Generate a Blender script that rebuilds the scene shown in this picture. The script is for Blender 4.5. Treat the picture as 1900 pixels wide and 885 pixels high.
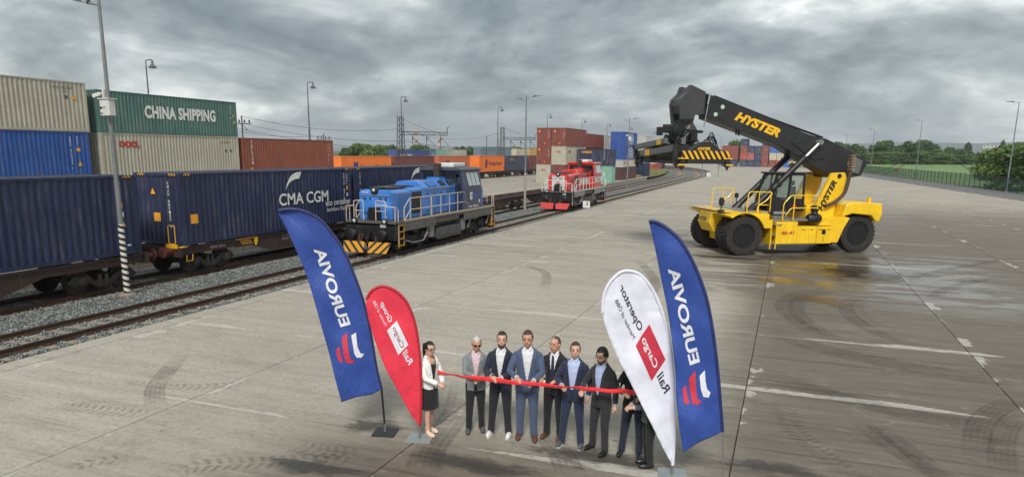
import bpy, bmesh, math, random
import numpy as np
from mathutils import Vector, Matrix
R = math.radians
random.seed(7)
rng = np.random.default_rng(7)
for _o in list(bpy.data.objects):
    bpy.data.objects.remove(_o)
sc = bpy.context.scene
COL = sc.collection

# ------------------------------------------------------------------ camera
CAM_H = 4.773
_p, _y, _r = R(11.555), R(-20.663), R(0.618)
FW = Vector((math.sin(_y)*math.cos(_p), math.cos(_y)*math.cos(_p), -math.sin(_p)))
RT = Vector((math.cos(_y), -math.sin(_y), 0))
UP = RT.cross(FW)
RT, UP = RT*math.cos(_r) + UP*math.sin(_r), UP*math.cos(_r) - RT*math.sin(_r)
cam = bpy.data.cameras.new('camera')
cam.sensor_width = 36
cam.lens = 1337/1900*36
cam.shift_y = (554.5-442.5)/1900
cam.clip_start = 0.1
cam.clip_end = 20000
camo = bpy.data.objects.new('camera', cam)
COL.objects.link(camo)
camo.matrix_world = Matrix(((RT.x, UP.x, -FW.x, 0), (RT.y, UP.y, -FW.y, 0), (RT.z, UP.z, -FW.z, CAM_H), (0, 0, 0, 1)))
sc.camera = camo
EYE = Vector((0, 0, CAM_H))

def ray(x, y):
    return RT*((x-950)/1337) + UP*((554.5-y)/1337) + FW
def on_z(x, y, z=0.0):
    r = ray(x, y); return EYE + r*((z-CAM_H)/r.z)
def on_x(x, y, X):
    r = ray(x, y); return EYE + r*(X/r.x)
def on_y(x, y, Y):
    r = ray(x, y); return EYE + r*(Y/r.y)
def at_depth(x, y, d):
    return EYE + ray(x, y)*d

# ------------------------------------------------------------------ world: overcast sky
SUN_EL, SUN_AZ = R(42), R(164)     # azimuth measured from +Y clockwise
w = bpy.data.worlds.new('World'); sc.world = w; w.use_nodes = True
nt = w.node_tree; nt.nodes.clear()
def wn(t, **k):
    n = nt.nodes.new(t)
    for a, b in k.items(): setattr(n, a, b)
    return n
out = wn('ShaderNodeOutputWorld'); bg = wn('ShaderNodeBackground')
sky = wn('ShaderNodeTexSky', sky_type='NISHITA', sun_disc=False, sun_elevation=SUN_EL, sun_rotation=SUN_AZ)
tc = wn('ShaderNodeTexCoord'); sep = wn('ShaderNodeSeparateXYZ')
nt.links.new(tc.outputs['Generated'], sep.inputs[0])
def wmath(op, a, b=None, c=None, clamp=False):
    n = wn('ShaderNodeMath', operation=op, use_clamp=clamp)
    for i, v in enumerate((a, b, c)):
        if v is None: continue
        if isinstance(v, (int, float)): n.inputs[i].default_value = v
        else: nt.links.new(v, n.inputs[i])
    return n.outputs[0]
zz = wmath('ADD', wmath('MAXIMUM', sep.outputs[2], 0.0), 0.36)
comb = wn('ShaderNodeCombineXYZ')
nt.links.new(wmath('DIVIDE', sep.outputs[0], zz), comb.inputs[0])
nt.links.new(wmath('DIVIDE', sep.outputs[1], zz), comb.inputs[1])
def wnoise(scale, detail, rough, dist=0.0, off=0.0):
    n = wn('ShaderNodeTexNoise'); n.inputs['Scale'].default_value = scale; n.inputs['Detail'].default_value = detail
    n.inputs['Roughness'].default_value = rough; n.inputs['Distortion'].default_value = dist
    m = wn('ShaderNodeMapping'); m.inputs['Location'].default_value = (off, off*0.7, off*1.3)
    nt.links.new(comb.outputs[0], m.inputs[0]); nt.links.new(m.outputs[0], n.inputs['Vector'])
    return n.outputs[0]
n1 = wnoise(1.75, 10, 0.56, 0.4, 21.3)
n2 = wnoise(5.2, 9, 0.6, 0.5, 3.1)
n3 = wnoise(0.8, 4, 0.5, 0.3, 8.0)
mix = wmath('ADD', wmath('ADD', wmath('MULTIPLY', n1, 0.52), wmath('MULTIPLY', n2, 0.16)), wmath('MULTIPLY', n3, 0.32))
ramp = wn('ShaderNodeValToRGB')
cr = ramp.color_ramp
cr.elements[0].position = 0.405; cr.elements[0].color = (0.062, 0.074, 0.080, 1)
cr.elements[1].position = 0.60; cr.elements[1].color = (0.62, 0.625, 0.60, 1)
for p_, c_ in ((0.452, (0.112, 0.128, 0.132, 1)), (0.495, (0.185, 0.202, 0.204, 1)), (0.54, (0.31, 0.326, 0.32, 1))):
    e_ = cr.elements.new(p_); e_.color = c_
nt.links.new(mix, ramp.inputs[0])
skm = wn('ShaderNodeMix', data_type='RGBA', blend_type='MULTIPLY'); skm.inputs[0].default_value = 1
nt.links.new(sky.outputs[0], skm.inputs[6]); skm.inputs[7].default_value = (0.09, 0.09, 0.09, 1)
mx = wn('ShaderNodeMix', data_type='RGBA'); mx.inputs[0].default_value = 0.93
nt.links.new(skm.outputs[2], mx.inputs[6]); nt.links.new(ramp.outputs[0], mx.inputs[7])
nt.links.new(mx.outputs[2], bg.inputs[0]); bg.inputs[1].default_value = 1.0
nt.links.new(bg.outputs[0], out.inputs[0])

# ------------------------------------------------------------------ sun, exposure
sl = bpy.data.lights.new('sun', 'SUN'); sl.energy = 1.5; sl.angle = R(16); sl.color = (1, 0.965, 0.91)
so = bpy.data.objects.new('sun', sl); COL.objects.link(so)
so.rotation_euler = Vector((-math.sin(SUN_AZ)*math.cos(SUN_EL), -math.cos(SUN_AZ)*math.cos(SUN_EL), -math.sin(SUN_EL))).to_track_quat('-Z', 'Y').to_euler()
so.location = (0, 0, 60)
vs = sc.view_settings
vs.view_transform = 'Standard'; vs.look = 'None'; vs.exposure = 1.16; vs.gamma = 1.0; vs.use_curve_mapping = False
sc.render.resolution_x, sc.render.resolution_y = 1024, 476
sc.cycles.use_denoising = True
sc.cycles.max_bounces = 6; sc.cycles.transparent_max_bounces = 12

# ------------------------------------------------------------------ material helpers
class NT:
    def __init__(s, name):
        s.m = bpy.data.materials.new(name); s.m.use_nodes = True; s.t = s.m.node_tree
        s.b = s.t.nodes['Principled BSDF']
    def n(s, t, **k):
        n = s.t.nodes.new(t)
        for a, b in k.items(): setattr(n, a, b)
        return n
    def put(s, sock, v):
        if v is None: return
        if hasattr(v, 'is_output'): s.t.links.new(v, sock)
        elif isinstance(v, (tuple, list)) and len(v) == 3 and sock.type == 'RGBA': sock.default_value = (*v, 1)
        else: sock.default_value = v
    def math(s, op, a, b=None, c=None, clamp=False):
        n = s.n('ShaderNodeMath', operation=op, use_clamp=clamp)
        for i, v in enumerate((a, b, c)): s.put(n.inputs[i], v)
        return n.outputs[0]
    def step(s, x, a, b):      # smooth 0..1 from a to b
        n = s.n('ShaderNodeMapRange', interpolation_type='SMOOTHSTEP')
        s.put(n.inputs[0], x); n.inputs[1].default_value = a; n.inputs[2].default_value = b
        return n.outputs[0]
    def noise(s, vec, scale=(1, 1, 1), sc_=1.0, detail=4, rough=0.55, dist=0.0, off=(0, 0, 0)):
        m = s.n('ShaderNodeMapping'); m.inputs['Scale'].default_value = scale; m.inputs['Location'].default_value = off
        s.put(m.inputs[0], vec)
        n = s.n('ShaderNodeTexNoise'); n.inputs['Scale'].default_value = sc_; n.inputs['Detail'].default_value = detail
        n.inputs['Roughness'].default_value = rough; n.inputs['Distortion'].default_value = dist
        s.t.links.new(m.outputs[0], n.inputs['Vector'])
        return n.outputs[0]
    def mix(s, f, a, b, mode='MIX'):
        n = s.n('ShaderNodeMix', data_type='RGBA', blend_type=mode)
        s.put(n.inputs[0], f); s.put(n.inputs[6], a); s.put(n.inputs[7], b)
        return n.outputs[2]
    def bump(s, h, strength=0.3, dist=0.02):
        n = s.n('ShaderNodeBump'); n.inputs['Strength'].default_value = strength; n.inputs['Distance'].default_value = dist
        s.put(n.inputs['Height'], h); s.t.links.new(n.outputs[0], s.b.inputs['Normal'])
    def obj(s): return s.n('ShaderNodeTexCoord').outputs['Object']
    def pos(s): return s.n('ShaderNodeNewGeometry').outputs['Position']
    def rand(s): return s.n('ShaderNodeObjectInfo').outputs['Random']
    def xyz(s, v):
        n = s.n('ShaderNodeSeparateXYZ'); s.put(n.inputs[0], v); return n.outputs
    def set(s, **k):
        for a, v in k.items(): s.put(s.b.inputs[a.replace('_', ' ')], v)
        return s.m
def lerp3(c, k): return tuple(min(1, v*k) for v in c)
_mc = {}
def paint(name, color, rough=0.5, metal=0.0, dirt=0.25, rust=0.0, bump=0.0, bscale=8.0, dirtcol=(0.16, 0.14, 0.115), fade=0.0, coat=0.0):
    key = (name, color)
    if key in _mc: return _mc[key]
    k = NT(name); o = k.obj()
    a = k.noise(o, (1, 1, 1), 1.3, 6, 0.6); b = k.noise(o, (5, 5, 0.45), 1.6, 5, 0.6, off=(3, 1, 2))
    c = k.mix(k.step(a, 0.3, 0.75), lerp3(color, 0.86), lerp3(color, 1.12))
    if fade: c = k.mix(k.math('MULTIPLY', k.step(b, 0.35, 0.7), fade), c, tuple(0.5*v+0.25 for v in color))
    c = k.mix(k.math('MULTIPLY', k.math('MULTIPLY', k.step(b, 0.48, 0.72), k.step(a, 0.35, 0.65)), dirt), c, dirtcol)
    if rust:
        r = k.noise(o, (2.5, 2.5, 1.0), 2.2, 8, 0.7, off=(7, 3, 5))
        c = k.mix(k.math('MULTIPLY', k.step(r, 0.66-0.12*rust, 0.74-0.1*rust), 0.8), c, (0.13, 0.055, 0.028))
    rr = k.math('ADD', k.math('MULTIPLY', a, 0.3), rough-0.13)
    if bump: k.bump(k.math('ADD', k.noise(o, (1, 1, 1), bscale, 5, 0.6), k.math('MULTIPLY', k.noise(o, (1, 1, 1), 1.1, 3, 0.5, 0.3, (4, 4, 4)), 2.0)), bump, 0.04)
    k.set(Base_Color=c, Roughness=rr, Metallic=metal, Coat_Weight=coat)
    _mc[key] = k.m
    return k.m
def plain(name, color, rough=0.6, metal=0.0, **kw):
    key = (name, color, 'p')
    if key in _mc: return _mc[key]
    k = NT(name); a = k.noise(k.obj(), (1, 1, 1), 6, 4, 0.6)
    k.set(Base_Color=k.mix(k.step(a, 0.3, 0.7), lerp3(color, 0.9), lerp3(color, 1.08)), Roughness=rough, Metallic=metal, **kw)
    _mc[key] = k.m
    return k.m

# ------------------------------------------------------------------ mesh helpers
class MB:
    def __init__(s): s.v = []; s.f = []; s.mi = []
    def add(s, vs, fs, m=0):
        b = len(s.v); s.v.extend([tuple(v) for v in vs])
        for f in fs: s.f.append([b+i for i in f]); s.mi.append(m)
        return s
    def box(s, x0, x1, y0, y1, z0, z1, m=0):
        v = [(x0, y0, z0), (x1, y0, z0), (x1, y1, z0), (x0, y1, z0), (x0, y0, z1), (x1, y0, z1), (x1, y1, z1), (x0, y1, z1)]
        return s.add(v, [(0, 3, 2, 1), (4, 5, 6, 7), (0, 1, 5, 4), (1, 2, 6, 5), (2, 3, 7, 6), (3, 0, 4, 7)], m)
    def cbox(s, c, d, m=0): return s.box(c[0]-d[0]/2, c[0]+d[0]/2, c[1]-d[1]/2, c[1]+d[1]/2, c[2]-d[2]/2, c[2]+d[2]/2, m)
    def beam(s, p, q, w_, h_, m=0, up=(0, 0, 1)):
        p, q = Vector(p), Vector(q); d = (q-p).normalized(); u = Vector(up)
        if abs(d.dot(u)) > 0.98: u = Vector((0, 1, 0))
        a = d.cross(u).normalized()*w_/2; b = a.cross(d).normalized()*h_/2
        v = [p-a-b, p+a-b, p+a+b, p-a+b, q-a-b, q+a-b, q+a+b, q-a+b]
        return s.add(v, [(0, 1, 2, 3), (7, 6, 5, 4), (0, 4, 5, 1), (1, 5, 6, 2), (2, 6, 7, 3), (3, 7, 4, 0)], m)
    def prism(s, poly, axis, a, b, m=0):   # 2D polygon extruded along axis: x:(y,z) y:(x,z) z:(x,y)
        def P(u, v, t): return {'x': (t, u, v), 'y': (u, t, v), 'z': (u, v, t)}[axis]
        n = len(poly); vs = [P(u, v, a) for u, v in poly]+[P(u, v, b) for u, v in poly]
        fs = [list(range(n)), list(range(2*n-1, n-1, -1))]+[(i, i+n, (i+1) % n+n, (i+1) % n) for i in range(n)]
        return s.add(vs, fs, m)
    def tube(s, path, r, n=8, m=0, cap=True):
        path = [Vector(p) for p in path]; k = len(path); rs = r if isinstance(r, (list, tuple)) else [r]*k
        vs = []; prev = None
        for i, p in enumerate(path):
            d = (path[min(i+1, k-1)]-path[max(i-1, 0)]).normalized()
            if prev is None:
                u = Vector((0, 0, 1)) if abs(d.z) < 0.9 else Vector((1, 0, 0)); a = d.cross(u).normalized()
            else: a = (prev-d*prev.dot(d)).normalized()
            prev = a; b = d.cross(a)
            vs += [p+(a*math.cos(t)+b*math.sin(t))*rs[i] for t in [2*math.pi*j/n for j in range(n)]]
        fs = [(i*n+j, i*n+(j+1) % n, (i+1)*n+(j+1) % n, (i+1)*n+j) for i in range(k-1) for j in range(n)]
        if cap: fs += [list(range(n-1, -1, -1)), list(range((k-1)*n, k*n))]
        return s.add(vs, fs, m)
    def cyl(s, p, q, r, n=12, m=0, r2=None): return s.tube([p, q], [r, r if r2 is None else r2], n, m)
    def lathe(s, prof, n=24, axis='z', c=(0, 0, 0), m=0):   # prof: (radius, t)
        vs = []
        for r_, t in prof:
            for j in range(n):
                a = 2*math.pi*j/n; u, v = r_*math.cos(a), r_*math.sin(a)
                q = {'z': (u, v, t), 'y': (u, t, v), 'x': (t, u, v)}[axis]; vs.append((q[0]+c[0], q[1]+c[1], q[2]+c[2]))
        k = len(prof); fs = [(i*n+j, i*n+(j+1) % n, (i+1)*n+(j+1) % n, (i+1)*n+j) for i in range(k-1) for j in range(n)]
        if prof[0][0] > 1e-6: fs.append(list(range(n-1, -1, -1)))
        if prof[-1][0] > 1e-6: fs.append(list(range((k-1)*n, k*n)))
        return s.add(vs, fs, m)
    def ell(s, c, r, n=14, k=10, m=0):
        vs = [(c[0], c[1], c[2]-r[2])]
        for i in range(1, k):
            t = -math.pi/2+math.pi*i/k
            vs += [(c[0]+r[0]*math.cos(t)*math.cos(2*math.pi*j/n), c[1]+r[1]*math.cos(t)*math.sin(2*math.pi*j/n), c[2]+r[2]*math.sin(t)) for j in range(n)]
        vs.append((c[0], c[1], c[2]+r[2])); T = len(vs)-1
        fs = [(0, 1+(j+1) % n, 1+j) for j in range(n)]
        fs += [(1+i*n+j, 1+i*n+(j+1) % n, 1+(i+1)*n+(j+1) % n, 1+(i+1)*n+j) for i in range(k-2) for j in range(n)]
        fs += [(1+(k-2)*n+j, 1+(k-2)*n+(j+1) % n, T) for j in range(n)]
        return s.add(vs, fs, m)
    def mesh(s, name, mats=(), smooth=None, fix=True):
        me = bpy.data.meshes.new(name); me.from_pydata(s.v, [], s.f)
        for m in mats: me.materials.append(m)
        if len(mats) > 1: me.polygons.foreach_set('material_index', s.mi)
        if fix:
            bm = bmesh.new(); bm.from_mesh(me); bmesh.ops.recalc_face_normals(bm, faces=bm.faces); bm.to_mesh(me); bm.free()
        if smooth is not None:
            me.polygons.foreach_set('use_smooth', [True]*len(me.polygons)); me.set_sharp_from_angle(angle=R(smooth))
        me.update()
        return me
    def build(s, name, mats, parent=None, smooth=None, bevel=0.0, **kw):
        if not isinstance(mats, (list, tuple)): mats = [mats]
        o = link(name, s.mesh(name, mats, smooth), parent, **kw)
        if bevel:
            bv = o.modifiers.new('bevel', 'BEVEL'); bv.width = bevel; bv.segments = 2; bv.limit_method = 'ANGLE'; bv.angle_limit = R(40)
        return o
def link(name, data, parent=None, loc=None, rot=None):
    o = bpy.data.objects.new(name, data); COL.objects.link(o); o.parent = parent
    if loc is not None: o.location = loc
    if rot is not None: o.rotation_euler = rot
    return o
def tag(o, label=None, cat=None, group=None, kind=None):
    if label: o['label'] = label
    if cat: o['category'] = cat
    if group: o['group'] = group
    if kind: o['kind'] = kind
    return o
def thing(name, label, cat, loc=(0, 0, 0), rz=0.0, group=None):
    o = link(name, None, None, loc, (0, 0, rz)); o.empty_display_size = 0.2
    return tag(o, label, cat, group)
def inst(name, me, parent, mat, loc=None, rot=None):
    o = link(name, me, parent, loc, rot)
    if not me.materials: me.materials.append(None)
    o.material_slots[0].link = 'OBJECT'; o.material_slots[0].material = mat
    return o
def rot_path(pts, n=5, rad=0.08):      # round the corners of a polyline
    pts = [Vector(p) for p in pts]; o = [pts[0]]
    for a, b, c in zip(pts, pts[1:], pts[2:]):
        r = min(rad, (a-b).length*0.45, (c-b).length*0.45); p = b+(a-b).normalized()*r; q = b+(c-b).normalized()*r
        o += [p*(1-t)**2+b*2*t*(1-t)+q*t*t for t in [i/(n-1) for i in range(n)]]
    return o+[pts[-1]]

# ------------------------------------------------------------------ lettering
_tx = {}
def glyphs(body, bold=0.0, shear=0.0, space=1.0, line=1.0):
    key = (body, bold, shear, space)
    if key in _tx: return _tx[key]
    c = bpy.data.curves.new('lettering', 'FONT'); c.body = body; c.size = 1; c.offset = bold; c.shear = shear; c.space_character = space
    c.space_line = line; c.resolution_u = 4; c.dimensions = '2D'; c.fill_mode = 'FRONT'
    o = bpy.data.objects.new('lettering', c); COL.objects.link(o)
    dg = bpy.context.evaluated_depsgraph_get(); me = bpy.data.meshes.new_from_object(o.evaluated_get(dg))
    v = np.array([q.co[:2] for q in me.vertices]); f = [list(q.vertices) for q in me.polygons]
    bpy.data.objects.remove(o); bpy.data.curves.remove(c); bpy.data.meshes.remove(me)
    lo, hi = v.min(0), v.max(0); v = (v-lo)/(hi[1]-lo[1])      # height 1, left at 0
    _tx[key] = (v, f)
    return _tx[key]
def letter(body, parent, mat, org, ex, ey, h, width=None, bold=0.03, shear=0.0, space=1.0, center=False, line=1.0, fn=None, name='lettering', eps=0.004):
    v, f = glyphs(body, bold, shear, space, line); wd = v[:, 0].max()
    sx = (width/wd) if width else h
    org, ex, ey = Vector(org), Vector(ex).normalized(), Vector(ey).normalized(); nn = ex.cross(ey)*eps
    off = -0.5*wd*sx if center else 0
    pts = [org+ex*(off+a*sx)+ey*(b*h)+nn for a, b in v]
    if fn: pts = [fn(p) for p in pts]
    me = bpy.data.meshes.new(name); me.from_pydata([tuple(p) for p in pts], [], f); me.materials.append(mat); me.update()
    return link(name, me, parent)
def poly_sheet(name, pts, mat, parent):
    me = bpy.data.meshes.new(name); me.from_pydata([tuple(p) for p in pts], [], [list(range(len(pts)))]); me.materials.append(mat); me.update()
    return link(name, me, parent)
LET_WHITE = plain('white_lettering', (0.75, 0.75, 0.73), 0.6)
LET_BLACK = plain('black_lettering', (0.012, 0.012, 0.013), 0.6)
LET_YEL = plain('yellow_lettering', (0.85, 0.47, 0.012), 0.55)
LET_RED = plain('red_lettering', (0.48, 0.025, 0.02), 0.6)
LET_ORANGE = plain('orange_sticker', (0.83, 0.36, 0.02), 0.6)
# ================================================================== ground and yard
JX, JDX, JY, JDY = -5.498, 5.017, 10.143, 4.927     # slab grid of the new yard
EDGE = -16.11
def bend(Y): return -max(0.0, Y-152.0)**2/680.0     # tracks and yard edge swing away beyond here
def concrete(name, joints, tone=1.0, traffic=True):
    k = NT(name); p = k.pos(); X, Y, Z = k.xyz(p)
    base = k.mix(k.step(k.noise(p, (1, 1, 1), 0.16, 5, 0.6), 0.3, 0.7), lerp3((0.385, 0.350, 0.288), tone), lerp3((0.475, 0.437, 0.368), tone))
    lane = k.math('MULTIPLY', k.math('MAXIMUM', k.step(X, -2.2, 0.3), k.math('MULTIPLY', k.step(Y, 11.4, 8.8), k.step(X, -8.5, -5.0))), k.step(Y, 92, 46)) if traffic else 0.3
    worn = k.math('ADD', 0.42, k.math('MULTIPLY', k.math('MAXIMUM', lane, k.step(Y, 26, 44)), 0.58)) if traffic else 0.7
    broom = k.noise(p, (0.16, 2.6, 1), 1.0, 6, 0.65, 0.4)
    base = k.mix(k.math('MULTIPLY', k.step(broom, 0.42, 0.66), k.math('MULTIPLY', worn, 0.55)), base, lerp3((0.165, 0.148, 0.122), tone))
    base = k.mix(k.math('MULTIPLY', k.step(k.noise(p, (0.25, 3.5, 1), 1.2, 4, 0.6, 0.2, (4, 9, 0)), 0.55, 0.75), 0.4), base, lerp3((0.44, 0.415, 0.37), tone))
    fine = k.noise(p, (1, 1, 1), 9, 8, 0.72)
    base = k.mix(k.math('MULTIPLY', k.step(fine, 0.45, 0.72), 0.40), base, lerp3((0.165, 0.146, 0.116), tone))
    blot = k.noise(p, (0.7, 1, 1), 0.9, 7, 0.68, 0.6, (2, 5, 0))
    base = k.mix(k.math('MULTIPLY', k.step(blot, 0.53, 0.70), k.math('MULTIPLY', worn, 0.5)), base, lerp3((0.15, 0.133, 0.108), tone))
    spots = k.noise(p, (1, 1, 1), 3.1, 3, 0.5, 0, (9, 1, 0))
    base = k.mix(k.math('MULTIPLY', k.step(spots, 0.715, 0.75), 0.6), base, (0.10, 0.09, 0.08))
    base = k.mix(k.math('MULTIPLY', k.math('SUBTRACT', k.rand(), 0.5), 0.32, clamp=True), base, (0.16, 0.15, 0.13))
    st1 = k.noise(p, (0.45, 9, 1), 1.0, 8, 0.72, 0.5, (3, 3, 0)); mot = k.noise(p, (0.8, 1.6, 1), 14, 6, 0.75, 0.3, (1, 7, 0))
    base = k.mix(k.math('MULTIPLY', k.step(st1, 0.50, 0.70), k.math('MULTIPLY', worn, 0.56)), base, lerp3((0.13, 0.115, 0.09), tone))
    base = k.mix(k.math('MULTIPLY', k.step(mot, 0.48, 0.68), 0.46), base, lerp3((0.14, 0.125, 0.10), tone))
    rough = 0.82
    if traffic:
        n = k.noise(p, (0.35, 1, 1), 0.55, 7, 0.68, 0.8, (1, 2, 0))
        m = k.math('MULTIPLY', lane, k.step(k.math('ADD', n, k.math('MULTIPLY', lane, 0.14)), 0.34, 0.62))
        base = k.mix(k.math('MULTIPLY', m, 0.78), base, (0.094, 0.076, 0.053))
        base = k.mix(k.math('MULTIPLY', lane, 0.46), base, (0.145, 0.122, 0.092))
        sk = k.noise(p, (0.10, 1.5, 1), 1.6, 6, 0.7, 0.9, (6, 3, 0))
        base = k.mix(k.math('MULTIPLY', k.math('MULTIPLY', lane, k.step(sk, 0.52, 0.66)), 0.62), base, (0.05, 0.044, 0.037))
        s2 = k.noise(p, (0.22, 5.5, 1), 1.3, 8, 0.75, 1.1, (9, 2, 0))
        base = k.mix(k.math('MULTIPLY', k.math('MULTIPLY', lane, k.step(s2, 0.50, 0.60)), 0.5), base, (0.055, 0.047, 0.036))
        m3 = k.noise(p, (0.5, 1.0, 1), 3.4, 8, 0.78, 0.9, (4, 1, 0))
        base = k.mix(k.math('MULTIPLY', k.math('MULTIPLY', worn, k.step(m3, 0.50, 0.64)), 0.42), base, (0.085, 0.072, 0.053))
        base = k.mix(k.math('MULTIPLY', k.math('MULTIPLY', lane, k.step(m3, 0.44, 0.34)), 0.30), base, (0.40, 0.375, 0.32))
        # puddles left by washing, round the big machine
        wet = k.math('MULTIPLY', k.math('MULTIPLY', k.step(X, -6, -1.5), k.step(X, 10, 6)), k.math('MULTIPLY', k.step(Y, 23, 28), k.step(Y, 42, 37)))
        wet = k.math('MULTIPLY', wet, k.step(k.noise(p, (0.4, 1.1, 1), 0.6, 6, 0.65, 0.8, (3, 7, 0)), 0.42, 0.56))
        base = k.mix(k.math('MULTIPLY', wet, 0.62), base, (0.06, 0.048, 0.036))
        rough = k.math('SUBTRACT', 0.8, k.math('MULTIPLY', wet, 0.46))
        rough = k.math('SUBTRACT', rough, k.math('MULTIPLY', m, 0.16))
    # lime bloom beside the joints
    fy = k.math('FRACT', k.math('ADD', k.math('DIVIDE', k.math('SUBTRACT', Y, JY), JDY), 20.0))
    fx = k.math('FRACT', k.math('ADD', k.math('DIVIDE', k.math('SUBTRACT', X, JX), JDX), 20.0))
    rag = k.math('MULTIPLY', k.math('SUBTRACT', k.noise(p, (1.2, 4, 1), 2.0, 7, 0.72, 0.4, (5, 5, 0)), 0.5), 0.35)
    wy = k.math('MULTIPLY', k.math('SUBTRACT', k.noise(p, (0.22, 0.9, 1), 1.0, 3, 0.5, 0, (8, 8, 0)), 0.46), 1.7 if traffic else 0.8)
    wx = k.math('MULTIPLY', k.math('SUBTRACT', k.noise(p, (0.9, 0.55, 1), 1.0, 4, 0.6, 0, (2, 4, 0)), 0.515), 3.2)
    dy_, dx_ = k.math('MULTIPLY', fy, JDY), k.math('MULTIPLY', fx, JDX)
    lime = k.math('MAXIMUM', k.step(k.math('SUBTRACT', k.math('ADD', wy, rag), dy_), -0.01, 0.05), k.step(k.math('SUBTRACT', k.math('ADD', wx, rag), dx_), -0.01, 0.08))
    lime = k.math('MULTIPLY', lime, k.step(k.noise(p, (1, 2.5, 1), 5.0, 5, 0.7), 0.30, 0.52))
    base = k.mix(k.math('MULTIPLY', lime, 0.72), base, (0.52, 0.50, 0.455))
    if joints:
        d = k.math('MINIMUM', k.math('MULTIPLY', k.math('MINIMUM', fx, k.math('SUBTRACT', 1.0, fx)), JDX), k.math('MULTIPLY', k.math('MINIMUM', fy, k.math('SUBTRACT', 1.0, fy)), JDY))
        base = k.mix(k.math('MULTIPLY', k.step(d, 0.05, 0.015), 0.6), base, (0.09, 0.085, 0.08))
    k.bump(k.math('ADD', fine, k.math('MULTIPLY', broom, 0.6)), 0.25, 0.01)
    return k.set(Base_Color=base, Roughness=rough)
M_SLAB = concrete('new_yard_concrete', False)
M_SHEET = concrete('far_yard_concrete', True, 1.12)  # far copy lightened: grazing sheen and haze put into its tone
M_OLD = concrete('old_yard_concrete', False, 0.86, False)
M_JOINT = plain('joint_filler', (0.10, 0.094, 0.085), 0.9)

# land
k = NT('meadow'); p = k.pos()
gcol = k.mix(k.step(k.noise(p, (1, 1, 1), 0.02, 6, 0.6), 0.3, 0.7), (0.05, 0.085, 0.025), (0.10, 0.13, 0.045))
gcol = k.mix(k.math('MULTIPLY', k.step(k.noise(p, (1, 1, 1), 1.5, 6, 0.7), 0.4, 0.7), 0.5), gcol, (0.035, 0.06, 0.02))
k.set(Base_Color=gcol, Roughness=0.95); M_MEADOW = k.m
b = MB(); b.add([(-9000, -3000, -0.8), (9000, -3000, -0.8), (9000, 12000, -0.8), (-9000, 12000, -0.8)], [(0, 1, 2, 3)])
tag(b.build('ground', M_MEADOW), 'flat green land stretching to the horizon', kind='structure')

# yard base under the slabs, far sheet and single slabs
def right_edge(Y): return 24.25-(Y-94)*0.1
ys = [74.2+i*8 for i in range(36)]
edge_pts = [(EDGE+0.6+bend(Y)*(1 if Y < 280 else 1), Y) for Y in ys]
r_pts = [(right_edge(Y), Y) for Y in ys]
XR = JX+JDX*8
b = MB(); b.add([(EDGE, -12, -0.06), (XR, -12, -0.06), (XR, 74.3, -0.06), (EDGE, 74.3, -0.06)], [(0, 1, 2, 3)])
yard = b.build('concrete_yard', M_JOINT)
tag(yard, 'new concrete loading yard of large square slabs', kind='structure')
b = MB()
for i in range(len(ys)-1):
    (xa, ya), (xb, yb) = edge_pts[i], edge_pts[i+1]
    b.add([(xa, ya, 0), (right_edge(ya), ya, 0), (right_edge(yb), yb, 0), (xb, yb, 0)], [(0, 1, 2, 3)])
far = b.build('far_paving', M_SHEET, yard)
sm = MB(); gx, gy = JDX-0.022, JDY-0.022
sm.box(0.011, 0.011+gx, 0.011, 0.011+gy, -0.055, 0); slab_me = sm.mesh('slab', [M_SLAB])
JX0 = JX-2*JDX
r0 = 74.2-15*JDY; i0 = round((r0-JY)/JDY)
for i in range(-3, 13):
    for j in range(8):
        if JX0+j*JDX > 20: continue
        o = link('slab', slab_me, yard, (JX0+j*JDX, JY+i*JDY, random.uniform(-0.002, 0.0015)))
        if JY+(i+1)*JDY < -8: bpy.data.objects.remove(o)
# edge strip along the track (kerb blocks)
kb = MB(); kb.box(0.006, (JX0-EDGE)-0.008, 0.006, JDY-0.006, -0.55, 0.004); kb_me = kb.mesh('kerb_block', [M_SLAB])
for i in range(-3, 13): link('kerb_block', kb_me, yard, (EDGE, JY+i*JDY, random.uniform(-0.002, 0.002)))
b = MB()
for i in range(len(ys)-1):
    xa, xb = EDGE+bend(ys[i]), EDGE+bend(ys[i+1])
    b.add([(xa, ys[i], 0.006), (xa+0.59, ys[i], 0.006), (xb+0.59, ys[i+1], 0.006), (xb, ys[i+1], 0.006), (xa, ys[i], -0.6), (xb, ys[i+1], -0.6)], [(0, 1, 2, 3), (0, 3, 5, 4)])
b.build('far_kerb', M_SHEET, yard)

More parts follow.
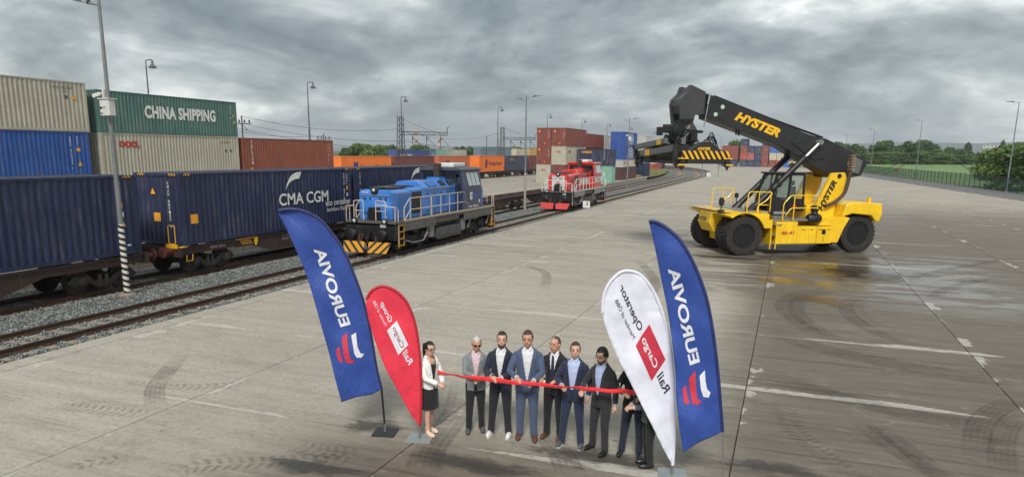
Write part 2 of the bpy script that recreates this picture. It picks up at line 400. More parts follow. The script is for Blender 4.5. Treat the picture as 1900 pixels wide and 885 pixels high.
# tyre marks: thin sheets of rubber and mud lying on the slabs
def mark_mat(name, col, dens, tread):
    k = NT(name); uv = k.n('ShaderNodeUVMap', uv_map='UVMap').outputs[0]; U, V, _ = k.xyz(uv); p = k.pos()
    vv = k.math('FRACT', k.math('MULTIPLY', V, 5.0)); bars = k.math('ADD', 0.55, k.math('MULTIPLY', 0.45, k.step(k.math('ABSOLUTE', k.math('SUBTRACT', vv, 0.5)), 0.46, 0.2)))
    a = k.math('MULTIPLY', k.step(k.math('ABSOLUTE', k.math('SUBTRACT', V, 0.5)), 0.5, 0.42), k.step(k.noise(p, (1, 1, 1), 1.7, 7, 0.75), 0.22, 0.66))
    if not tread: a = k.math('MULTIPLY', a, bars)
    if tread:
        t = k.math('FRACT', k.math('ADD', U, k.math('MULTIPLY', k.math('ABSOLUTE', k.math('SUBTRACT', V, 0.5)), 1.2)))
        a = k.math('MULTIPLY', a, k.step(k.math('ABSOLUTE', k.math('SUBTRACT', t, 0.5)), 0.26, 0.2))
        a = k.math('MULTIPLY', a, k.step(k.math('ABSOLUTE', k.math('SUBTRACT', V, 0.5)), 0.03, 0.07))
    E_ = k.xyz(k.n('ShaderNodeUVMap', uv_map='Ends').outputs[0])[0]
    a = k.math('MULTIPLY', k.math('MULTIPLY', a, dens), k.math('MULTIPLY', k.step(E_, 0.0, 0.3), k.step(E_, 1.0, 0.7)))
    k.set(Base_Color=col, Roughness=0.75, Alpha=a); return k.m
M_MARK = mark_mat('rubber_mark', (0.05, 0.047, 0.043), 0.27, False)
M_TREAD = mark_mat('tread_mark', (0.07, 0.062, 0.052), 0.24, True)
def mark(pts, wd, mat, pitch=0.16):
    P = [Vector((x, y, 0.006)) for x, y in pts]
    # Catmull-Rom
    Q = []
    for i in range(len(P)-1):
        a, b_, c, d = P[max(i-1, 0)], P[i], P[i+1], P[min(i+2, len(P)-1)]
        for t in [j/8 for j in range(8)]:
            Q.append(0.5*((2*b_)+(c-a)*t+(2*a-5*b_+4*c-d)*t*t+(-a+3*b_-3*c+d)*t**3))
    Q.append(P[-1]); vs, fs, uv, s = [], [], [], 0.0
    for i, q in enumerate(Q):
        d = (Q[min(i+1, len(Q)-1)]-Q[max(i-1, 0)]).normalized(); n = Vector((-d.y, d.x, 0))*wd/2
        if i: s += (q-Q[i-1]).length
        vs += [q-n, q+n]; uv.append(s/pitch)
    for i in range(len(Q)-1): fs.append((2*i, 2*i+2, 2*i+3, 2*i+1))
    me = bpy.data.meshes.new('tyre_mark'); me.from_pydata([tuple(v) for v in vs], [], fs); ul = me.uv_layers.new(name='UVMap'); ue = me.uv_layers.new(name='Ends'); ul = me.uv_layers['UVMap']; L_ = len(Q)-1
    for i in range(len(Q)-1):
        for l, (j, v_) in enumerate(((i, 0), (i+1, 0), (i+1, 1), (i, 1))): ul.data[4*i+l].uv = (uv[j], v_); ue.data[4*i+l].uv = (j/L_, v_)
    me.materials.append(mat); me.update(); o = link('tyre_mark', me, yard); o.location.z = random.uniform(0, 0.004)
    return o
def gpx(*pts): return [tuple(on_z(x, y).xy) for x, y in pts]
for pts, wd, mt in [
    ([(1560, 533), (1480, 545), (1453, 565), (1470, 590), (1510, 615), (1570, 640)], 0.55, M_MARK),
    ([(1575, 540), (1500, 550), (1478, 568), (1490, 592), (1530, 618), (1600, 648)], 0.5, M_MARK),
    ([(1640, 548), (1580, 556), (1570, 575), (1595, 600), (1660, 630), (1760, 650)], 0.5, M_MARK),
    ([(1690, 548), (1600, 558), (1592, 578), (1620, 600), (1690, 628)], 0.45, M_TREAD),
    ([(1900, 735), (1840, 765), (1815, 800), (1815, 860)], 0.5, M_MARK),
    ([(1900, 765), (1870, 790), (1858, 830), (1862, 885)], 0.45, M_MARK),
    ([(1450, 740), (1470, 790), (1530, 845), (1600, 890)], 0.45, M_TREAD),
    ([(1580, 770), (1640, 820), (1720, 870), (1760, 890)], 0.4, M_MARK),
    ([(1610, 780), (1680, 830), (1750, 885)], 0.4, M_MARK),
    ([(1420, 610), (1500, 640), (1640, 672), (1800, 700), (1900, 712)], 0.9, M_MARK),
    ([(1400, 690), (1500, 720), (1650, 760), (1800, 790), (1900, 800)], 0.7, M_MARK),
    ([(1720, 560), (1760, 535), (1830, 518), (1900, 512)], 0.5, M_MARK),
    ([(1660, 520), (1760, 500), (1850, 484), (1900, 479)], 0.5, M_MARK),
    ([(85, 750), (150, 757), (230, 765), (300, 768)], 0.45, M_TREAD),
    ([(200, 705), (260, 712), (340, 718), (430, 714), (490, 710)], 0.4, M_TREAD),
    ([(340, 656), (310, 690), (288, 720), (290, 765)], 0.42, M_MARK),
    ([(300, 885), (360, 866), (480, 858), (600, 853), (680, 850)], 0.5, M_TREAD),
    ([(120, 872), (180, 856), (250, 852)], 0.4, M_TREAD),
    ([(540, 825), (600, 838), (670, 842)], 0.5, M_TREAD),
    ([(1180, 480), (1215, 520), (1200, 560)], 0.4, M_MARK), ([(960, 490), (1010, 505), (1010, 540)], 0.4, M_MARK),
    ([(860, 700), (850, 760), (800, 830), (780, 885)], 0.6, M_MARK), ([(1000, 790), (1040, 840), (1060, 885)], 0.5, M_MARK),
]: mark(gpx(*pts), wd, mt)
# dark oil stain and damp patches
def blotch(cx_, cy_, rx, ry, mat, seed):
    r_ = random.Random(seed); n = 40; c = on_z(cx_, cy_)
    vs = [(c.x, c.y, 0.012)]; ph = [r_.uniform(0, 6.3) for _ in range(5)]
    for i in range(n):
        a = 2*math.pi*i/n; q = 1+0.22*math.sin(2*a+ph[0])+0.13*math.sin(5*a+ph[1])+0.08*math.sin(9*a+ph[2])
        vs.append((c.x+rx*q*math.cos(a), c.y+ry*q*math.sin(a), 0.012))
    me = bpy.data.meshes.new('stain'); me.from_pydata(vs, [], [(0, 1+i, 1+(i+1) % n) for i in range(n)]); ul = me.uv_layers.new(name='UVMap')
    for i in range(n):
        for l, v_ in enumerate((0, 1, 1)): ul.data[3*i+l].uv = (v_, 0)
    me.materials.append(mat); me.update(); link('stain', me, yard)
def stain_mat(name, col, rough, dens):
    k = NT(name); U = k.xyz(k.n('ShaderNodeUVMap').outputs[0])[0]; p = k.pos()
    n = k.noise(p, (0.5, 1.4, 1), 2.6, 8, 0.75, 0.6)
    a = k.math('MULTIPLY', k.step(k.math('ADD', U, k.math('MULTIPLY', k.math('SUBTRACT', n, 0.5), 2.4)), 0.95, 0.25), dens)
    k.set(Base_Color=col, Roughness=rough, Alpha=a); return k.m
M_OIL = stain_mat('oil_stain', (0.05, 0.045, 0.04), 0.55, 0.6)
M_DAMP = stain_mat('damp_stain', (0.07, 0.06, 0.05), 0.36, 0.72)
M_ORANGEWET = stain_mat('orange_tinted_puddle', (0.12, 0.068, 0.03), 0.30, 0.7)  # wet patch with the machine's orange reflection put into its colour
blotch(585, 868, 0.9, 0.35, M_OIL, 1); blotch(700, 790, 0.7, 0.4, M_OIL, 2); blotch(1430, 868, 0.8, 0.4, M_OIL, 3)
blotch(880, 862, 1.0, 0.5, M_OIL, 4); blotch(1120, 850, 1.2, 0.5, M_OIL, 14)
blotch(1560, 508, 1.6, 2.4, M_ORANGEWET, 5); blotch(1490, 480, 3.2, 0.9, M_DAMP, 6); blotch(1610, 510, 1.6, 2.2, M_DAMP, 7); blotch(1350, 478, 2.0, 0.8, M_DAMP, 8)
blotch(1540, 560, 1.2, 1.0, M_ORANGEWET, 9)

# old yard beyond the tracks
b = MB(); b.add([(-110, -20, -0.15), (-27.2, -20, -0.15), (-27.2, 150, -0.15), (-31, 185, -0.15), (-46, 235, -0.15), (-110, 290, -0.15)], [(0, 1, 2, 3, 4, 5)])
tag(b.build('old_yard', M_OLD), 'older grey concrete container yard beyond the railway tracks', kind='structure')
b = MB()
for Y0, Y1 in [(-20+i*6, -20.02+(i+1)*6) for i in range(28)]: b.box(-27.2, -26.9, Y0, Y1, -0.6, -0.1)
b.build('kerb_stone', M_OLD, bpy.data.objects['old_yard'])

# ballast bed
k = NT('ballast_stone'); p = k.pos()
v = k.n('ShaderNodeTexVoronoi'); v.inputs['Scale'].default_value = 17; k.put(v.inputs['Vector'], p)
vc = k.xyz(v.outputs['Color'])
bc = k.mix(k.step(vc[0], 0.1, 0.95), (0.05, 0.056, 0.053), (0.24, 0.255, 0.24))
bc = k.mix(k.math('MULTIPLY', k.step(k.noise(p, (1, 1, 1), 0.5, 5, 0.6), 0.5, 0.7), 0.45), bc, (0.12, 0.095, 0.07))
k.bump(v.outputs['Distance'], 0.9, 0.05); k.set(Base_Color=bc, Roughness=0.85); M_BALLAST = k.m
ZR = -0.35; ZB = -0.525
b = MB(); Ys = list(range(-20, 152, 12))+list(range(152, 300, 5)); prof = [(-27.0, -0.6), (-26.6, ZB), (-20, ZB), (-16.7, ZB-0.01), (-16.0, ZB-0.02)]
for i in range(len(Ys)-1):
    for (xa, za), (xb, zb) in zip(prof, prof[1:]):
        A, B = bend(Ys[i]), bend(Ys[i+1])
        b.add([(xa+A, Ys[i], za), (xb+A, Ys[i], zb), (xb+B, Ys[i+1], zb), (xa+B, Ys[i+1], za)], [(0, 1, 2, 3)])
tag(b.build('ballast_bed', M_BALLAST), 'grey crushed stone bed under both railway tracks', kind='structure')

# tracks
TRK = (-19.28, -23.92); HALF = 0.7525
M_RAIL = paint('rusty_rail', (0.085, 0.048, 0.033), 0.6, 0.35, 0.3)
M_RTOP = plain('worn_rail_top', (0.20, 0.16, 0.13), 0.38, 0.8)
M_SLEEP = paint('concrete_sleeper', (0.27, 0.225, 0.175), 0.85, 0, 0.6, bump=0.3)
M_CLIP = plain('rail_clip', (0.07, 0.05, 0.04), 0.6, 0.4)
sl_ = MB(); sl_.box(-1.25, 1.25, -0.115, 0.115, -0.2, 0); sl_.box(-0.95, -0.56, -0.10, 0.10, 0, 0.012, 1); sl_.box(0.56, 0.95, -0.10, 0.10, 0, 0.012, 1)
sleeper_me = sl_.mesh('sleeper', [M_SLEEP, M_CLIP])
for ti, tx in enumerate(TRK):
    t = thing('railway_track', ['railway track running along the edge of the concrete yard, under the locomotives', 'railway track carrying the container wagons, behind the lamp posts'][ti], 'track', (tx, 0, 0), 0, 'railway tracks')
    for s in (-1, 1):
        b = MB(); x = s*HALF
        pf = [(-0.07, -0.5), (0.07, -0.5), (0.07, -0.485), (0.012, -0.465), (0.012, -0.395), (0.036, -0.385), (0.036, ZR), (-0.036, ZR), (-0.036, -0.385), (-0.012, -0.395), (-0.012, -0.465), (-0.07, -0.485)]
        n = len(pf); vs = []
        for Y in Ys:
            vs += [(x+u+bend(Y), Y, z) for u, z in pf]
        fs, mi = [], []
        for i in range(len(Ys)-1):
            for j in range(n):
                fs.append((i*n+j, i*n+(j+1) % n, (i+1)*n+(j+1) % n, (i+1)*n+j)); mi.append(1 if j == 6 else 0)
        b.add(vs, fs); b.mi = mi
        b.build('rail', [M_RAIL, M_RTOP], t)
    far_s = MB(); cnt = 0
    Y = 2.0 if ti == 0 else 6.0
    while Y < 270:
        if cnt < 170:
            link('sleeper', sleeper_me, t, (random.uniform(-0.01, 0.01), Y, -0.508+random.uniform(-0.010, 0.006)), (0, 0, random.uniform(-0.006, 0.006)))
        else: far_s.box(bend(Y)-1.25, bend(Y)+1.25, Y-0.13, Y+0.13, -0.68, -0.495)
        cnt += 1; Y += 0.62
    tag(far_s.build('far_sleepers', M_SLEEP, t), kind='stuff')

# loose stones on the bed
N = 62000
Y = 8+ (rng.random(N)**1.7)*62; X = -26.4+rng.random(N)*10.1
keep = np.ones(N, bool)
for ti, tx in enumerate(TRK):
    on = np.abs(X-tx) < 1.27
    ph = np.abs(((Y-(2.0 if ti == 0 else 6.0)+0.31) % 0.62)-0.31) < 0.125
    keep &= ~(on & ph & (rng.random(N) < 0.72))
    for s in (-1, 1): keep &= np.abs(X-tx-s*HALF) > 0.085
X, Y = X[keep], Y[keep]; n = len(X)
ov = np.array([(1, 0, 0), (-1, 0, 0), (0, 1, 0), (0, -1, 0), (0, 0, 1), (0, 0, -1)], float)
of = np.array([(0, 2, 4), (2, 1, 4), (1, 3, 4), (3, 0, 4), (2, 0, 5), (1, 2, 5), (3, 1, 5), (0, 3, 5)])
V = ov[None]*(rng.uniform(0.016, 0.042, (n, 1, 3))) + rng.uniform(-0.008, 0.008, (n, 6, 3))
a = rng.random(n)*6.283; ca, sa = np.cos(a)[:, None], np.sin(a)[:, None]
V = np.stack([V[..., 0]*ca-V[..., 1]*sa, V[..., 0]*sa+V[..., 1]*ca, V[..., 2]], -1)
V += np.stack([X, Y, ZB+rng.uniform(0.0, 0.03, n)], -1)[:, None]
Fc = (of[None]+(np.arange(n)*6)[:, None, None]).reshape(-1, 3)
def np_mesh(name, V, F, mats):
    me = bpy.data.meshes.new(name); V = V.reshape(-1, 3); k_ = F.shape[1]
    me.vertices.add(len(V)); me.vertices.foreach_set('co', V.astype(np.float32).ravel())
    me.loops.add(F.size); me.loops.foreach_set('vertex_index', F.astype(np.int32).ravel())
    me.polygons.add(len(F)); me.polygons.foreach_set('loop_start', np.arange(0, F.size, k_, dtype=np.int32)); me.polygons.foreach_set('loop_total', np.full(len(F), k_, np.int32))
    for m in mats: me.materials.append(m)
    me.update(calc_edges=True); me.validate(); return me
k = NT('loose_stone'); p = k.pos(); wn_ = k.n('ShaderNodeTexVoronoi'); wn_.inputs['Scale'].default_value = 11; k.put(wn_.inputs['Vector'], p)
k.set(Base_Color=k.mix(k.step(k.xyz(wn_.outputs['Color'])[1], 0.05, 1.0), (0.06, 0.068, 0.065), (0.34, 0.365, 0.345)), Roughness=0.8)
tag(link('ballast_gravel', np_mesh('ballast_gravel', V, Fc, [k.m])), 'loose grey ballast stones between and beside the rails', kind='stuff')

# strip of gravel, verge, field and hills on the other side
k = NT('verge_gravel'); p = k.pos(); v = k.n('ShaderNodeTexVoronoi'); v.inputs['Scale'].default_value = 5; k.put(v.inputs['Vector'], p)
k.bump(v.outputs['Distance'], 1, 0.1)
k.set(Base_Color=k.mix(k.xyz(v.outputs['Color'])[0], (0.06, 0.062, 0.062), (0.24, 0.24, 0.235)), Roughness=0.9); M_VG = k.m
def fence_x(Y): return 28.6-(Y-112)*0.083
b = MB()
for i in range(30):
    a_, c_ = 60+i*9, 69+i*9
    b.add([(right_edge(a_), a_, -0.03), (fence_x(a_)+0.6, a_, -0.03), (fence_x(c_)+0.6, c_, -0.03), (right_edge(c_), c_, -0.03)], [(0, 1, 2, 3)])
tag(b.build('gravel_strip', M_VG), 'dark gravel strip between the yard and the fence', kind='structure')
b = MB()
for i in range(45):
    a_, c_ = 60+i*6, 65.98+i*6
    b.box(right_edge(a_)-0.02, right_edge(a_)+0.16, a_, c_, -0.1, 0.03)
tag(b.build('edging_kerb', M_SHEET), 'low pale concrete kerb along the yard edge by the gravel', kind='structure')
k = NT('crop_field'); p = k.pos(); X, Y, Z = k.xyz(p)
fc = k.mix(k.step(k.noise(p, (1, 1, 1), 0.03, 5, 0.6), 0.3, 0.7), (0.13, 0.225, 0.075), (0.19, 0.29, 0.105))
fc = k.mix(k.math('MULTIPLY', k.step(k.noise(p, (3, 0.12, 1), 1, 4, 0.6), 0.45, 0.7), 0.4), fc, (0.08, 0.13, 0.05))
row = k.math('ABSOLUTE', k.math('SUBTRACT', k.math('FRACT', k.math('ADD', k.math('MULTIPLY', k.math('ADD', X, k.math('MULTIPLY', Y, -0.16)), 1/26.0), 10.0)), 0.5))
fc = k.mix(k.math('MULTIPLY', k.math('MULTIPLY', k.step(row, 0.095, 0.075), k.step(row, 0.035, 0.05)), 0.7), fc, (0.045, 0.075, 0.03))
k.bump(k.noise(p, (1, 1, 1), 2.5, 5, 0.7), 0.7, 0.3)
k.set(Base_Color=fc, Roughness=0.95)
b = MB(); nx = 10
b.add([(25, 120, -0.5), (260, 120, -0.5), (330, 520, 2.2), (-6, 520, 2.2), (4, 330, 0.0)], [(0, 1, 2, 3, 4)])
tag(b.build('crop_field', k.m), 'smooth green crop field with tractor lines beyond the fence', kind='structure')
k = NT('wooded_hill'); p = k.pos(); k.set(Base_Color=k.mix(k.step(k.noise(p, (1, 1, 1), 0.006, 7, 0.7), 0.35, 0.7), (0.035, 0.055, 0.03), (0.085, 0.105, 0.05)), Roughness=1.0)
def hill(x0, x1, Y, h, seed, name_l):
    r_ = random.Random(seed); n = 60; ph = [r_.uniform(0, 6.28) for _ in range(6)]; vs = []; fs = []; D = 900
    for i in range(n+1):
        t = i/n; x = x0+(x1-x0)*t; e = math.sin(math.pi*t)**0.6
        hh = h*e*(0.75+0.16*math.sin(3*t*6.28+ph[0])+0.08*math.sin(7*t*6.28+ph[1])+0.04*math.sin(17*t*6.28+ph[2]))
        vs += [(x, Y-D, -1), (x, Y-D*0.5, hh*0.55), (x, Y, hh), (x, Y+D, -1)]
    for i in range(n):
        for j in range(3): fs.append((4*i+j, 4*i+4+j, 4*i+5+j, 4*i+1+j))
    m_ = MB().add(vs, fs); o = m_.build('hill', k.m, smooth=60); tag(o, name_l, kind='structure')
hill(-2600, 9000, 5200, 118, 3, 'long wooded hill on the horizon beyond the green field')
hill(-9000, 1500, 6400, 52, 5, 'low wooded ridge on the horizon beyond the old yard')
# grassy bank between the tracks and the stacks
k = NT('dry_grass'); p = k.pos(); k.bump(k.noise(p, (1, 1, 1), 3, 6, 0.7), 0.8, 0.3)
k.set(Base_Color=k.mix(k.step(k.noise(p, (1, 1, 1), 0.5, 6, 0.7), 0.35, 0.65), (0.10, 0.105, 0.03), (0.22, 0.19, 0.06)), Roughness=0.95)
b = MB(); n = 16; vs = []; fs = []
for i in range(n+1):
    t = i/n; Yv = 133+t*95; e = math.sin(math.pi*min(1, t*1.02+0.02))**0.5
    for j, (dx, hz_) in enumerate(((0, -0.2), (1.2, 0.55), (3.0, 0.9), (5.0, 0.6), (6.5, -0.2))):
        vs.append((-27.8+bend(Yv)-6.0*0+dx*-1.0, Yv, -0.15+hz_*e*random.uniform(0.8, 1.1)))
for i in range(n):
    for j in range(4): fs.append((5*i+j, 5*i+5+j, 5*i+6+j, 5*i+1+j))
b.add(vs, fs); tag(b.build('grass_bank', k.m, smooth=60), 'low yellowish grass bank beside the bending tracks', kind='structure')
# ================================================================== containers
CW = 2.438
def corr(b, p0, p1, z0, z1, nrm, pitch, depth):
    """corrugated sheet from p0 to p1 (xy), outer face along nrm"""
    p0, p1, nrm = Vector(p0), Vector(p1), Vector(nrm); L = (p1-p0).length; d = (p1-p0)/L
    n = max(1, round(L/pitch)); q = L/n; st = []
    for i in range(n):
        st += [(i*q, 0), (i*q+q*0.25, 0), (i*q+q*0.5, 1), (i*q+q*0.75, 1)]
    st.append((L, 0)); vs = []
    for s, k_ in st:
        c = p0+d*s-nrm*(depth*k_); vs += [(c.x, c.y, z0), (c.x, c.y, z1)]
    b.add(vs, [(2*i, 2*i+2, 2*i+3, 2*i+1) for i in range(len(st)-1)])
_cm = {}
def c_meshes(L, H):
    if (L, H) in _cm: return _cm[(L, H)]
    x = CW/2; f = MB()
    for sx in (-1, 1):
        for y in (0, L):
            s = 1 if y == 0 else -1
            f.box(sx*x-sx*0.002, sx*(x-0.10), y+s*0.002, y+s*0.16, 0.11, H-0.11)
            for z in (0, H-0.118): f.box(sx*x, sx*(x-0.162), y, y+s*0.178, z, z+0.118)
        f.box(sx*(x-0.004), sx*(x-0.064), 0.178, L-0.178, 0.012, 0.16); f.box(sx*(x-0.004), sx*(x-0.064), 0.178, L-0.178, H-0.085, H-0.006)
    for y, s in ((0, 1), (L, -1)):
        f.box(-x+0.162, x-0.162, y+s*0.004, y+s*0.1, 0.012, 0.15); f.box(-x+0.162, x-0.162, y+s*0.004, y+s*0.1, H-0.12, H-0.006)
    d = {'frame': f.mesh('frame')}
    for nm, sx in (('side_wall', 1), ('side_wall2', -1)):
        b = MB(); a, c = ((sx*(x-0.014), 0.155, 0), (sx*(x-0.014), L-0.155, 0))
        corr(b, a, c, 0.15, H-0.08, (sx, 0, 0), 0.278, 0.036); d[nm] = b.mesh('side_wall', fix=False)
    b = MB(); corr(b, (-x+0.09, 0.02, 0), (x-0.09, 0.02, 0), 0.14, H-0.11, (0, -1, 0), 0.25, 0.045); d['end_wall'] = b.mesh('end_wall', fix=False)
    b = MB()
    for s in (-1, 1):     # door leaves with locking bars at the far end
        b.box(s*0.012, s*(x-0.10), L-0.06, L-0.02, 0.15, H-0.12)
        for q in (0.25, 0.8): b.cyl((s*q, L-0.005, 0.1), (s*q, L-0.005, H-0.06), 0.017, 6)
        for z in (0.5, 1.1, 1.8, 2.3): b.box(s*0.05, s*(x-0.12), L-0.022, L-0.012, z, z+0.05)
    d['door'] = b.mesh('door')
    b = MB(); n = 24; q = (L-0.36)/n
    b.box(-x+0.06, x-0.06, 0.1, L-0.1, H-0.035, H-0.02)
    for i in range(n): b.prism([(0.18+i*q+q*0.12, H-0.02), (0.18+i*q+q*0.28, H-0.006), (0.18+i*q+q*0.62, H-0.006), (0.18+i*q+q*0.78, H-0.02)], 'x', -x+0.22, x-0.22)
    d['roof'] = b.mesh('roof')
    b = MB(); b.box(-x+0.06, x-0.06, 0.02, L-0.02, 0.10, 0.13); d['floor'] = b.mesh('floor')
    _cm[(L, H)] = d
    return d
def cpaint(col, rust=0.25, fade=0.25): return paint('container_paint', col, 0.48, 0.0, 0.5, rust, 0.22, 5.0, fade=fade)
NAVY = (0.013, 0.021, 0.066); BLUE = (0.012, 0.075, 0.30); GREEN = (0.058, 0.150, 0.125); BEIGE = (0.43, 0.405, 0.315); BROWN = (0.20, 0.046, 0.030)
RUST = (0.25, 0.068, 0.034); ORANGE = (0.85, 0.19, 0.008); CORAL = (0.56, 0.145, 0.05); MINT = (0.20, 0.40, 0.31); DARKB = (0.075, 0.022, 0.020); SLATE = (0.13, 0.20, 0.245)
CREAM = (0.52, 0.46, 0.32); DBROWN = (0.155, 0.035, 0.028); YELL = (0.55, 0.33, 0.06); RED = (0.36, 0.05, 0.035); WHITEC = (0.48, 0.465, 0.41)
def container(label, col, X, Y, Z, L=12.192, H=2.896, rz=0.0, group=None, rust=0.25, fade=0.25, door_first=False, name='shipping_container', rand=True):
    """X = middle line, Y = end nearest the viewer, Z = underside"""
    t = thing(name, label, 'container', (X, Y, Z), rz, group); d = c_meshes(L, H); m = cpaint(col, rust, fade)
    inst('frame', d['frame'], t, m); inst('side_wall', d['side_wall'], t, m); inst('side_wall', d['side_wall2'], t, m)
    flip = dict(loc=(0, L, 0), rot=(0, 0, math.pi)) if door_first else {}
    inst('end_wall', d['end_wall'], t, m, **flip); inst('door', d['door'], t, m, **flip)
    inst('roof', d['roof'], t, m); inst('floor', d['floor'], t, m)
    return t
EY, EZ = (0, 1, 0), (0, 0, 1)
def side_text(t, s, mat, y, z, h, width=None, **k): return letter(s, t, mat, (CW/2-0.006, y, z), EY, EZ, h, width, **k)
def end_text(t, s, mat, x, z, h, width=None, **k): return letter(s, t, mat, (x, 0.012, z), (1, 0, 0), EZ, h, width, **k)
def side_patch(t, mat, y0, y1, z0, z1, name='sticker'): return poly_sheet(name, [(CW/2-0.003, y0, z0), (CW/2-0.003, y1, z0), (CW/2-0.003, y1, z1), (CW/2-0.003, y0, z1)], mat, t)
def end_patch(t, mat, x0, x1, z0, z1, name='sticker'): return poly_sheet(name, [(x0, 0.008, z0), (x1, 0.008, z0), (x1, 0.008, z1), (x0, 0.008, z1)], mat, t)
def side_column(t, s, mat, y, z_top, h, dz, **k):
    for i, ch in enumerate(s):
        if ch != ' ': side_text(t, ch, mat, y, z_top-i*dz-h, h, h*0.75 if ch not in 'I1' else None, **k)
def tri(t, mat, y, z, s, end=None):
    if end is None: return poly_sheet('sticker', [(CW/2-0.003, y-s/2, z), (CW/2-0.003, y+s/2, z), (CW/2-0.003, y, z+s)], mat, t)
    return poly_sheet('sticker', [(y-s/2, 0.008, z), (y+s/2, 0.008, z), (y, 0.008, z+s)], mat, t)
HZ_STRIPE = NT('black_yellow_stripe'); _o = HZ_STRIPE.obj(); _x = HZ_STRIPE.xyz(_o)
_s = HZ_STRIPE.math('FRACT', HZ_STRIPE.math('ADD', HZ_STRIPE.math('MULTIPLY', HZ_STRIPE.math('ADD', HZ_STRIPE.math('ADD', _x[0], _x[1]), _x[2]), 7.0), 40.0))
HZ_STRIPE.set(Base_Color=HZ_STRIPE.mix(HZ_STRIPE.math('GREATER_THAN', _s, 0.5), (0.012, 0.012, 0.012), (0.8, 0.38, 0.03)), Roughness=0.6); HZ_STRIPE = HZ_STRIPE.m

# ---- the container train on the second track
TX = TRK[1]; CZ = 0.87
tr_group = 'navy containers on the container train'
c1 = container('navy container cut off by the picture edge, on the wagon behind the striped lamp post', NAVY, TX, 8.22, CZ, group=tr_group, rust=0.1, fade=0.03)
c2 = container('navy container with white swoosh and big white letters, behind the blue feather flag', NAVY, TX, 22.5, CZ, group=tr_group, rust=0.1, fade=0.04)
c3 = container('navy container mostly hidden behind the blue locomotive', NAVY, TX, 35.05, CZ, group=tr_group, rust=0.1, fade=0.04)
for t in (c1, c2, c3):
    for y in (0.2, 11.62): poly_sheet('hazard_strip', [(CW/2+0.001, y, 2.80), (CW/2+0.001, y+0.37, 2.80), (CW/2+0.001, y+0.37, 2.89), (CW/2+0.001, y, 2.89)], HZ_STRIPE, t)
    for x in (-1.0, 0.62): poly_sheet('hazard_strip', [(x, -0.002, 2.80), (x+0.38, -0.002, 2.80), (x+0.38, -0.002, 2.89), (x, -0.002, 2.89)], HZ_STRIPE, t)
def swoosh(t, y0, z0, s):
    up = [(0, 0), (0.18, 0.42), (0.42, 0.75), (0.75, 0.97), (1.15, 1.08), (1.62, 1.10)]; lo = [(1.40, 0.70), (0.95, 0.66), (0.62, 0.56), (0.35, 0.40), (0.16, 0.20)]
    poly_sheet('swoosh_logo', [(CW/2-0.002, y0+a*s, z0+b_*s) for a, b_ in up+lo], LET_WHITE, t)
side_text(c2, 'CMA CGM', LET_WHITE, 6.0, 1.22, 0.58, 4.0, bold=0.018); swoosh(c2, 6.5, 1.92, 0.80)
side_text(c2, 'eco container', LET_WHITE, 9.75, 0.98, 0.30, 2.35, bold=0.012); side_text(c2, 'bamboo flooring', LET_WHITE, 9.85, 0.60, 0.30, 2.3, bold=0.0)
side_column(c2, 'CMAU 5712', LET_WHITE, 11.45, 2.65, 0.13, 0.165); side_column(c2, '45G1', LET_WHITE, 11.75, 2.6, 0.11, 0.15)
side_patch(c2, LET_ORANGE, 11.7, 11.86, 1.75, 1.95); side_patch(c2, LET_WHITE, 11.7, 11.84, 1.4, 1.58); side_patch(c2, LET_ORANGE, 0.42, 0.82, 0.86, 1.24)
poly_sheet('cloud_logo', [(CW/2-0.003, 6.55+0.35*math.cos(a), 0.42+0.34*math.sin(a)) for a in [math.pi*i/12 for i in range(13)]], LET_WHITE, c2)
tri(c2, LET_ORANGE, -0.25, 2.05, 0.26, 1); end_patch(c2, LET_ORANGE, -0.3, 0.06, 0.95, 1.3)
for i, ch in enumerate('CMAU 507122 4'):
    if ch != ' ': end_text(c2, ch, LET_WHITE, 0.52, 2.45-i*0.145, 0.11, 0.09)
swoosh(c3, 6.5, 1.92, 0.80); side_text(c3, 'CMA CGM', LET_WHITE, 6.0, 1.22, 0.58, 4.0, bold=0.018); side_column(c3, 'CMAU 4', LET_WHITE, 0.5, 2.65, 0.13, 0.18)
side_column(c1, '45G1', LET_WHITE, 11.33, 2.55, 0.13, 0.16); side_patch(c1, LET_ORANGE, 11.3, 11.5, 1.72, 1.92); side_patch(c1, LET_WHITE, 11.32, 11.52, 1.40, 1.58, 'label_plate'); tri(c1, LET_ORANGE, 11.45, 1.05, 0.24)
side_patch(c1, LET_WHITE, 11.56, 11.72, 0.32, 0.38, 'label_plate')

# ---- wagons
M_WAG = paint('wagon_paint', (0.048, 0.027, 0.022), 0.6, 0.1, 0.45, 0.2, 0.15)
M_BOGIE = paint('bogie_grime', (0.028, 0.024, 0.022), 0.65, 0.2, 0.4, 0.15, 0.2)
M_WHEEL = plain('wheel_steel', (0.06, 0.05, 0.045), 0.45, 0.6)
M_BUF = paint('buffer_red', (0.13, 0.035, 0.03), 0.5, 0.1, 0.4)
M_YRAIL = plain('safety_yellow', (0.75, 0.40, 0.015), 0.5)
def wheelset(parent, y, zr=ZR, r=0.46):
    w_ = MB()
    for s in (-1, 1): w_.lathe([(0.1, s*0.60), (0.12, s*0.66), (0.38, s*0.68), (r+0.03, s*0.675), (r+0.03, s*0.70), (r, s*0.71), (r, s*0.815), (r-0.06, s*0.82), (r-0.09, s*0.79), (0.16, s*0.78), (0.13, s*0.86), (0, s*0.86)], 20, 'x', (0, y, zr+r))
    w_.cyl((-0.7, y, zr+r), (0.7, y, zr+r), 0.08, 8); return w_.build('wheelset', M_WHEEL, parent, 30)
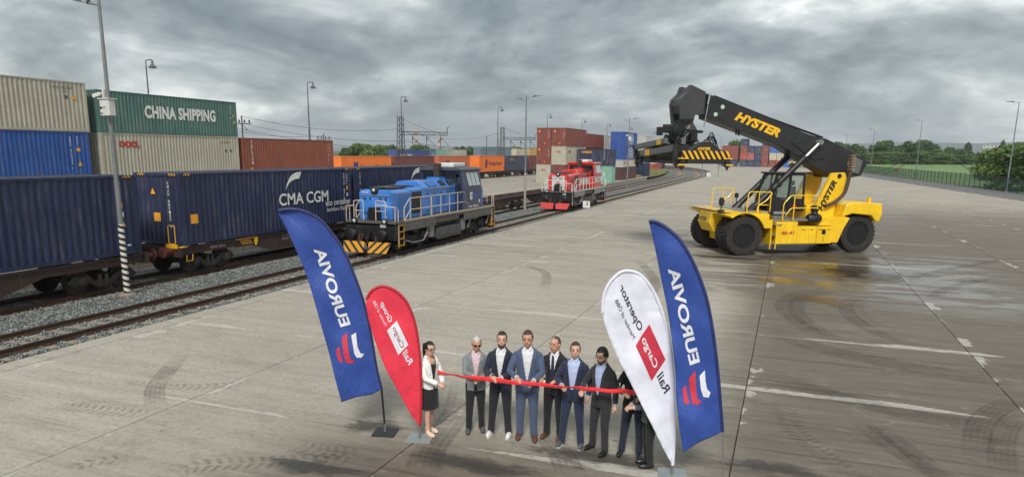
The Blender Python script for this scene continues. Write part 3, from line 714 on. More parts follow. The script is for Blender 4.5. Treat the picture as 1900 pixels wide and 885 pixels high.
def bogie(parent, y, zr=ZR, base=0.9):
    for dy in (-base, base): wheelset(parent, y+dy, zr)
    zc = zr+0.46
    for s in (-1, 1):
        b = MB(); pf = [(-base-0.5, zc+0.02), (-base-0.28, zc+0.24), (-base+0.3, zc+0.2), (-0.35, zc-0.02), (0.35, zc-0.02), (base-0.3, zc+0.2), (base+0.28, zc+0.24), (base+0.5, zc+0.02), (base+0.3, zc-0.12), (base-0.32, zc-0.05), (0.3, zc-0.26), (-0.3, zc-0.26), (-base+0.32, zc-0.05), (-base-0.3, zc-0.12)]
        b.prism([(y+u, z) for u, z in pf], 'x', s*0.93, s*1.05)
        for dy in (-base, base):
            b.lathe([(0.15, s*1.02), (0.16, s*1.14), (0.11, s*1.16), (0, s*1.16)], 12, 'x', (0, y+dy, zc))
            b.box(s*0.90, s*1.10, y+dy-0.22, y+dy-0.12, zc-0.1, zc+0.22); b.box(s*0.90, s*1.10, y+dy+0.12, y+dy+0.22, zc-0.1, zc+0.22)
        for q in (-0.14, 0.14): b.cyl((s*1.0, y+q, zc-0.2), (s*1.0, y+q, zc+0.18), 0.075, 8)
        b.build('bogie_frame', M_BOGIE, parent, 35)
    b = MB(); b.box(-0.92, 0.92, y-0.2, y+0.2, zc-0.08, zc+0.2); return b.build('bolster', M_BOGIE, parent)
def buffers(parent, y, s, z, mat, half=0.875):
    for sx in (-1, 1):
        b = MB(); b.lathe([(0.13, 0), (0.13, s*0.26), (0.10, s*0.27), (0.10, s*0.5), (0.22, s*0.52), (0.23, s*0.56), (0.16, s*0.585), (0, s*0.59)], 16, 'y', (sx*half, y, z)); b.box(sx*half-0.19, sx*half+0.19, y-0.02, y+0.02, z-0.19, z+0.19)
        b.build('buffer', mat, parent, 30)
def wagon(label, Y0, L, x=TX, zr=ZR, deck=1.212, group='flat container wagons', detail=True):
    t = thing('container_wagon', label, 'wagon', (x, Y0, zr), 0, group); h = deck
    for s in (-1, 1):
        pf = [(0.5, h-0.02), (L-0.5, h-0.02), (L-0.5, h-0.34), (5.2, h-0.34)]
        e = L; pf = [(0.5, h-0.03), (e-0.5, h-0.03), (e-0.5, h-0.36), (e-4.6, h-0.36), (e-6.2, h-0.80)]
        if L > 20: pf += [(L/2+3.6, h-0.80), (L/2+2.4, h-0.36), (L/2-2.4, h-0.36), (L/2-3.6, h-0.80)]
        pf += [(6.2, h-0.80), (4.6, h-0.36), (0.5, h-0.36)]
        b = MB(); b.prism(pf, 'x', s*1.02, s*1.12); b.build('side_sill', M_WAG, t)
        b = MB(); b.box(s*1.12, s*1.19, 0.5, L-0.5, h-0.09, h-0.03); b.build('sill_flange', M_WAG, t)
    b = MB(); b.box(-1.02, 1.02, -0.08, 0.08, h-0.25, h-0.04); cbm = b.mesh('cross_beam', [M_WAG])
    for i in range(10): link('cross_beam', cbm, t, (0, 0.8+i*(L-1.6)/9, 0))
    for y, s in ((0.5, -1), (L-0.5, 1)):
        b = MB(); b.box(-1.25, 1.25, y-0.08, y+0.08, h-0.42, h-0.04); b.build('headstock', M_WAG, t); buffers(t, y+s*0.08, s*0.9, 1.03, M_BUF)
        b = MB(); b.cyl((0, y, 0.95), (0, y+s*0.45, 0.95), 0.05, 8); b.beam((0, y+s*0.42, 0.98), (0, y+s*0.44, 0.6), 0.08, 0.1); b.build('draw_hook', M_BOGIE, t)
    bog = [2.3, L-2.3]+([L/2] if L > 20 else [])
    for y in bog: bogie(t, y, 0.0)
    if detail:
        for y, s in ((0.5, 1), (L-0.5, -1)):
            b = MB()
            if s == 1:
                b.tube(rot_path([(0.78, y-0.12, h-0.3), (0.78, y-0.12, h+0.86), (1.12, y-0.12, h+0.86), (1.12, y-0.12, h+0.12), (0.78, y-0.12, h+0.12)], 4, 0.08), 0.018, 6); b.box(0.62, 1.2, y-0.15, y-0.09, h-0.06, h+0.1)
                b.tube([(1.2, y+0.35, h-0.38), (1.2, y+0.3, h-0.62), (1.2, y+0.62, h-0.62), (1.2, y+0.66, h-0.36)], 0.014, 6); b.box(0.95, 1.26, y, y+0.34, h-0.05, h-0.02)
                b.build('step_handle', M_YRAIL, t)
        for y in [4.4, L/2-3.4] if L > 20 else [4.4]:
            me_ = poly_sheet('hazard_strip', [(1.195, y-0.7, h-0.085), (1.195, y+0.7, h-0.085), (1.195, y+0.7, h-0.035), (1.195, y-0.7, h-0.035)], HZ_STRIPE, t)
            poly_sheet('hazard_strip', [(1.125, y-0.2, h-0.34), (1.125, y+0.5, h-0.34), (1.125, y+0.3, h-0.11), (1.125, y-0.4, h-0.11)], HZ_STRIPE, t)
            b = MB(); b.box(1.12, 1.2, y+0.55, y+0.72, h-0.3, h-0.1); b.cyl((1.16, y+0.63, h-0.42), (1.16, y+0.63, h-0.28), 0.05, 8); b.build('locking_pin', M_YRAIL, t)
        letter('4582 4554', t, plain('faded_lettering', (0.35, 0.33, 0.31), 0.7), (1.123, 2.2, h-0.27), EY, EZ, 0.11, 0.9); letter('31 81\n4560 011-4', t, plain('faded_lettering', (0.35, 0.33, 0.31), 0.7), (1.123, 6.9, h-0.42), EY, EZ, 0.26, 1.2, bold=0.0)
        poly_sheet('sticker', [(1.124, 9.4, h-0.38), (1.124, 10.3, h-0.38), (1.124, 10.3, h-0.14), (1.124, 9.4, h-0.14)], LET_ORANGE, t); 
        poly_sheet('sticker', [(1.124, 9.75, h-0.62), (1.124, 9.95, h-0.62), (1.124, 9.85, h-0.44)], LET_ORANGE, t)
    return t
wagon('brown container wagon under the leftmost navy container', -4.6, 25.7)
wagon('brown container wagon under the two navy containers with white swooshes', 21.75, 26.2)
wagon('empty brown flat wagon coupled behind the blue locomotive, next to the lamp post', 48.9, 26.2, detail=False)

# ---- stacks behind the train
SX = -40.15-CW/2; z0 = -0.15; h = 2.896; g = 'stacked containers behind the container train'
a1 = container('weathered beige container on top, leftmost of the upper stack', BEIGE, SX, 20.9, z0+2*h, group=g, rust=0.3, fade=0.3)
a2 = container('dark green container with white block letters on top of the stack', GREEN, SX, 33.75, z0+2*h, H=2.591, group=g, rust=0.35, fade=0.25)
a3 = container('bright blue container under the beige one, leftmost of the stack', BLUE, SX, 20.75, z0+h, H=2.88, group=g, rust=0.1, fade=0.1)
a4 = container('beige container with red letters under the green one', BEIGE, SX, 33.75, z0+h, group=g, rust=0.18, fade=0.3)
a5 = container('reddish brown container with white vertical letters at the end of the stack', RUST, SX, 46.35, z0+h, H=2.85, group=g, rust=0.0, fade=0.05)
for i, (yy, cc, nm) in enumerate(((20.8, DBROWN, 'brown container at the bottom under the bright blue one'), (33.75, SLATE, 'slate container at the bottom under the beige one with red letters'), (46.35, BLUE, 'blue container at the bottom under the reddish brown one'))): container(nm, cc, SX, yy, z0, group=g)
CODE_D = plain('dark_code_lettering', (0.10, 0.09, 0.08), 0.7)
side_text(a2, 'CHINA SHIPPING', LET_WHITE, 3.55, 1.02, 0.84, 6.4, bold=0.045, space=1.05)
side_text(a4, 'OOCL', LET_RED, 1.35, 2.02, 0.40, 1.55, bold=0.06); side_column(a5, 'TRITON', LET_WHITE, 1.0, 2.65, 0.26, 0.32, bold=0.02)
side_text(a1, 'OOL 06218 1', CODE_D, 9.9, 2.45, 0.14, 1.5, bold=0.0); side_text(a1, '45G1', CODE_D, 10.6, 2.24, 0.1, 0.4, bold=0); side_patch(a1, CODE_D, 10.75, 10.95, 1.9, 2.08); side_patch(a1, LET_ORANGE, 11.25, 11.48, 1.88, 2.08)
side_text(a4, 'OOLU 825511 1', CODE_D, 10.2, 2.4, 0.12, 1.3, bold=0.0); side_patch(a4, CODE_D, 10.7, 10.9, 1.75, 1.95); side_patch(a4, CODE_D, 11.2, 11.4, 1.75, 1.95)
side_column(a3, 'GESU 619442 1', LET_WHITE, 10.9, 2.62, 0.11, 0.15); side_column(a3, '45G1', LET_WHITE, 11.35, 2.62, 0.11, 0.15); side_patch(a3, LET_ORANGE, 11.3, 11.55, 1.75, 1.95); tri(a3, LET_ORANGE, 11.45, 0.9, 0.3)
side_text(a3, 'O', LET_WHITE, 1.15, 1.25, 0.35); side_text(a3, 'i', LET_WHITE, 1.3, 0.85, 0.25)
side_column(a2, 'CCLU 4', LET_WHITE, 11.5, 2.35, 0.12, 0.18); side_patch(a2, LET_ORANGE, 11.75, 11.88, 1.45, 1.65); side_patch(a2, LET_ORANGE, 11.78, 11.92, 0.95, 1.15)
side_column(a5, 'TRHU 42121', LET_WHITE, 11.35, 2.5, 0.11, 0.17); side_column(a5, '42G1', LET_WHITE, 11.6, 2.5, 0.12, 0.3); side_patch(a5, LET_ORANGE, 0.85, 1.1, 0.25, 0.55)

# ---- background train
BX = -53.2; g = 'containers on the background train'; BZ = 1.05
k_ = 0
for lab, cc, yy, txt in (('orange container with dark logo beside the reddish brown stack end', ORANGE, 77.4, 1), ('brown container of the background train, between the two orange ones', DBROWN, 90.7, 0),
                         ('faded coral container with dark logo behind the blue locomotive cab', CORAL, 104.3, 1), ('bright orange container with blue logo just right of the locomotive cab', ORANGE, 120.6, 1),
                         ('dark blue container behind the grey lamp post in the background train', (0.035, 0.045, 0.095), 134.4, 0), ('brown container at the far end of the background train', DBROWN, 148.0, 0)):
    t = container(lab, cc, BX, yy, BZ, group=g, rust=0.05)
    if txt:
        DB_ = plain('dark_blue_lettering', (0.02, 0.03, 0.16), 0.6)
        side_text(t, 'Hapag-Lloyd', DB_ if cc == ORANGE else CODE_D, 4.5, 1.0, 0.85, 6.2, bold=0.01)
        for q, dz in ((0, 0), (0.55, 0.0)):
            poly_sheet('logo_mark', [(CW/2-0.002, 2.6+q, 0.75), (CW/2-0.002, 3.0+q, 0.75), (CW/2-0.002, 3.3+q, 2.2), (CW/2-0.002, 2.9+q, 2.2)], DB_, t)
        poly_sheet('logo_mark', [(CW/2-0.001, 2.6, 1.38), (CW/2-0.001, 3.6, 1.38), (CW/2-0.001, 3.68, 1.66), (CW/2-0.001, 2.68, 1.66)], DB_, t)
    elif yy == 134.4: side_text(t, 'COSCO', LET_ORANGE, 1.4, 1.9, 0.5, 2.2)
    k_ += 1
    wagon(['first', 'second', 'third', 'fourth', 'fifth', 'sixth'][k_-1]+' flat wagon of the background train, counted from the left', yy-0.75, 13.7, BX, -0.15, 1.15, 'wagons of the background train', False)

# ---- further containers beyond the background train
g = 'distant containers beyond the background train'; X2 = -82
for lab, cc, px0, top, txt in (('blue distant container with white letters, leftmost beyond the orange containers', (0.02, 0.06, 0.22), 737, 277.5, 'MSK LINE'), ('second blue distant container, just right of the first blue one', (0.018, 0.05, 0.20), 764, 277.5, ''), ('pale green distant container beyond the brown ones', MINT, 798, 277.5, 'E'), ('white distant container next to the pale green one', WHITEC, 829, 277.5, ''),
                               ('slate blue distant container behind the bright orange one', SLATE, 893, 272.5, ''), ('second slate distant container toward the lamp post', SLATE, 922, 272.5, ''), ('beige distant container behind the lamp post', CREAM, 958, 275.5, 'O'), ('yellow distant container left of the central brown stack', YELL, 984, 275.5, '')):
    P = on_x(px0, top, X2); H_ = 2.9
    t = container(lab, cc, X2-CW/2, P.y, P.z-H_, group=g, rust=0.1, fade=0.3); 
    if txt: side_text(t, txt, LET_WHITE if txt != 'O' else LET_RED, 1.5, 0.9, 1.0, bold=0.03)
    t2 = container('lower '+lab.replace('distant container', 'container'), cc, X2-CW/2, P.y, P.z-2*H_, group=g, rust=0.1, fade=0.3)
for px0, nm in ((870, 'rusty brown open freight wagon beyond the white distant container'), (882, 'second rusty open freight wagon beyond the orange container')):
    P = on_x(px0, 281, X2+3); t = thing('freight_wagon', nm, 'wagon', (X2+1.8, P.y, -0.15), 0, 'rusty freight wagons'); b = MB(); b.box(-1.3, 1.3, 0, 9, 1.2, 3.6)
    for i in range(9): b.box(1.3, 1.38, 0.2+i, 0.35+i, 1.2, 3.6)
    b.build('body', paint('rusty_wagon', (0.14, 0.10, 0.08), 0.8, 0, 0.6, 0.8), t)
    for y in (2, 7): wheelset(t, y, 0.0)
    b = MB(); b.box(-1.0, 1.0, 0.3, 8.7, 0.5, 1.2); b.build('underframe', M_BOGIE, t)

# ---- stacks beside the red locomotive
g = 'stack beside the red locomotive'
S0 = on_z(1008, 336, -0.15); sx0, sy0 = -37.4, 113.0
h6 = 2.896
for j, (col3, names) in enumerate((((BEIGE, BROWN, BROWN), ('beige container at the bottom left of the stack behind the red locomotive', 'brown container in the middle of the left column behind the red locomotive', 'brown container on top of the left column behind the red locomotive')),
                          ((DBROWN, BEIGE, BROWN), ('brown bottom container half hidden behind the red locomotive hood', 'beige container with red letters above the red locomotive', 'brown container with yellow sticker on top of the right column')))):
    for i in range(3):
        t = container(names[i], col3[i], sx0+j*2.52, sy0, -0.15+i*h6, group=g, rust=0.15, fade=0.15)
        if col3[i] == BEIGE: end_text(t, 'OOCL', LET_RED, -0.45, 1.9, 0.28, 0.9, bold=0.05)
        if col3[i] == BEIGE and j == 1: side_text(t, 'OOCL', LET_RED, 1.4, 1.9, 0.4, 1.5, bold=0.05)
        if col3[i] == BROWN:
            for q in range(7): end_text(t, 'T4U0871'[q], LET_WHITE, 0.75, 2.45-q*0.19, 0.13, 0.1, bold=0)
            end_patch(t, LET_ORANGE, -0.9+j*0.1, -0.65+j*0.1, 2.2, 2.5); end_patch(t, LET_ORANGE, 0.05, 0.22, 0.35, 0.55)
G = lambda x, y, d: at_depth(x, y, d)
# second group, a little further: top brown + white, blue pair and others
for lab, cc, X_, Y_, Z_, L_, tx in (
    ('reddish brown container on the second level behind the top brown one', BROWN, -34.9, 126.2, -0.15+h6, 12.192, ''), ('brown bottom container behind the two columns by the red locomotive', DBROWN, -34.9, 126.2, -0.15, 12.192, ''), ('brown upper container behind the brown columns, top level', BROWN, -34.9, 126.2, -0.15+2*h6-0.55, 12.192, ''),
    ('beige top container with a small red mark behind the brown columns', WHITEC, -34.9, 139.2, -0.15+2*h6-0.6, 12.192, 'r'), ('beige middle container behind the brown columns', WHITEC, -34.9, 139.2, -0.15+h6-0.3, 12.192, ''), ('beige bottom container behind the brown columns', WHITEC, -34.9, 139.2, -0.15, 12.192, '')):
    t = container(lab, cc, X_, Y_, Z_, L_, group='second row beside the red locomotive', rust=0.1)
    if tx: side_text(t, 'E', LET_RED, 1.0, 2.0, 0.4)
# twenty-foot boxes standing across
P = on_y(1071, 281, 119.0)
t = container('navy short container lying across, above the pale green one by the red cab', (0.014, 0.022, 0.058), P.x+6.2, 121.2, 2.5, 6.058, 2.75, R(90), group='short containers by the red cab', rust=0.05)
t.location = (P.x+6.058, 119.0+CW/2, 2.55)
letter('HAMBURG', t, LET_ORANGE, (-CW/2-0.004, 5.2, 2.05), (0, -1, 0), EZ, 0.36, 1.7)
for q in range(7): letter('SUDU471'[q], t, LET_WHITE, (-CW/2-0.004, 1.45, 2.3-q*0.2), (0, -1, 0), EZ, 0.15, 0.1, bold=0)
t2 = container('pale green short container under the navy one beside the red cab', MINT, 0, 0, 0, 6.058, 2.7, R(90), group='short containers by the red cab', rust=0.15); t2.location = (P.x+6.05, 119.0+CW/2+0.02, -0.15)
letter('X', t2, LET_WHITE, (-CW/2-0.004, 1.6, 0.9), (0, -1, 0), EZ, 0.8, 0.5, bold=0)
D0 = 131.0
P = on_y(1130, 338, D0)
BL2 = (0.012, 0.07, 0.33); zz_ = -0.15
def emblem(t, y, z):
    for r1, r2 in ((0.95, 0.78), (0.52, 0.3)):
        vs = [(CW/2+0.002, y+2.2*r1*math.cos(a), z+r1*math.sin(a)) for a in [6.2832*i/20 for i in range(20)]]+[(CW/2+0.002, y+2.2*r2*math.cos(a), z+r2*math.sin(a)) for a in [6.2832*i/20 for i in range(20)]]
        me = bpy.data.meshes.new('emblem'); me.from_pydata(vs, [], [(i, (i+1) % 20, 20+(i+1) % 20, 20+i) for i in range(20)]); me.materials.append(LET_WHITE); link('emblem', me, t)
for lab, cc, hh, tx in (('dark brown container at the bottom of the blue column', DARKB, 2.3, ''), ('low beige container with red mark above the dark brown one', WHITEC, 1.35, 'r'), ('blue container with white emblem, lower of the two', BL2, 2.45, 'e'), ('blue container with white emblem on top of its column', BL2, 2.5, 'e')):
    t = container(lab, cc, P.x+CW/2, D0, zz_, 12.192, hh, group='blue column by the lamp post', rust=0.08); zz_ += hh
    if tx == 'e': emblem(t, 6.6, 1.25)
    if tx == 'r': side_text(t, 'E', LET_RED, 1.2, 0.5, 0.5, 1.0)
for lab, cc, z_, in (('beige container right of the upper blue one', WHITEC, 2), ('navy container right of the blue column, lower level', NAVY, 0), ('slate container right of the blue column, middle level', SLATE, 1)):
    container(lab, cc, on_y(1175, 300, 152).x+CW/2, 152, -0.15+z_*2.75, 6.058, 2.75, group='boxes right of the blue column')
P = on_z(1172, 322, -0.15)
container('dark blue container standing on the grass by the bend', NAVY, P.x+1.2, P.y, -0.15, 6.058, 2.591, group='boxes near the bend')
P = on_z(1196, 317, -0.15)
t = container('red low container with a white cover near the bend', RED, P.x+1.5, P.y, -0.15, 12.192, 2.0, group='boxes near the bend')
b = MB(); b.prism([(-1.25, 2.0), (-1.2, 2.35), (0, 2.6), (1.2, 2.35), (1.25, 2.0)], 'y', 0, 9); b.build('tarpaulin', plain('white_tarpaulin', (0.6, 0.6, 0.58), 0.8), t)
P = on_z(1200, 312, -0.15)
container('brown container beside the white covered one near the bend', BROWN, P.x+6, P.y+25, -0.15, 12.192, 2.9, group='boxes near the bend'); container('brown container above, beside the black spreader arms', DBROWN, P.x+2, P.y+5, -0.15+5.2, 12.192, 2.9, group='boxes near the bend'); container('brown middle container beside the black spreader arms', BROWN, P.x+2, P.y+5, -0.15+2.6, 12.192, 2.6, group='boxes near the bend'); container('navy bottom container beside the black spreader arms', NAVY, P.x+2, P.y+5, -0.15, 12.192, 2.6, group='boxes near the bend')

# ---- far block of stacks at the end of the yard (ends towards us)
NV = (0.025, 0.035, 0.085); RB = (0.23, 0.05, 0.035); RD = (0.40, 0.06, 0.045); GN = (0.04, 0.05, 0.085); CB = (0.02, 0.13, 0.50)
cols = [(1372.6, (GN, RD, RB, NV)), (1384.5, (NV, (0.38, 0.10, 0.07), NV)), (1395.7, (NV, NV, GN)), (1407.6, (RB, RB, RB, NV)), (1420, (RB, CREAM, CB)), (1433, ((0.42, 0.09, 0.06), CREAM, CB)), (1446, (CB, CB, (0.03, 0.10, 0.35)))]
cn = ['first', 'second', 'third', 'fourth', 'fifth', 'sixth', 'seventh']; ln = ['bottom', 'second', 'third', 'top']
yy = 292.0; x0 = on_y(1372.6, 300, yy).x
cname = {NV: 'navy', RB: 'reddish brown', RD: 'red', GN: 'grey navy', CREAM: 'cream', CB: 'bright blue'}
for i, (px0, st) in enumerate(cols):
    for j, cc in enumerate(st):
        t = container('%s container, %s level of the %s far column from the left' % (cname.get(cc, 'faded red' if cc[0] > 0.3 else 'blue'), ln[j], cn[i]), cc, x0+CW/2+i*2.56+(0.3 if i > 3 else 0), yy, z0+0.15+j*2.6, 12.192, 2.591, group='far block of stacks across the yard', rust=0.05, door_first=True)
        end_patch(t, LET_WHITE, 0.2, 0.45, 1.0, 1.2)
for j, (cc, nm) in enumerate(((NV, 'navy box at the foot of the red stack behind the striped spreader'), (RB, 'red box on the middle level behind the striped spreader'), (RB, 'red box on the upper level behind the striped spreader'))):
    P = on_y(1327, 300, yy); container(nm, cc, P.x+3.2, yy+1, j*2.6, 6.058, 2.591, R(90), group='red stack behind the spreader', rust=0.05).location = (P.x+8.2, yy+2, j*2.6)
# ================================================================== locomotives
M_DKG = paint('underframe_grey', (0.10, 0.095, 0.088), 0.6, 0.1, 0.4, 0.05, 0.1)
M_BLK = paint('black_steel', (0.014, 0.014, 0.015), 0.45, 0.1, 0.25, 0, 0.05)
M_GLASS = NT('dark_window_glass').set(Base_Color=(0.015, 0.018, 0.02), Roughness=0.06, Specular_IOR_Level=0.7)
M_PANE = NT('sky_tinted_glass').set(Base_Color=(0.62, 0.65, 0.65), Roughness=0.08, Metallic=0.7)  # whitish sky reflection put into the base colour
M_LAMP = NT('lamp_glass').set(Base_Color=(0.55, 0.55, 0.50), Roughness=0.15)
M_SILV = plain('grey_pipe', (0.30, 0.29, 0.27), 0.5, 0.3)
M_TANK = paint('brown_air_tank', (0.17, 0.135, 0.11), 0.5, 0.1, 0.4)
def plow_mat(name, a_, c_):
    k = NT(name); X, Y, Z = k.xyz(k.obj()); s = k.math('FRACT', k.math('ADD', k.math('MULTIPLY', k.math('SUBTRACT', k.math('ABSOLUTE', X), k.math('MULTIPLY', Z, 1.0)), 2.3), 20.15))
    n = k.noise(k.obj(), (1, 1, 1), 5, 6, 0.7); col = k.mix(k.math('GREATER_THAN', s, 0.6), a_, c_)
    return k.set(Base_Color=k.mix(k.math('MULTIPLY', k.step(n, 0.5, 0.7), 0.4), col, (0.09, 0.07, 0.05)), Roughness=0.6)
M_PLOWY = plow_mat('yellow_black_plough', (0.62, 0.29, 0.012), (0.02, 0.02, 0.02))
def hood_section(b, y0, y1, hw, z0, z1, ch, nose=0.0):
    """boxy hood with chamfered top edges"""
    def ring(y, s): return [(-hw*s, y, z0), (-hw*s, y, z1-ch), (-(hw-ch)*s, y, z1), ((hw-ch)*s, y, z1), (hw*s, y, z1-ch), (hw*s, y, z0)]
    rs = [ring(y0, 1.0), ring(y1, 1.0)]
    vs = sum(rs, []); n = 6
    fs = [tuple(range(n)), tuple(range(2*n-1, n-1, -1))]+[(i, (i+1) % n, n+(i+1) % n, n+i) for i in range(n)]
    b.add(vs, fs)
def rail_tube(b, pts, r=0.024, rad=0.12): b.tube(rot_path(pts, 5, rad), r, 6)
def loco(label, Y0, hoodc, cabc, plow, railc, skirt, front_panel=None, blue=True):
    t = thing('shunting_locomotive', label, 'locomotive', (TRK[0]-0.05, Y0, ZR), 0, 'shunting locomotives')
    H_ = paint('locomotive_paint', hoodc, 0.36, 0, 0.3, 0, 0.05, coat=0.25); Cb = paint('cab_paint', cabc, 0.33, 0, 0.1, coat=0.3); SK = paint('skirt_paint', skirt, 0.55, 0.1, 0.4)
    RC = plain('handrail_paint', railc, 0.5); dk = 1.66
    # frame
    b = MB(); b.box(-1.42, 1.42, 0.0, 12.9, 1.45, dk); b.build('footplate', M_DKG, t)
    b = MB()
    for s in (-1, 1): b.box(s*1.425, s*1.46, 0.95, 12.75, dk-0.06, dk+0.045)
    b.build('walkway_edge', plain('walkway_edge', (0.42, 0.35, 0.27) if blue else (0.6, 0.58, 0.53), 0.6), t)
    for s in (-1, 1):
        for y0, y1, zz_ in ((0.95, 3.2, 1.12), (3.3, 4.4, 1.12), (8.2, 10.3, 1.08), (10.4, 12.4, 1.12)):
            b = MB(); b.box(s*1.36, s*1.44, y0, y1, zz_, 1.59); q = (y0+y1)/2
            b.box(s*1.44, s*1.46, q-0.12, q+0.12, zz_+0.12, zz_+0.34); b.build('side_skirt', SK, t, bevel=0.012)
        b = MB(); b.lathe([(0, 4.55), (0.14, 4.58), (0.19, 4.66), (0.19, 7.55), (0.14, 7.63), (0, 7.66)], 16, 'y', (s*1.18, 0, 1.33)); b.build('air_tank', M_TANK, t, 35)
        b = MB(); b.prism([(4.7, 0.42), (4.95, 0.28), (7.75, 0.28), (8.0, 0.42), (8.0, 0.92), (4.7, 0.92)], 'x', s*0.5, s*1.3); b.box(s*1.3, s*1.33, 5.1, 5.9, 0.45, 0.8); b.box(s*1.3, s*1.33, 6.4, 7.4, 0.4, 0.85); b.build('fuel_tank', M_DKG, t, bevel=0.02)
        b = MB()
        for y in (4.2, 8.3): b.box(s*0.9, s*1.3, y-0.25, y+0.25, 0.5, 1.2)
        for y in (3.4, 9.0, 11.9): b.cyl((s*1.25, y, 0.55), (s*1.25, y+0.5, 1.15), 0.06, 8)
        b.tube([(s*1.36, 1.2, 0.62), (s*1.38, 1.9, 0.45), (s*1.38, 3.0, 0.45), (s*1.36, 3.6, 0.8)], 0.03, 6); b.build('pipework', M_SILV if s > 0 else M_DKG, t)
    b = MB(); b.box(-0.9, 0.9, 3.2, 9.6, 0.75, 1.46); b.build('main_frame', M_BLK, t)
    for yb in (2.5, 10.2):
        for dy in (-1.15, 1.15): wheelset(t, yb+dy, 0.0, 0.5)
        for s in (-1, 1):
            b = MB(); b.prism([(yb-1.75, 0.62), (yb-1.5, 0.85), (yb-0.5, 0.78), (yb+0.5, 0.78), (yb+1.5, 0.85), (yb+1.75, 0.62), (yb+1.6, 0.4), (yb+0.7, 0.5), (yb+0.45, 0.3), (yb-0.45, 0.3), (yb-0.7, 0.5), (yb-1.6, 0.4)], 'x', s*0.98, s*1.12)
            for dy in (-1.15, 1.15):
                b.lathe([(0.17, s*1.08), (0.18, s*1.2), (0.1, s*1.24), (0, s*1.24)], 12, 'x', (0, yb+dy, 0.5)); b.cyl((s*1.08, yb+dy-0.3, 0.5), (s*1.08, yb+dy-0.3, 0.95), 0.09, 8); b.cyl((s*1.08, yb+dy+0.3, 0.5), (s*1.08, yb+dy+0.3, 0.95), 0.09, 8)
            b.box(s*1.0, s*1.22, yb-0.3, yb+0.3, 0.9, 1.2); b.box(s*1.1, s*1.25, yb+0.5, yb+0.95, 0.55, 0.85)
            b.build('bogie_frame', M_BOGIE if blue else M_DKG, t, 35)
    for y, s in ((0.0, -1), (12.9, 1)):
        b = MB(); b.box(-1.42, 1.42, min(y, y-s*0.3), max(y, y-s*0.3), 0.72, 1.56); b.box(-1.30, -0.35, min(y, y+s*0.04), max(y, y+s*0.04), 0.78, 1.35); b.box(0.35, 1.30, min(y, y+s*0.04), max(y, y+s*0.04), 0.78, 1.35); b.build('buffer_beam', M_BLK, t, bevel=0.015)
        for sx in (-1, 1):
            b = MB(); b.lathe([(0.16, 0), (0.16, s*0.2), (0.12, s*0.22), (0.12, s*0.42), (0.24, s*0.44), (0.26, s*0.48), (0.2, s*0.51), (0, s*0.52)], 18, 'y', (sx*0.875, y, 1.04)); b.build('buffer', M_BLK, t, 30)
            b = MB(); b.prism([(sx*0.12, 0.66), (sx*1.38, 0.66), (sx*1.18, 0.14), (sx*0.12, 0.14)], 'y', y+s*0.30, y+s*0.36)
            pl = b.build('snow_plough', plow, t)
            for v_ in pl.data.vertices: v_.co.y += s*(0.66-v_.co.z)*0.35
            b = MB(); b.beam((sx*0.6, y-s*0.1, 0.75), (sx*0.6, y+s*0.33, 0.5), 0.08, 0.08); b.tube([(sx*0.4, y+s*0.06, 1.0), (sx*0.42, y+s*0.2, 0.75), (sx*0.3, y+s*0.32, 0.55), (sx*0.2, y+s*0.2, 0.45)], 0.025, 6, 0); b.tube([(sx*0.55, y+s*0.06, 1.0), (sx*0.55, y+s*0.24, 0.72), (sx*0.42, y+s*0.36, 0.5)], 0.025, 6); b.build('brake_hose', plain('brake_hose', (0.12, 0.05, 0.035), 0.6), t)
            b = MB(); b.lathe([(0.15, 0), (0.16, s*0.1), (0.12, s*0.11)], 16, 'y', (sx*0.86, y, 1.66)); hl = b.build('headlight', M_BLK, t, 30)
            b = MB(); b.lathe([(0.10, s*0.102), (0.06, s*0.125), (0, s*0.13)], 14, 'y', (sx*0.86, y, 1.66)); b.build('lens', M_LAMP, hl, 30)
        b = MB(); b.box(-0.1, 0.1, min(y, y+s*0.2), max(y, y+s*0.2), 0.85, 1.1); b.beam((0, y+s*0.18, 1.0), (0, y+s*0.3, 0.55), 0.09, 0.14); b.build('draw_hook', M_BLK, t)
        b = MB(); b.box(0.62, 0.92, y+s*0.02, y+s*0.08, 1.36, 1.50); b.build('number_plate', plain('pale_plate', (0.35, 0.4, 0.4), 0.5), t)
    # hoods
    b = MB(); hood_section(b, 0.55, 2.45, 0.93, dk+0.02, 3.16, 0.14)
    o = b.build('front_hood', H_, t, bevel=0.02)
    for v_ in o.data.vertices:
        if v_.co.y < 0.6 and v_.co.z > 3.1: v_.co.y += 0.1
    b = MB()
    b.prism([(-0.34, 1.70), (-0.34, 2.05), (-0.24, 2.3), (0.24, 2.3), (0.34, 2.05), (0.34, 1.70)], 'y', 0.30, 0.56); b.build('front_step_box', M_BLK, o)
    for x in (-0.6, -0.3, 0.3, 0.6):
        b = MB()
        for z in (1.98, 2.72): b.cbox((x, 0.535, z), (0.07, 0.03, 0.10))
        b.build('door_hinge', M_BLK, o)
    b = MB(); b.box(-0.85, 0.85, 0.53, 0.55, 2.86, 2.90); b.build('trim_strip', M_SILV, o)
    b = MB(); b.lathe([(0.19, 0.62), (0.19, 0.46), (0.15, 0.44)], 18, 'y', (-0.03, 0, 3.16)); hl = b.build('headlight', M_BLK, t, 30)
    b = MB(); b.lathe([(0.11, 0.455), (0.07, 0.43), (0, 0.42)], 14, 'y', (-0.03, 0, 3.16)); b.build('lens', M_LAMP, hl, 30)
    b = MB(); hood_section(b, 2.48, 3.84, 0.935, dk+0.02, 3.22, 0.14); o2 = b.build('radiator_hood', H_, t, bevel=0.02)
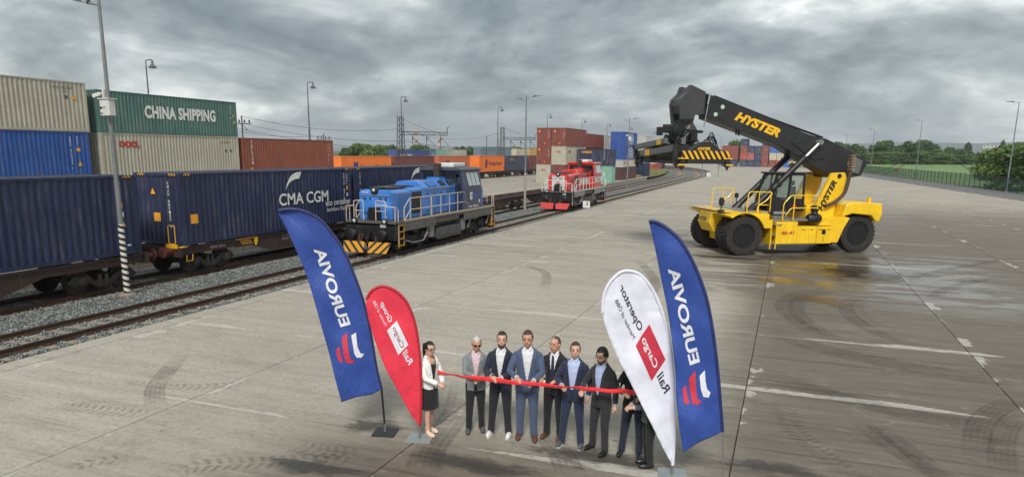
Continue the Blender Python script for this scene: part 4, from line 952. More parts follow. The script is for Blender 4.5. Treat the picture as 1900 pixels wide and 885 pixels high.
    for s in (-1, 1):
        b = MB(); b.box(s*0.93, s*0.945, 2.62, 3.7, 1.85, 2.98)
        for i in range(14): b.box(s*0.945, s*0.955, 2.66, 3.66, 1.9+i*0.077, 1.93+i*0.077)
        b.build('radiator_grille', M_BLK, o2)
    b = MB(); b.box(-0.62, 0.62, 0.95, 3.5, 3.17, 3.27); b.lathe([(0.5, 3.2), (0.5, 3.3), (0.1, 3.31), (0, 3.31)], 20, 'z', (0, 2.95, 0)); b.build('cooling_fan', M_BLK, t, 30)
    b = MB(); hood_section(b, 3.87, 7.95, 0.94, dk+0.02, 3.48, 0.34); o3 = b.build('engine_hood', H_, t, bevel=0.02)
    M_LOUV = paint('louvre_paint', tuple(v*0.72 for v in hoodc), 0.45)
    for s in (-1, 1):
        for y0, y1 in ((4.6, 5.1), (5.35, 5.85), (6.2, 6.6), (7.3, 7.7)):
            b = MB(); b.box(s*0.938, s*0.95, y0, y1, 1.95, 2.72)
            for i in range(5): b.box(s*0.95, s*0.962, y0+0.03+i*(y1-y0)/5, y0+0.07+i*(y1-y0)/5, 1.97, 2.7)
            b.build('louvre_panel', M_LOUV, o3)
        b = MB(); b.box(s*0.938, s*0.955, 1.2, 2.25, 1.95, 2.78); b.build('louvre_panel', M_LOUV, o)
        b = MB(); b.box(s*0.94, s*0.985, 4.2, 7.7, 3.04, 3.08); b.box(s*0.93, s*0.96, 1.0, 2.4, 2.93, 2.97); b.build('rain_gutter', M_SILV, o3)
        b = MB()
        for y in (4.4, 5.22, 6.05, 6.9, 7.2):
            for z in (1.9, 2.8): b.cbox((s*0.95, y, z), (0.03, 0.08, 0.1))
        b.build('door_hinge', M_BLK, o3)
        for y0, y1 in ((4.6, 5.7), (6.1, 6.7), (7.1, 7.75)):
            P4 = [(s*0.925, y0, 3.19), (s*0.925, y1, 3.19), (s*0.66, y1, 3.455), (s*0.66, y0, 3.455)]; b = MB(); b.add([Vector(q)+Vector((s*0.012, 0, 0.012)) for q in P4], [(0, 1, 2, 3)]); b.build('roof_vent', M_BLK if y0 > 6 else M_LOUV, o3)
    b = MB(); b.box(-0.4, 0.4, 6.9, 7.75, 3.47, 3.6); b.build('stack_base', H_, o3, bevel=0.02)
    b = MB(); b.box(-0.17, 0.17, 7.3, 7.72, 3.58, 4.4); b.build('exhaust_stack', paint('sooty_stack', (0.04, 0.03, 0.026), 0.7), t, bevel=0.03)
    # cab with real window openings backed by glass
    c0, c1, ct = 7.98, 10.75, 3.98; slope = 0.14
    b = MB(); b.prism([(-1.42, dk), (-1.42, 3.02), (-1.30, ct), (1.30, ct), (1.42, 3.02), (1.42, dk)], 'y', c0, c1); cab = b.build('cab', Cb, t, bevel=0.02)
    b = MB(); b.prism([(-1.36, ct), (-1.44, ct+0.05), (-1.15, ct+0.17), (1.15, ct+0.17), (1.44, ct+0.05), (1.36, ct)], 'y', c0-0.12, c1+0.1); b.build('cab_roof', Cb if not blue else paint('cab_roof', (0.06, 0.07, 0.085), 0.5), t, bevel=0.01)
    b = MB(); b.box(-0.55, 0.55, 8.6, 10.3, ct+0.17, ct+0.42); b.build('air_conditioner', plain('white_roof_unit', (0.62, 0.64, 0.62), 0.5), t, bevel=0.06)
    def side_pane(s, y0, y1, za, zb, m_, nm='window', yo=0.0):
        xa = lambda z: s*(1.42-(z-3.02)*0.125+0.008)
        b_ = MB(); b_.add([(xa(za), y0, za), (xa(za), y1, za), (xa(zb), y1-yo, zb), (xa(zb), y0-yo, zb)], [(0, 1, 2, 3)]); return b_.build(nm, m_, cab)
    for s in (-1, 1):
        side_pane(s, 8.80, 10.66, 3.03, 3.90, M_BLK, 'window_frame', 0.28)
        for i in range(3):
            y = 8.86+i*0.59; w1 = side_pane(s, y, y+0.52, 3.07, 3.85, M_PANE, 'window', 0.27)
            for v_ in w1.data.vertices: v_.co.x += s*0.006
    for y, s in ((c0, -1), (c1, 1)):
        for sx in (-1, 1):
            b = MB(); b.box(sx*0.12, sx*1.18, y, y+s*0.012, 3.30 if s < 0 else 3.0, 3.86); b.build('window', M_GLASS, cab)
        b = MB(); b.box(0.98, 1.34, y, y+s*0.012, 1.8, 3.75); dr = b.build('door', Cb, cab, bevel=0.006); b = MB(); b.box(1.04, 1.28, y, y+s*0.02, 2.75, 3.6); b.build('pane', M_GLASS, dr)
    b = MB(); hood_section(b, c1+0.02, 12.15, 0.93, dk+0.02, 2.95, 0.12); b.build('rear_hood', H_, t, bevel=0.02)
    # handrails
    for s in (-1, 1):
        x = s*1.40; b = MB()
        rail_tube(b, [(x, 0.95, dk), (x, 0.95, dk+0.62), (x, 1.55, dk+1.08), (x, 8.3, dk+1.08), (x, 8.42, dk+0.5), (x, 1.6, dk+0.5), (x, 1.02, dk+0.02)])
        for y in (1.6, 2.75, 3.9, 4.0, 5.1, 6.2, 7.3, 8.25): b.cyl((x, y, dk), (x, y, dk+1.08), 0.02, 6)
        b.build('side_handrail', RC, t, 40)
        for y, q in ((0.0, 1), (12.9, -1)):
            b = MB(); rail_tube(b, [(x, y+q*0.35, 0.5), (x, y+q*0.35, dk+0.62), (x, y+q*0.05, dk+0.72), (s*0.9, y-q*0.02, dk+0.72), (s*0.9, y-q*0.02, dk+0.98), (s*0.35, y-q*0.02, dk+1.02), (s*0.35, y-q*0.02, dk+0.02)])
            b.cyl((s*0.9, y-q*0.02, dk-0.2), (s*0.9, y-q*0.02, dk+0.98), 0.022, 6); b.cyl((s*0.35, y-q*0.02, dk+0.5), (s*0.9, y-q*0.02, dk+0.5), 0.02, 6)
            b.cyl((x, y+q*0.05, dk-0.1), (x, y+q*0.05, dk+0.72), 0.022, 6)
            b.build('end_handrail', RC, t, 40)
        for y0 in (0.4, 12.45):
            b = MB()
            for yy in (y0, y0+0.5): b.box(s*1.38, s*1.42, yy-0.02, yy+0.02, 0.35, dk)
            for z in (0.42, 0.75, 1.1, 1.42): b.box(s*1.2, s*1.44, y0, y0+0.5, z, z+0.035)
            b.build('step_ladder', plain('step_yellow', (0.45, 0.24, 0.03), 0.6) if blue else M_DKG, t)
    if blue:
        letter('Lankokolín', t, LET_WHITE, (0.05, 0.548, 2.34), (1, 0, 0), EZ, 0.19, 0.62, bold=0.0)
        letter('742.706', t, LET_WHITE, (-0.8, 0.546, 2.98), (1, 0, 0), EZ, 0.10, 0.42, bold=0.0)
        b = MB(); b.box(1.42, 1.426, 9.05, 9.36, 2.25, 2.68); b.build('logo_plate', LET_WHITE, cab)
        poly_sheet('logo_mark', [(1.43, 9.14, 2.33), (1.43, 9.36, 2.42), (1.43, 9.2, 2.47), (1.43, 9.36, 2.54), (1.43, 9.14, 2.6), (1.43, 9.22, 2.46)], Cb, cab)
        LB = plain('bright_blue_lettering', (0.06, 0.16, 0.62), 0.5); letter('Cargo', t, LB, (1.424, 9.55, 2.3), EY, EZ, 0.30, 0.72, bold=0.03); b = MB(); b.box(1.42, 1.426, 9.42, 9.48, 2.22, 2.68); b.build('logo_mark', LB, cab)
        letter('742 706-5', t, LET_WHITE, (1.424, 8.75, 1.78), EY, EZ, 0.12, 1.5, bold=0.03); letter('72 t', t, LET_WHITE, (1.424, 8.5, 2.0), EY, EZ, 0.08, 0.4, bold=0)
        b = MB(); b.box(1.42, 1.426, 10.35, 10.52, 2.02, 2.2); b.build('sticker', LET_WHITE, cab)
    else:
        WP = plain('white_panel', (0.55, 0.55, 0.53), 0.5)
        b = MB(); b.box(-0.62, 0.62, 0.535, 0.55, 1.75, 3.0); b.build('front_panel', WP, o)
        b = MB(); b.prism([(0.24*math.cos(a), 2.42+0.11*math.sin(a)) for a in [6.283*i/16 for i in range(16)]], 'y', 0.52, 0.534); b.build('emblem', LET_RED, o)
        letter('MAXI', t, LET_WHITE, (-0.18, 0.522, 2.37), (1, 0, 0), EZ, 0.1, 0.36); letter('742', t, LET_BLACK, (0.05, 0.536, 2.68), (1, 0, 0), EZ, 0.12, 0.3)
        b = MB(); b.box(0.945, 0.968, 4.3, 7.6, 2.15, 2.62); b.build('white_band', WP, o3); b = MB(); b.box(1.42, 1.426, 8.1, 10.7, 2.2, 2.72); b.build('white_band', WP, cab)
        letter('742', t, LET_RED, (1.43, 9.2, 2.35), EY, EZ, 0.2, 0.7)
    return t
loco('blue shunting locomotive with navy cab and yellow striped plough', 31.1, (0.045, 0.20, 0.60), (0.022, 0.032, 0.095), M_PLOWY, (0.55, 0.47, 0.37), (0.12, 0.112, 0.10))
loco('red and white shunting locomotive with red plough behind the blue one', 62.2, (0.62, 0.022, 0.02), (0.58, 0.022, 0.022), paint('red_plough', (0.55, 0.03, 0.03), 0.5, 0, 0.2), (0.72, 0.70, 0.66), (0.27, 0.265, 0.25), blue=False)
# ================================================================== reach stacker
YEL = paint('machine_yellow', (0.90, 0.56, 0.014), 0.40, 0, 0.32, 0, 0.03, coat=0.25, dirtcol=(0.25, 0.14, 0.03))
BOOMC = paint('boom_black', (0.022, 0.022, 0.024), 0.42, 0, 0.15, 0, 0.04, dirtcol=(0.06, 0.055, 0.05))
ARMC = paint('arm_grey', (0.135, 0.142, 0.146), 0.40, 0.1, 0.15, 0, 0.04)
RUB = paint('tyre_rubber', (0.024, 0.022, 0.020), 0.85, 0, 0.55, 0, 0.3, 20, dirtcol=(0.085, 0.07, 0.055))
CHROME = plain('chrome_rod', (0.5, 0.5, 0.5), 0.34, 1.0)
STEEL = plain('grey_step', (0.28, 0.28, 0.27), 0.5, 0.5)
CABG = NT('cab_glass').set(Base_Color=(0.62, 0.72, 0.70), Roughness=0.03, Transmission_Weight=0.92, IOR=1.2)
def plate_stripe():
    k = NT('spreader_stripes'); X, Y, Z = k.xyz(k.obj()); s = k.math('FRACT', k.math('ADD', k.math('MULTIPLY', k.math('ADD', X, k.math('MULTIPLY', Z, 0.62)), 3.9), 30.25))
    return k.set(Base_Color=k.mix(k.math('GREATER_THAN', s, 0.47), (0.80, 0.42, 0.012), (0.012, 0.012, 0.013)), Roughness=0.5)
M_SPS = plate_stripe()
def tyre_mesh(r, w_):
    b = MB(); hw = w_/2
    pr = [(r*0.60, -hw*0.80), (r*0.64, -hw*0.92), (r*0.80, -hw), (r*0.92, -hw*0.94), (r*0.965, -hw*0.80), (r*0.97, 0), (r*0.965, hw*0.80), (r*0.92, hw*0.94), (r*0.80, hw), (r*0.64, hw*0.92), (r*0.60, hw*0.80)]
    b.lathe(pr, 48, 'y'); n = 30
    for i in range(n):
        for s in (-1, 1):
            a = 2*math.pi*(i+(0.5 if s > 0 else 0))/n
            def P(rad, aa, y): return (rad*math.cos(aa), y, rad*math.sin(aa))
            d = 0.062; sk = 0.10
            vs = []
            for rad in (r*0.93, r*1.0):
                vs += [P(rad, a-d, s*hw*0.02), P(rad, a+d, s*hw*0.02), P(rad, a+d+sk, s*hw*0.93), P(rad, a-d+sk, s*hw*0.93)]
            vs += [P(r*0.86, a-d+sk, s*hw*1.0), P(r*0.86, a+d+sk, s*hw*1.0)]
            b.add(vs, [(4, 5, 6, 7), (0, 1, 5, 4), (1, 2, 6, 5), (3, 0, 4, 7), (7, 6, 9, 8), (2, 9, 6), (3, 7, 8)])
    return b.mesh('tyre', [RUB], 30)
def rim_mesh(r, w_):
    b = MB(); hw = w_/2
    b.lathe([(r*0.61, -hw*0.84), (r*0.585, -hw*0.95), (r*0.545, -hw*0.93), (r*0.53, -hw*0.70), (r*0.49, -hw*0.62), (r*0.47, -hw*0.10), (r*0.30, -hw*0.05), (r*0.27, -hw*0.50), (r*0.20, -hw*0.62), (r*0.12, -hw*0.64), (r*0.11, -hw*0.74), (0, -hw*0.75)], 32, 'y')
    b.lathe([(r*0.61, hw*0.86), (r*0.50, hw*0.45), (0, hw*0.4)], 32, 'y')
    for i in range(12):
        a = 6.283*i/12; b.cyl((r*0.38*math.cos(a), -hw*0.22, r*0.38*math.sin(a)), (r*0.38*math.cos(a), -hw*0.05, r*0.38*math.sin(a)), 0.028, 6)
    return b.mesh('rim', [plain('rim_black', (0.018, 0.018, 0.019), 0.32, 0.2)], 30)
_wm = (tyre_mesh(0.93, 0.62), rim_mesh(0.93, 0.62))
def rwheel(parent, x, y, r=0.93, a=0.0, flip=False):
    e = link('wheel', _wm[0], parent, (x, y, r), (0, a, math.pi if flip else 0)); e.scale = (r/0.93, 1, r/0.93); link('rim', _wm[1], e); return e
st = thing('reach_stacker', 'big yellow reach stacker with black boom raised over the yard', 'reach stacker', (-1.91, 35.77, 0), R(31))
for y, fl in ((0.31, False), (0.99, False), (3.16, True), (3.84, True)): rwheel(st, 0.2, y, 0.93, random.random(), fl)
for y, fl in ((0.80, False), (3.35, True)): rwheel(st, 6.55, y, 0.95, random.random(), fl)
# chassis
b = MB(); b.box(-0.3, 6.9, 1.45, 2.7, 0.62, 1.55); b.box(-0.2, 0.6, 1.25, 2.9, 0.55, 1.3); b.cyl((0.2, 0.6, 0.93), (0.2, 3.55, 0.93), 0.25, 14); b.cyl((6.55, 0.9, 0.95), (6.55, 3.25, 0.95), 0.2, 14); b.box(4.2, 5.3, 1.3, 2.9, 0.35, 0.7); b.build('chassis', YEL, st, bevel=0.02)
for ya, yb, nm in ((0.0, 1.35, 'n'), (2.8, 4.15, 'f')):
    b = MB(); arc = [(0.2+1.08*math.cos(R(a)), 0.93+1.08*math.sin(R(a))) for a in range(128, 19, -9)]
    b.prism(arc+[(1.55, 1.3), (1.55, 0.52), (1.62, 0.52), (1.62, 1.92), (1.25, 2.02), (-0.45, 2.06), (-0.85, 2.0), (-0.88, 1.95), (-0.55, 1.85)], 'y', ya+0.05, yb-0.02)
    b.build('front_fender', YEL, st, bevel=0.015)
b = MB(); b.prism([(-0.98, 1.45), (-0.86, 2.0), (-0.3, 2.0), (-0.3, 0.95), (-0.72, 1.0)], 'y', 1.40, 2.76); b.build('front_crossbeam', YEL, st, bevel=0.03)
b = MB(); b.box(-0.86, 1.6, 0.06, 4.1, 2.06, 2.075); b.build('deck_plate', YEL, st)
b = MB(); b.box(0.2, 1.45, 0.3, 3.8, 2.078, 2.09); b.build('tread_plate', STEEL, st)
# near side boxes and steps, far side alike
for s, y0, y1 in ((1, 0.10, 1.44), (-1, 2.72, 4.05)):
    b = MB(); b.box(1.85, 2.98, y0, y1, 0.53, 1.60); b.build('side_tank', YEL, st, bevel=0.03)
    b = MB(); b.box(3.0, 4.02, y0+0.03, y1, 0.53, 1.36); bx_ = b.build('battery_box', YEL, st, bevel=0.02)
    b = MB(); b.box(4.04, 4.86, y0+0.03, y1, 0.53, 1.36); b.build('battery_box', YEL, st, bevel=0.02)
    yf = y0+0.022 if s > 0 else y1+0.006
    for q in [(x-0.07, x+0.07, yf, yf+0.012, 1.2, 1.235) for x in (3.3, 3.75, 4.2, 4.65)]+[(4.3, 4.5, yf, yf+0.012, 0.98, 1.22), (4.39, 4.41, yf, yf+0.012, 0.62, 0.86)]:
        b = MB(); b.box(*q); b.build('latch', M_BLK, bx_)
    b = MB(); b.prism([(4.88, 0.55), (5.30, 0.55), (5.55, 1.2), (5.85, 1.75), (5.55, 1.82), (4.7, 1.72), (4.2, 1.40), (4.88, 1.38)], 'y', y0+0.18, y1); b.build('rear_fender', YEL, st, bevel=0.015)
    b = MB()
    for i, z in enumerate((0.55, 0.95, 1.45)): b.box(1.58+0.1*(i == 2), 1.86+0.25*(i == 2), y0-0.05 if s > 0 else y1-0.35, y0+0.35 if s > 0 else y1+0.05, z, z+0.04)
    b.build('step', STEEL, st)
    b = MB()
    for x in (1.56, 1.84): b.box(x-0.02, x+0.02, y0-0.06 if s > 0 else y1, y0 if s > 0 else y1+0.06, 0.30, 1.5)
    b.build('step_frame', YEL, st)
    b = MB(); b.box(1.66, 4.2, y0+0.25, y1, 1.62, 1.70); b.build('walkway', STEEL, st)
    # railings
    y = y0+0.1 if s > 0 else y1-0.1; b = MB()
    rail_tube(b, [(0.85, y, 2.0), (0.85, y, 2.35), (1.3, y, 2.62), (1.55, y, 2.95), (1.5, y, 3.0), (-0.2+0.55, y, 3.02), (0.3, y, 2.0)], 0.028)
    for x in (0.9,): b.cyl((x, y, 2.0), (x, y, 2.98), 0.024, 6)
    b.cyl((0.9, y, 2.4), (1.4, y, 2.4), 0.024, 6); b.cyl((1.5, y, 1.98), (1.5, y, 2.98), 0.026, 6)
    b.build('front_railing', YEL, st, 40)
    b = MB(); rail_tube(b, [(2.2, y, 1.64), (2.2, y, 2.45), (2.55, y, 2.85), (4.0, y, 2.85), (4.0, y, 2.2)], 0.028); rail_tube(b, [(2.35, y, 1.9), (2.6, y, 2.25), (4.0, y, 2.25)], 0.026); b.cyl((2.75, y, 1.66), (2.75, y, 2.84), 0.026, 6); b.build('side_railing', YEL, st, 40)
# counterweight and engine deck
b = MB(); b.prism([(5.45, 1.80), (5.62, 2.40), (6.1, 2.52), (7.55, 2.44), (7.62, 1.94), (7.5, 1.55), (7.3, 1.55), (7.05, 1.86), (6.0, 1.96)], 'y', 0.30, 3.85); b.build('counterweight', YEL, st, bevel=0.05)
b = MB(); b.box(7.0, 7.5, 1.5, 2.6, 0.9, 1.9); b.build('tow_block', YEL, st, bevel=0.03)
b = MB(); b.box(6.95, 7.1, 0.55, 0.7, 2.46, 2.72); b.box(6.9, 7.15, 3.3, 3.5, 2.46, 2.72); b.build('lifting_lug', YEL, st)
b = MB(); b.box(4.1, 5.6, 1.3, 2.9, 1.5, 2.35); b.build('engine_cover', YEL, st, bevel=0.04)
# mast plates with lettering
for y0 in (0.95, 2.98):
    b = MB(); b.prism([(4.05, 1.60), (5.02, 3.70), (5.14, 3.90), (5.80, 3.92), (5.94, 3.65), (5.86, 3.1), (5.45, 2.35), (5.4, 1.65)], 'y', y0, y0+0.22); b.build('mast_plate', YEL, st, bevel=0.02)
dm = Vector((0.43, 0, 0.9)).normalized(); letter('HYSTER', st, LET_BLACK, (4.74, 0.945, 2.02), tuple(dm), (-dm.z, 0, dm.x), 0.30, 1.6, bold=0.05, shear=0.25)
b = MB(); b.cyl((5.5, 0.9, 3.76), (5.5, 3.25, 3.76), 0.11, 12); b.build('boom_pivot', M_BLK, st)
# boom
b = MB(); b.prism([(-1.45, 7.56), (4.21, 5.69), (5.0, 5.55), (6.45, 4.96), (7.45, 4.46), (7.1, 3.74), (6.4, 3.64), (5.4, 3.72), (4.2, 4.36), (2.76, 5.10), (-1.33, 6.42)], 'y', 1.55, 2.6); boom = b.build('boom', BOOMC, st, bevel=0.025)
b = MB(); b.prism([(6.25, 4.35), (6.55, 4.72), (7.1, 4.5), (6.95, 3.85), (6.4, 3.95)], 'y', 1.50, 1.548); b.build('tail_plate', ARMC, boom)
b = MB(); b.prism([(3.1, 5.35), (4.1, 5.72), (4.9, 5.5), (5.0, 4.6), (4.4, 4.5)], 'y', 1.50, 1.546); b.build('cylinder_bracket', BOOMC, boom, bevel=0.01)
for x, z in ((-0.62, 6.95), (-0.95, 6.60)):
    b = MB(); b.lathe([(0.10, 1.55), (0.10, 1.52), (0.05, 1.515), (0, 1.515)], 14, 'y', (x, 0, z)); b.build('wear_pad_bolt', plain('pale_bolt', (0.45, 0.55, 0.48), 0.5), boom, 30)
b = MB(); b.prism([(-1.0, 6.5), (-0.55, 7.1), (-0.2, 7.2), (-0.5, 6.35)], 'y', 1.52, 1.546); b.build('wear_plate', BOOMC, boom)
b = MB()
for x, z in ((0.28, 5.72), (0.42, 5.68)): b.cyl((x, 1.75, z+0.2), (x, 1.75, z-0.05), 0.05, 8)
b.build('work_lamp', M_BLK, boom)
b = MB(); b.prism([(-2.1, 7.62), (-0.9, 7.28), (-0.9, 6.45), (-2.0, 6.75)], 'y', 1.66, 2.49); b.build('inner_boom', BOOMC, st)
b = MB(); b.tube([(-1.35, 1.45, 7.45), (-1.55, 1.45, 6.0)], 0.03, 8); b.cyl((-1.35, 1.45, 7.5), (-1.42, 1.45, 7.05), 0.055, 8); b.build('damper_cylinder', CHROME, st)
b = MB()
for y0 in (1.45, 2.52): b.prism([(-1.55, 7.62), (-2.28, 7.92), (-2.40, 7.90), (-2.5, 7.6), (-2.80, 7.30), (-2.86, 7.05), (-2.72, 6.2), (-2.95, 5.85), (-1.85, 5.85), (-2.1, 6.2), (-2.02, 6.55), (-1.6, 6.6)], 'y', y0, y0+0.18)
b.prism([(-2.28, 7.86), (-2.45, 7.55), (-2.76, 7.25), (-2.80, 7.0), (-2.70, 6.6), (-2.45, 6.6), (-2.45, 7.2), (-2.1, 7.6)], 'y', 1.63, 2.52); b.build('boom_head', paint('boom_head_sheen', (0.055, 0.056, 0.058), 0.4, 0.1, 0.1), st, bevel=0.015)  # lighter than the boom: sheen of the front face put into the colour
b = MB(); b.cyl((-2.4, 1.38, 6.02), (-2.4, 2.78, 6.02), 0.13, 12); b.build('head_pin', STEEL, st)
letter('HYSTER', st, LET_YEL, (0.02, 1.545, 6.37), (0.945, 0, -0.326), (0.326, 0, 0.945), 0.44, 2.50, bold=0.055, shear=0.28)
b = MB(); b.tube([(4.9, 1.7, 5.62), (2.0, 1.7, 6.48), (-1.0, 1.7, 7.47)], 0.035, 6); b.tube([(4.9, 1.9, 5.62), (2.0, 1.9, 6.48), (-1.0, 1.9, 7.47)], 0.035, 6); b.build('hydraulic_hose', M_BLK, st)
# lift cylinders
for y in (1.28, 2.87):
    b = MB(); b.cyl((1.15, y, 2.12), (3.75, y, 4.62), 0.145, 16); b.cyl((3.7, y, 4.57), (3.8, y, 4.67), 0.175, 16); b.cyl((1.05, y, 2.02), (1.3, y, 2.26), 0.18, 12); b.cyl((2.4, y-0.02, 3.3), (2.5, y-0.02, 3.4), 0.165, 12); b.build('lift_cylinder', M_BLK, st, 30)
    b = MB(); b.cyl((3.75, y, 4.62), (4.5, y, 5.35), 0.095, 14); b.build('piston_rod', CHROME, st, 30)
    b = MB(); b.cyl((4.5, y-0.14, 5.37), (4.5, y+0.3 if y < 2 else y-0.3, 5.37), 0.12, 12); b.build('cylinder_pin', STEEL, st, 30)
# cab
cy0, cy1 = 1.42, 2.74
for y in (cy0, cy1-0.09):
    b = MB(); P = lambda a, c: b.beam((a[0], y+0.045, a[1]), (c[0], y+0.045, c[1]), 0.09, 0.09, up=(0, 1, 0))
    P((2.2, 2.85), (2.48, 3.78)); P((2.48, 3.78), (3.95, 3.80)); P((3.95, 3.80), (4.0, 2.0)); P((3.12, 2.0), (3.2, 3.78)); P((2.2, 2.85), (2.1, 2.0)); b.build('cab_frame', M_BLK, st)
    b = MB(); b.prism([(2.12, 2.02), (2.22, 2.8), (3.1, 2.5), (3.1, 2.02)], 'y', y+0.03, y+0.06); b.prism([(3.16, 2.02), (3.16, 2.62), (3.95, 2.62), (3.95, 2.02)], 'y', y+0.03, y+0.06); b.build('cab_lower_panel', M_BLK, st)
    b = MB(); b.prism([(2.28, 2.9), (2.5, 3.74), (3.16, 3.76), (3.14, 2.4)], 'y', y+0.04, y+0.05); b.build('window', CABG, st); b = MB(); b.prism([(3.22, 2.64), (3.24, 3.76), (3.92, 3.76), (3.95, 2.64)], 'y', y+0.04, y+0.05); b.build('window', CABG, st)
b = MB(); b.add([(2.16, cy0+0.06, 2.3), (2.46, cy0+0.06, 3.76), (2.46, cy1-0.06, 3.76), (2.16, cy1-0.06, 2.3)], [(0, 1, 2, 3)]); b.build('windscreen', CABG, st)
b = MB(); b.box(2.3, 4.32, cy0-0.03, cy1+0.03, 3.82, 3.90); b.build('cab_roof', M_BLK, st, bevel=0.02); b = MB(); b.box(2.12, 4.0, cy0+0.05, cy1-0.05, 1.98, 2.06); b.build('cab_floor', M_BLK, st)
b = MB(); b.box(3.2, 3.75, 1.8, 2.35, 2.06, 2.5); b.box(3.6, 3.78, 1.82, 2.33, 2.5, 3.2); b.box(3.62, 3.76, 1.92, 2.22, 3.24, 3.48); b.build('operator_seat', M_BLK, st, bevel=0.05)
b = MB(); b.cyl((2.5, 2.05, 2.06), (2.75, 2.05, 2.85), 0.05, 8); b.lathe([(0.2, -0.02), (0.22, 0), (0.2, 0.02)], 18, 'x', (2.75, 2.05, 2.9)); b.build('steering_wheel', M_BLK, st)
b = MB(); b.box(3.4, 3.62, cy0-0.002, cy0+0.03, 2.2, 2.3); b.build('red_sticker', LET_RED, st)
b = MB(); b.tube([(2.3, cy0, 3.4), (2.05, cy0-0.25, 3.35)], 0.02, 6); b.cbox((2.03, cy0-0.3, 3.2), (0.05, 0.18, 0.32)); b.build('mirror', M_BLK, st)
# small fittings
b = MB(); b.cyl((-0.85, 0.5, 2.0), (-0.85, 0.5, 2.35), 0.03, 8); b.lathe([(0, 2.32), (0.1, 2.36), (0.14, 2.55), (0.1, 2.72), (0, 2.75)], 14, 'z', (-0.85, 0.5, 0)); b.box(-0.98, -0.72, 0.4, 0.6, 2.0, 2.16); b.build('front_lamp', M_BLK, st, 40)
b = MB(); b.cyl((1.45, 3.5, 2.0), (1.45, 3.5, 2.75), 0.025, 6); b.lathe([(0, 2.5), (0.1, 2.55), (0.1, 2.75), (0, 2.8)], 12, 'z', (1.45, 3.5, 0)); b.cyl((0.35, 0.4, 2.0), (0.35, 0.4, 2.3), 0.03, 6); b.box(1.42, 1.62, 0.05, 0.2, 1.72, 2.1); b.build('marker_lamp', M_BLK, st, 40)
b = MB(); b.lathe([(0, 3.62), (0.18, 3.64), (0.24, 3.75), (0.24, 4.2), (0.18, 4.32), (0, 4.34)], 18, 'x', (0, 0.42, 1.72)); b.lathe([(0.14, 1.9), (0.17, 1.98), (0.14, 2.05), (0.2, 2.12), (0.2, 2.3), (0.12, 2.36), (0, 2.36)], 18, 'z', (4.0, 0.42, 0)); b.build('air_filter', M_BLK, st, 30)
b = MB(); b.tube(rot_path([(4.75, 0.75, 2.3), (5.2, 0.75, 2.45), (5.75, 0.72, 2.9), (5.88, 0.7, 3.7), (5.95, 0.7, 4.8)], 6, 0.3), 0.085, 12); ex = b.build('exhaust_pipe', paint('rusty_pipe', (0.085, 0.05, 0.032), 0.65, 0.2, 0.3), st, 40)
b = MB()
for i in range(6): b.box(5.82, 6.06, 0.58, 0.82, 4.05+i*0.13, 4.13+i*0.13)
b.build('heat_shield', plain('tan_metal', (0.32, 0.22, 0.14), 0.5, 0.4), ex)
letter('46-41', st, LET_RED, (2.12, 0.094, 0.98), (1, 0, 0), EZ, 0.19, 0.72, bold=0.03, shear=0.25)
letter('HYSTER', st, LET_BLACK, (-0.99, 2.55, 1.52), (0.0, -1, 0.0), EZ, 0.2, 0.9, bold=0.03, shear=0.2, eps=0.05)
# ---- spreader hanging from the head, long axis across the machine
sx0_, sx1_ = -3.62, -1.30; zc = 4.5
b = MB(); b.cyl((-2.4, 2.05, 5.86), (-2.4, 2.05, 5.62), 0.62, 28); b.cyl((-2.4, 2.05, 5.60), (-2.4, 2.05, 5.28), 0.75, 28); b.cyl((-2.4, 2.05, 5.27), (-2.4, 2.05, 5.12), 0.55, 28); b.box(-3.05, -1.55, 1.5, 2.6, 5.72, 5.85)
b.build('rotator', M_BLK, st, 30, bevel=0.01)
rr_ = random.Random(4)
for i in range(30):
    x, y, z = rr_.uniform(-3.3, -1.4), rr_.choice([rr_.uniform(0.7, 1.5), rr_.uniform(2.6, 3.4)]), rr_.uniform(5.0, 5.55); b = MB()
    if i % 3 == 0: b.cyl((x, y, z), (x+rr_.uniform(-.3, .3), y, z+0.35), rr_.uniform(0.05, 0.11), 8); b.build('hydraulic_cylinder', M_BLK, st)
    elif i % 3 == 1: b.cbox((x, y, z), (rr_.uniform(.15, .35), rr_.uniform(.12, .3), rr_.uniform(.15, .35))); b.build('valve_block', rr_.choice([M_BLK, ARMC]), st)
    else: b.tube(rot_path([(x, y, z), (x+0.2, y-0.1, z+0.35), (x+0.45, y+0.1, z+0.1), (x+0.5, y, z-0.2)], 4, 0.1), 0.03, 6); b.build('hydraulic_hose', M_BLK, st)
for i in range(6):
    b = MB(); b.tube(rot_path([(-2.6+i*0.09, 1.42, 6.35), (-3.15+i*0.1, 1.2, 6.2-0.05*i), (-3.35+i*0.1, 1.1, 5.7), (-3.0, 1.2, 5.3)], 5, 0.2), 0.03, 6); b.build('hydraulic_hose', M_BLK, st)
for q in ((-3.45, -3.15, 1.2, 1.5, 5.75, 6.05), (-3.05, -2.75, 2.6, 2.9, 5.75, 6.15), (-3.6, -3.35, 2.0, 2.3, 5.6, 6.0)):
    b = MB(); b.box(*q); b.build('work_lamp', M_BLK, st, bevel=0.03)
b = MB(); b.box(-3.2, -1.7, 0.4, 3.7, 4.66, 5.10); b.box(-3.45, -1.45, 1.0, 3.1, 4.9, 5.2); b.box(-2.95, -2.6, -0.9, 5.0, 4.62, 4.95); b.box(-2.3, -1.95, -0.9, 5.0, 4.62, 4.95); b.build('spreader_frame', BOOMC, st, bevel=0.02)
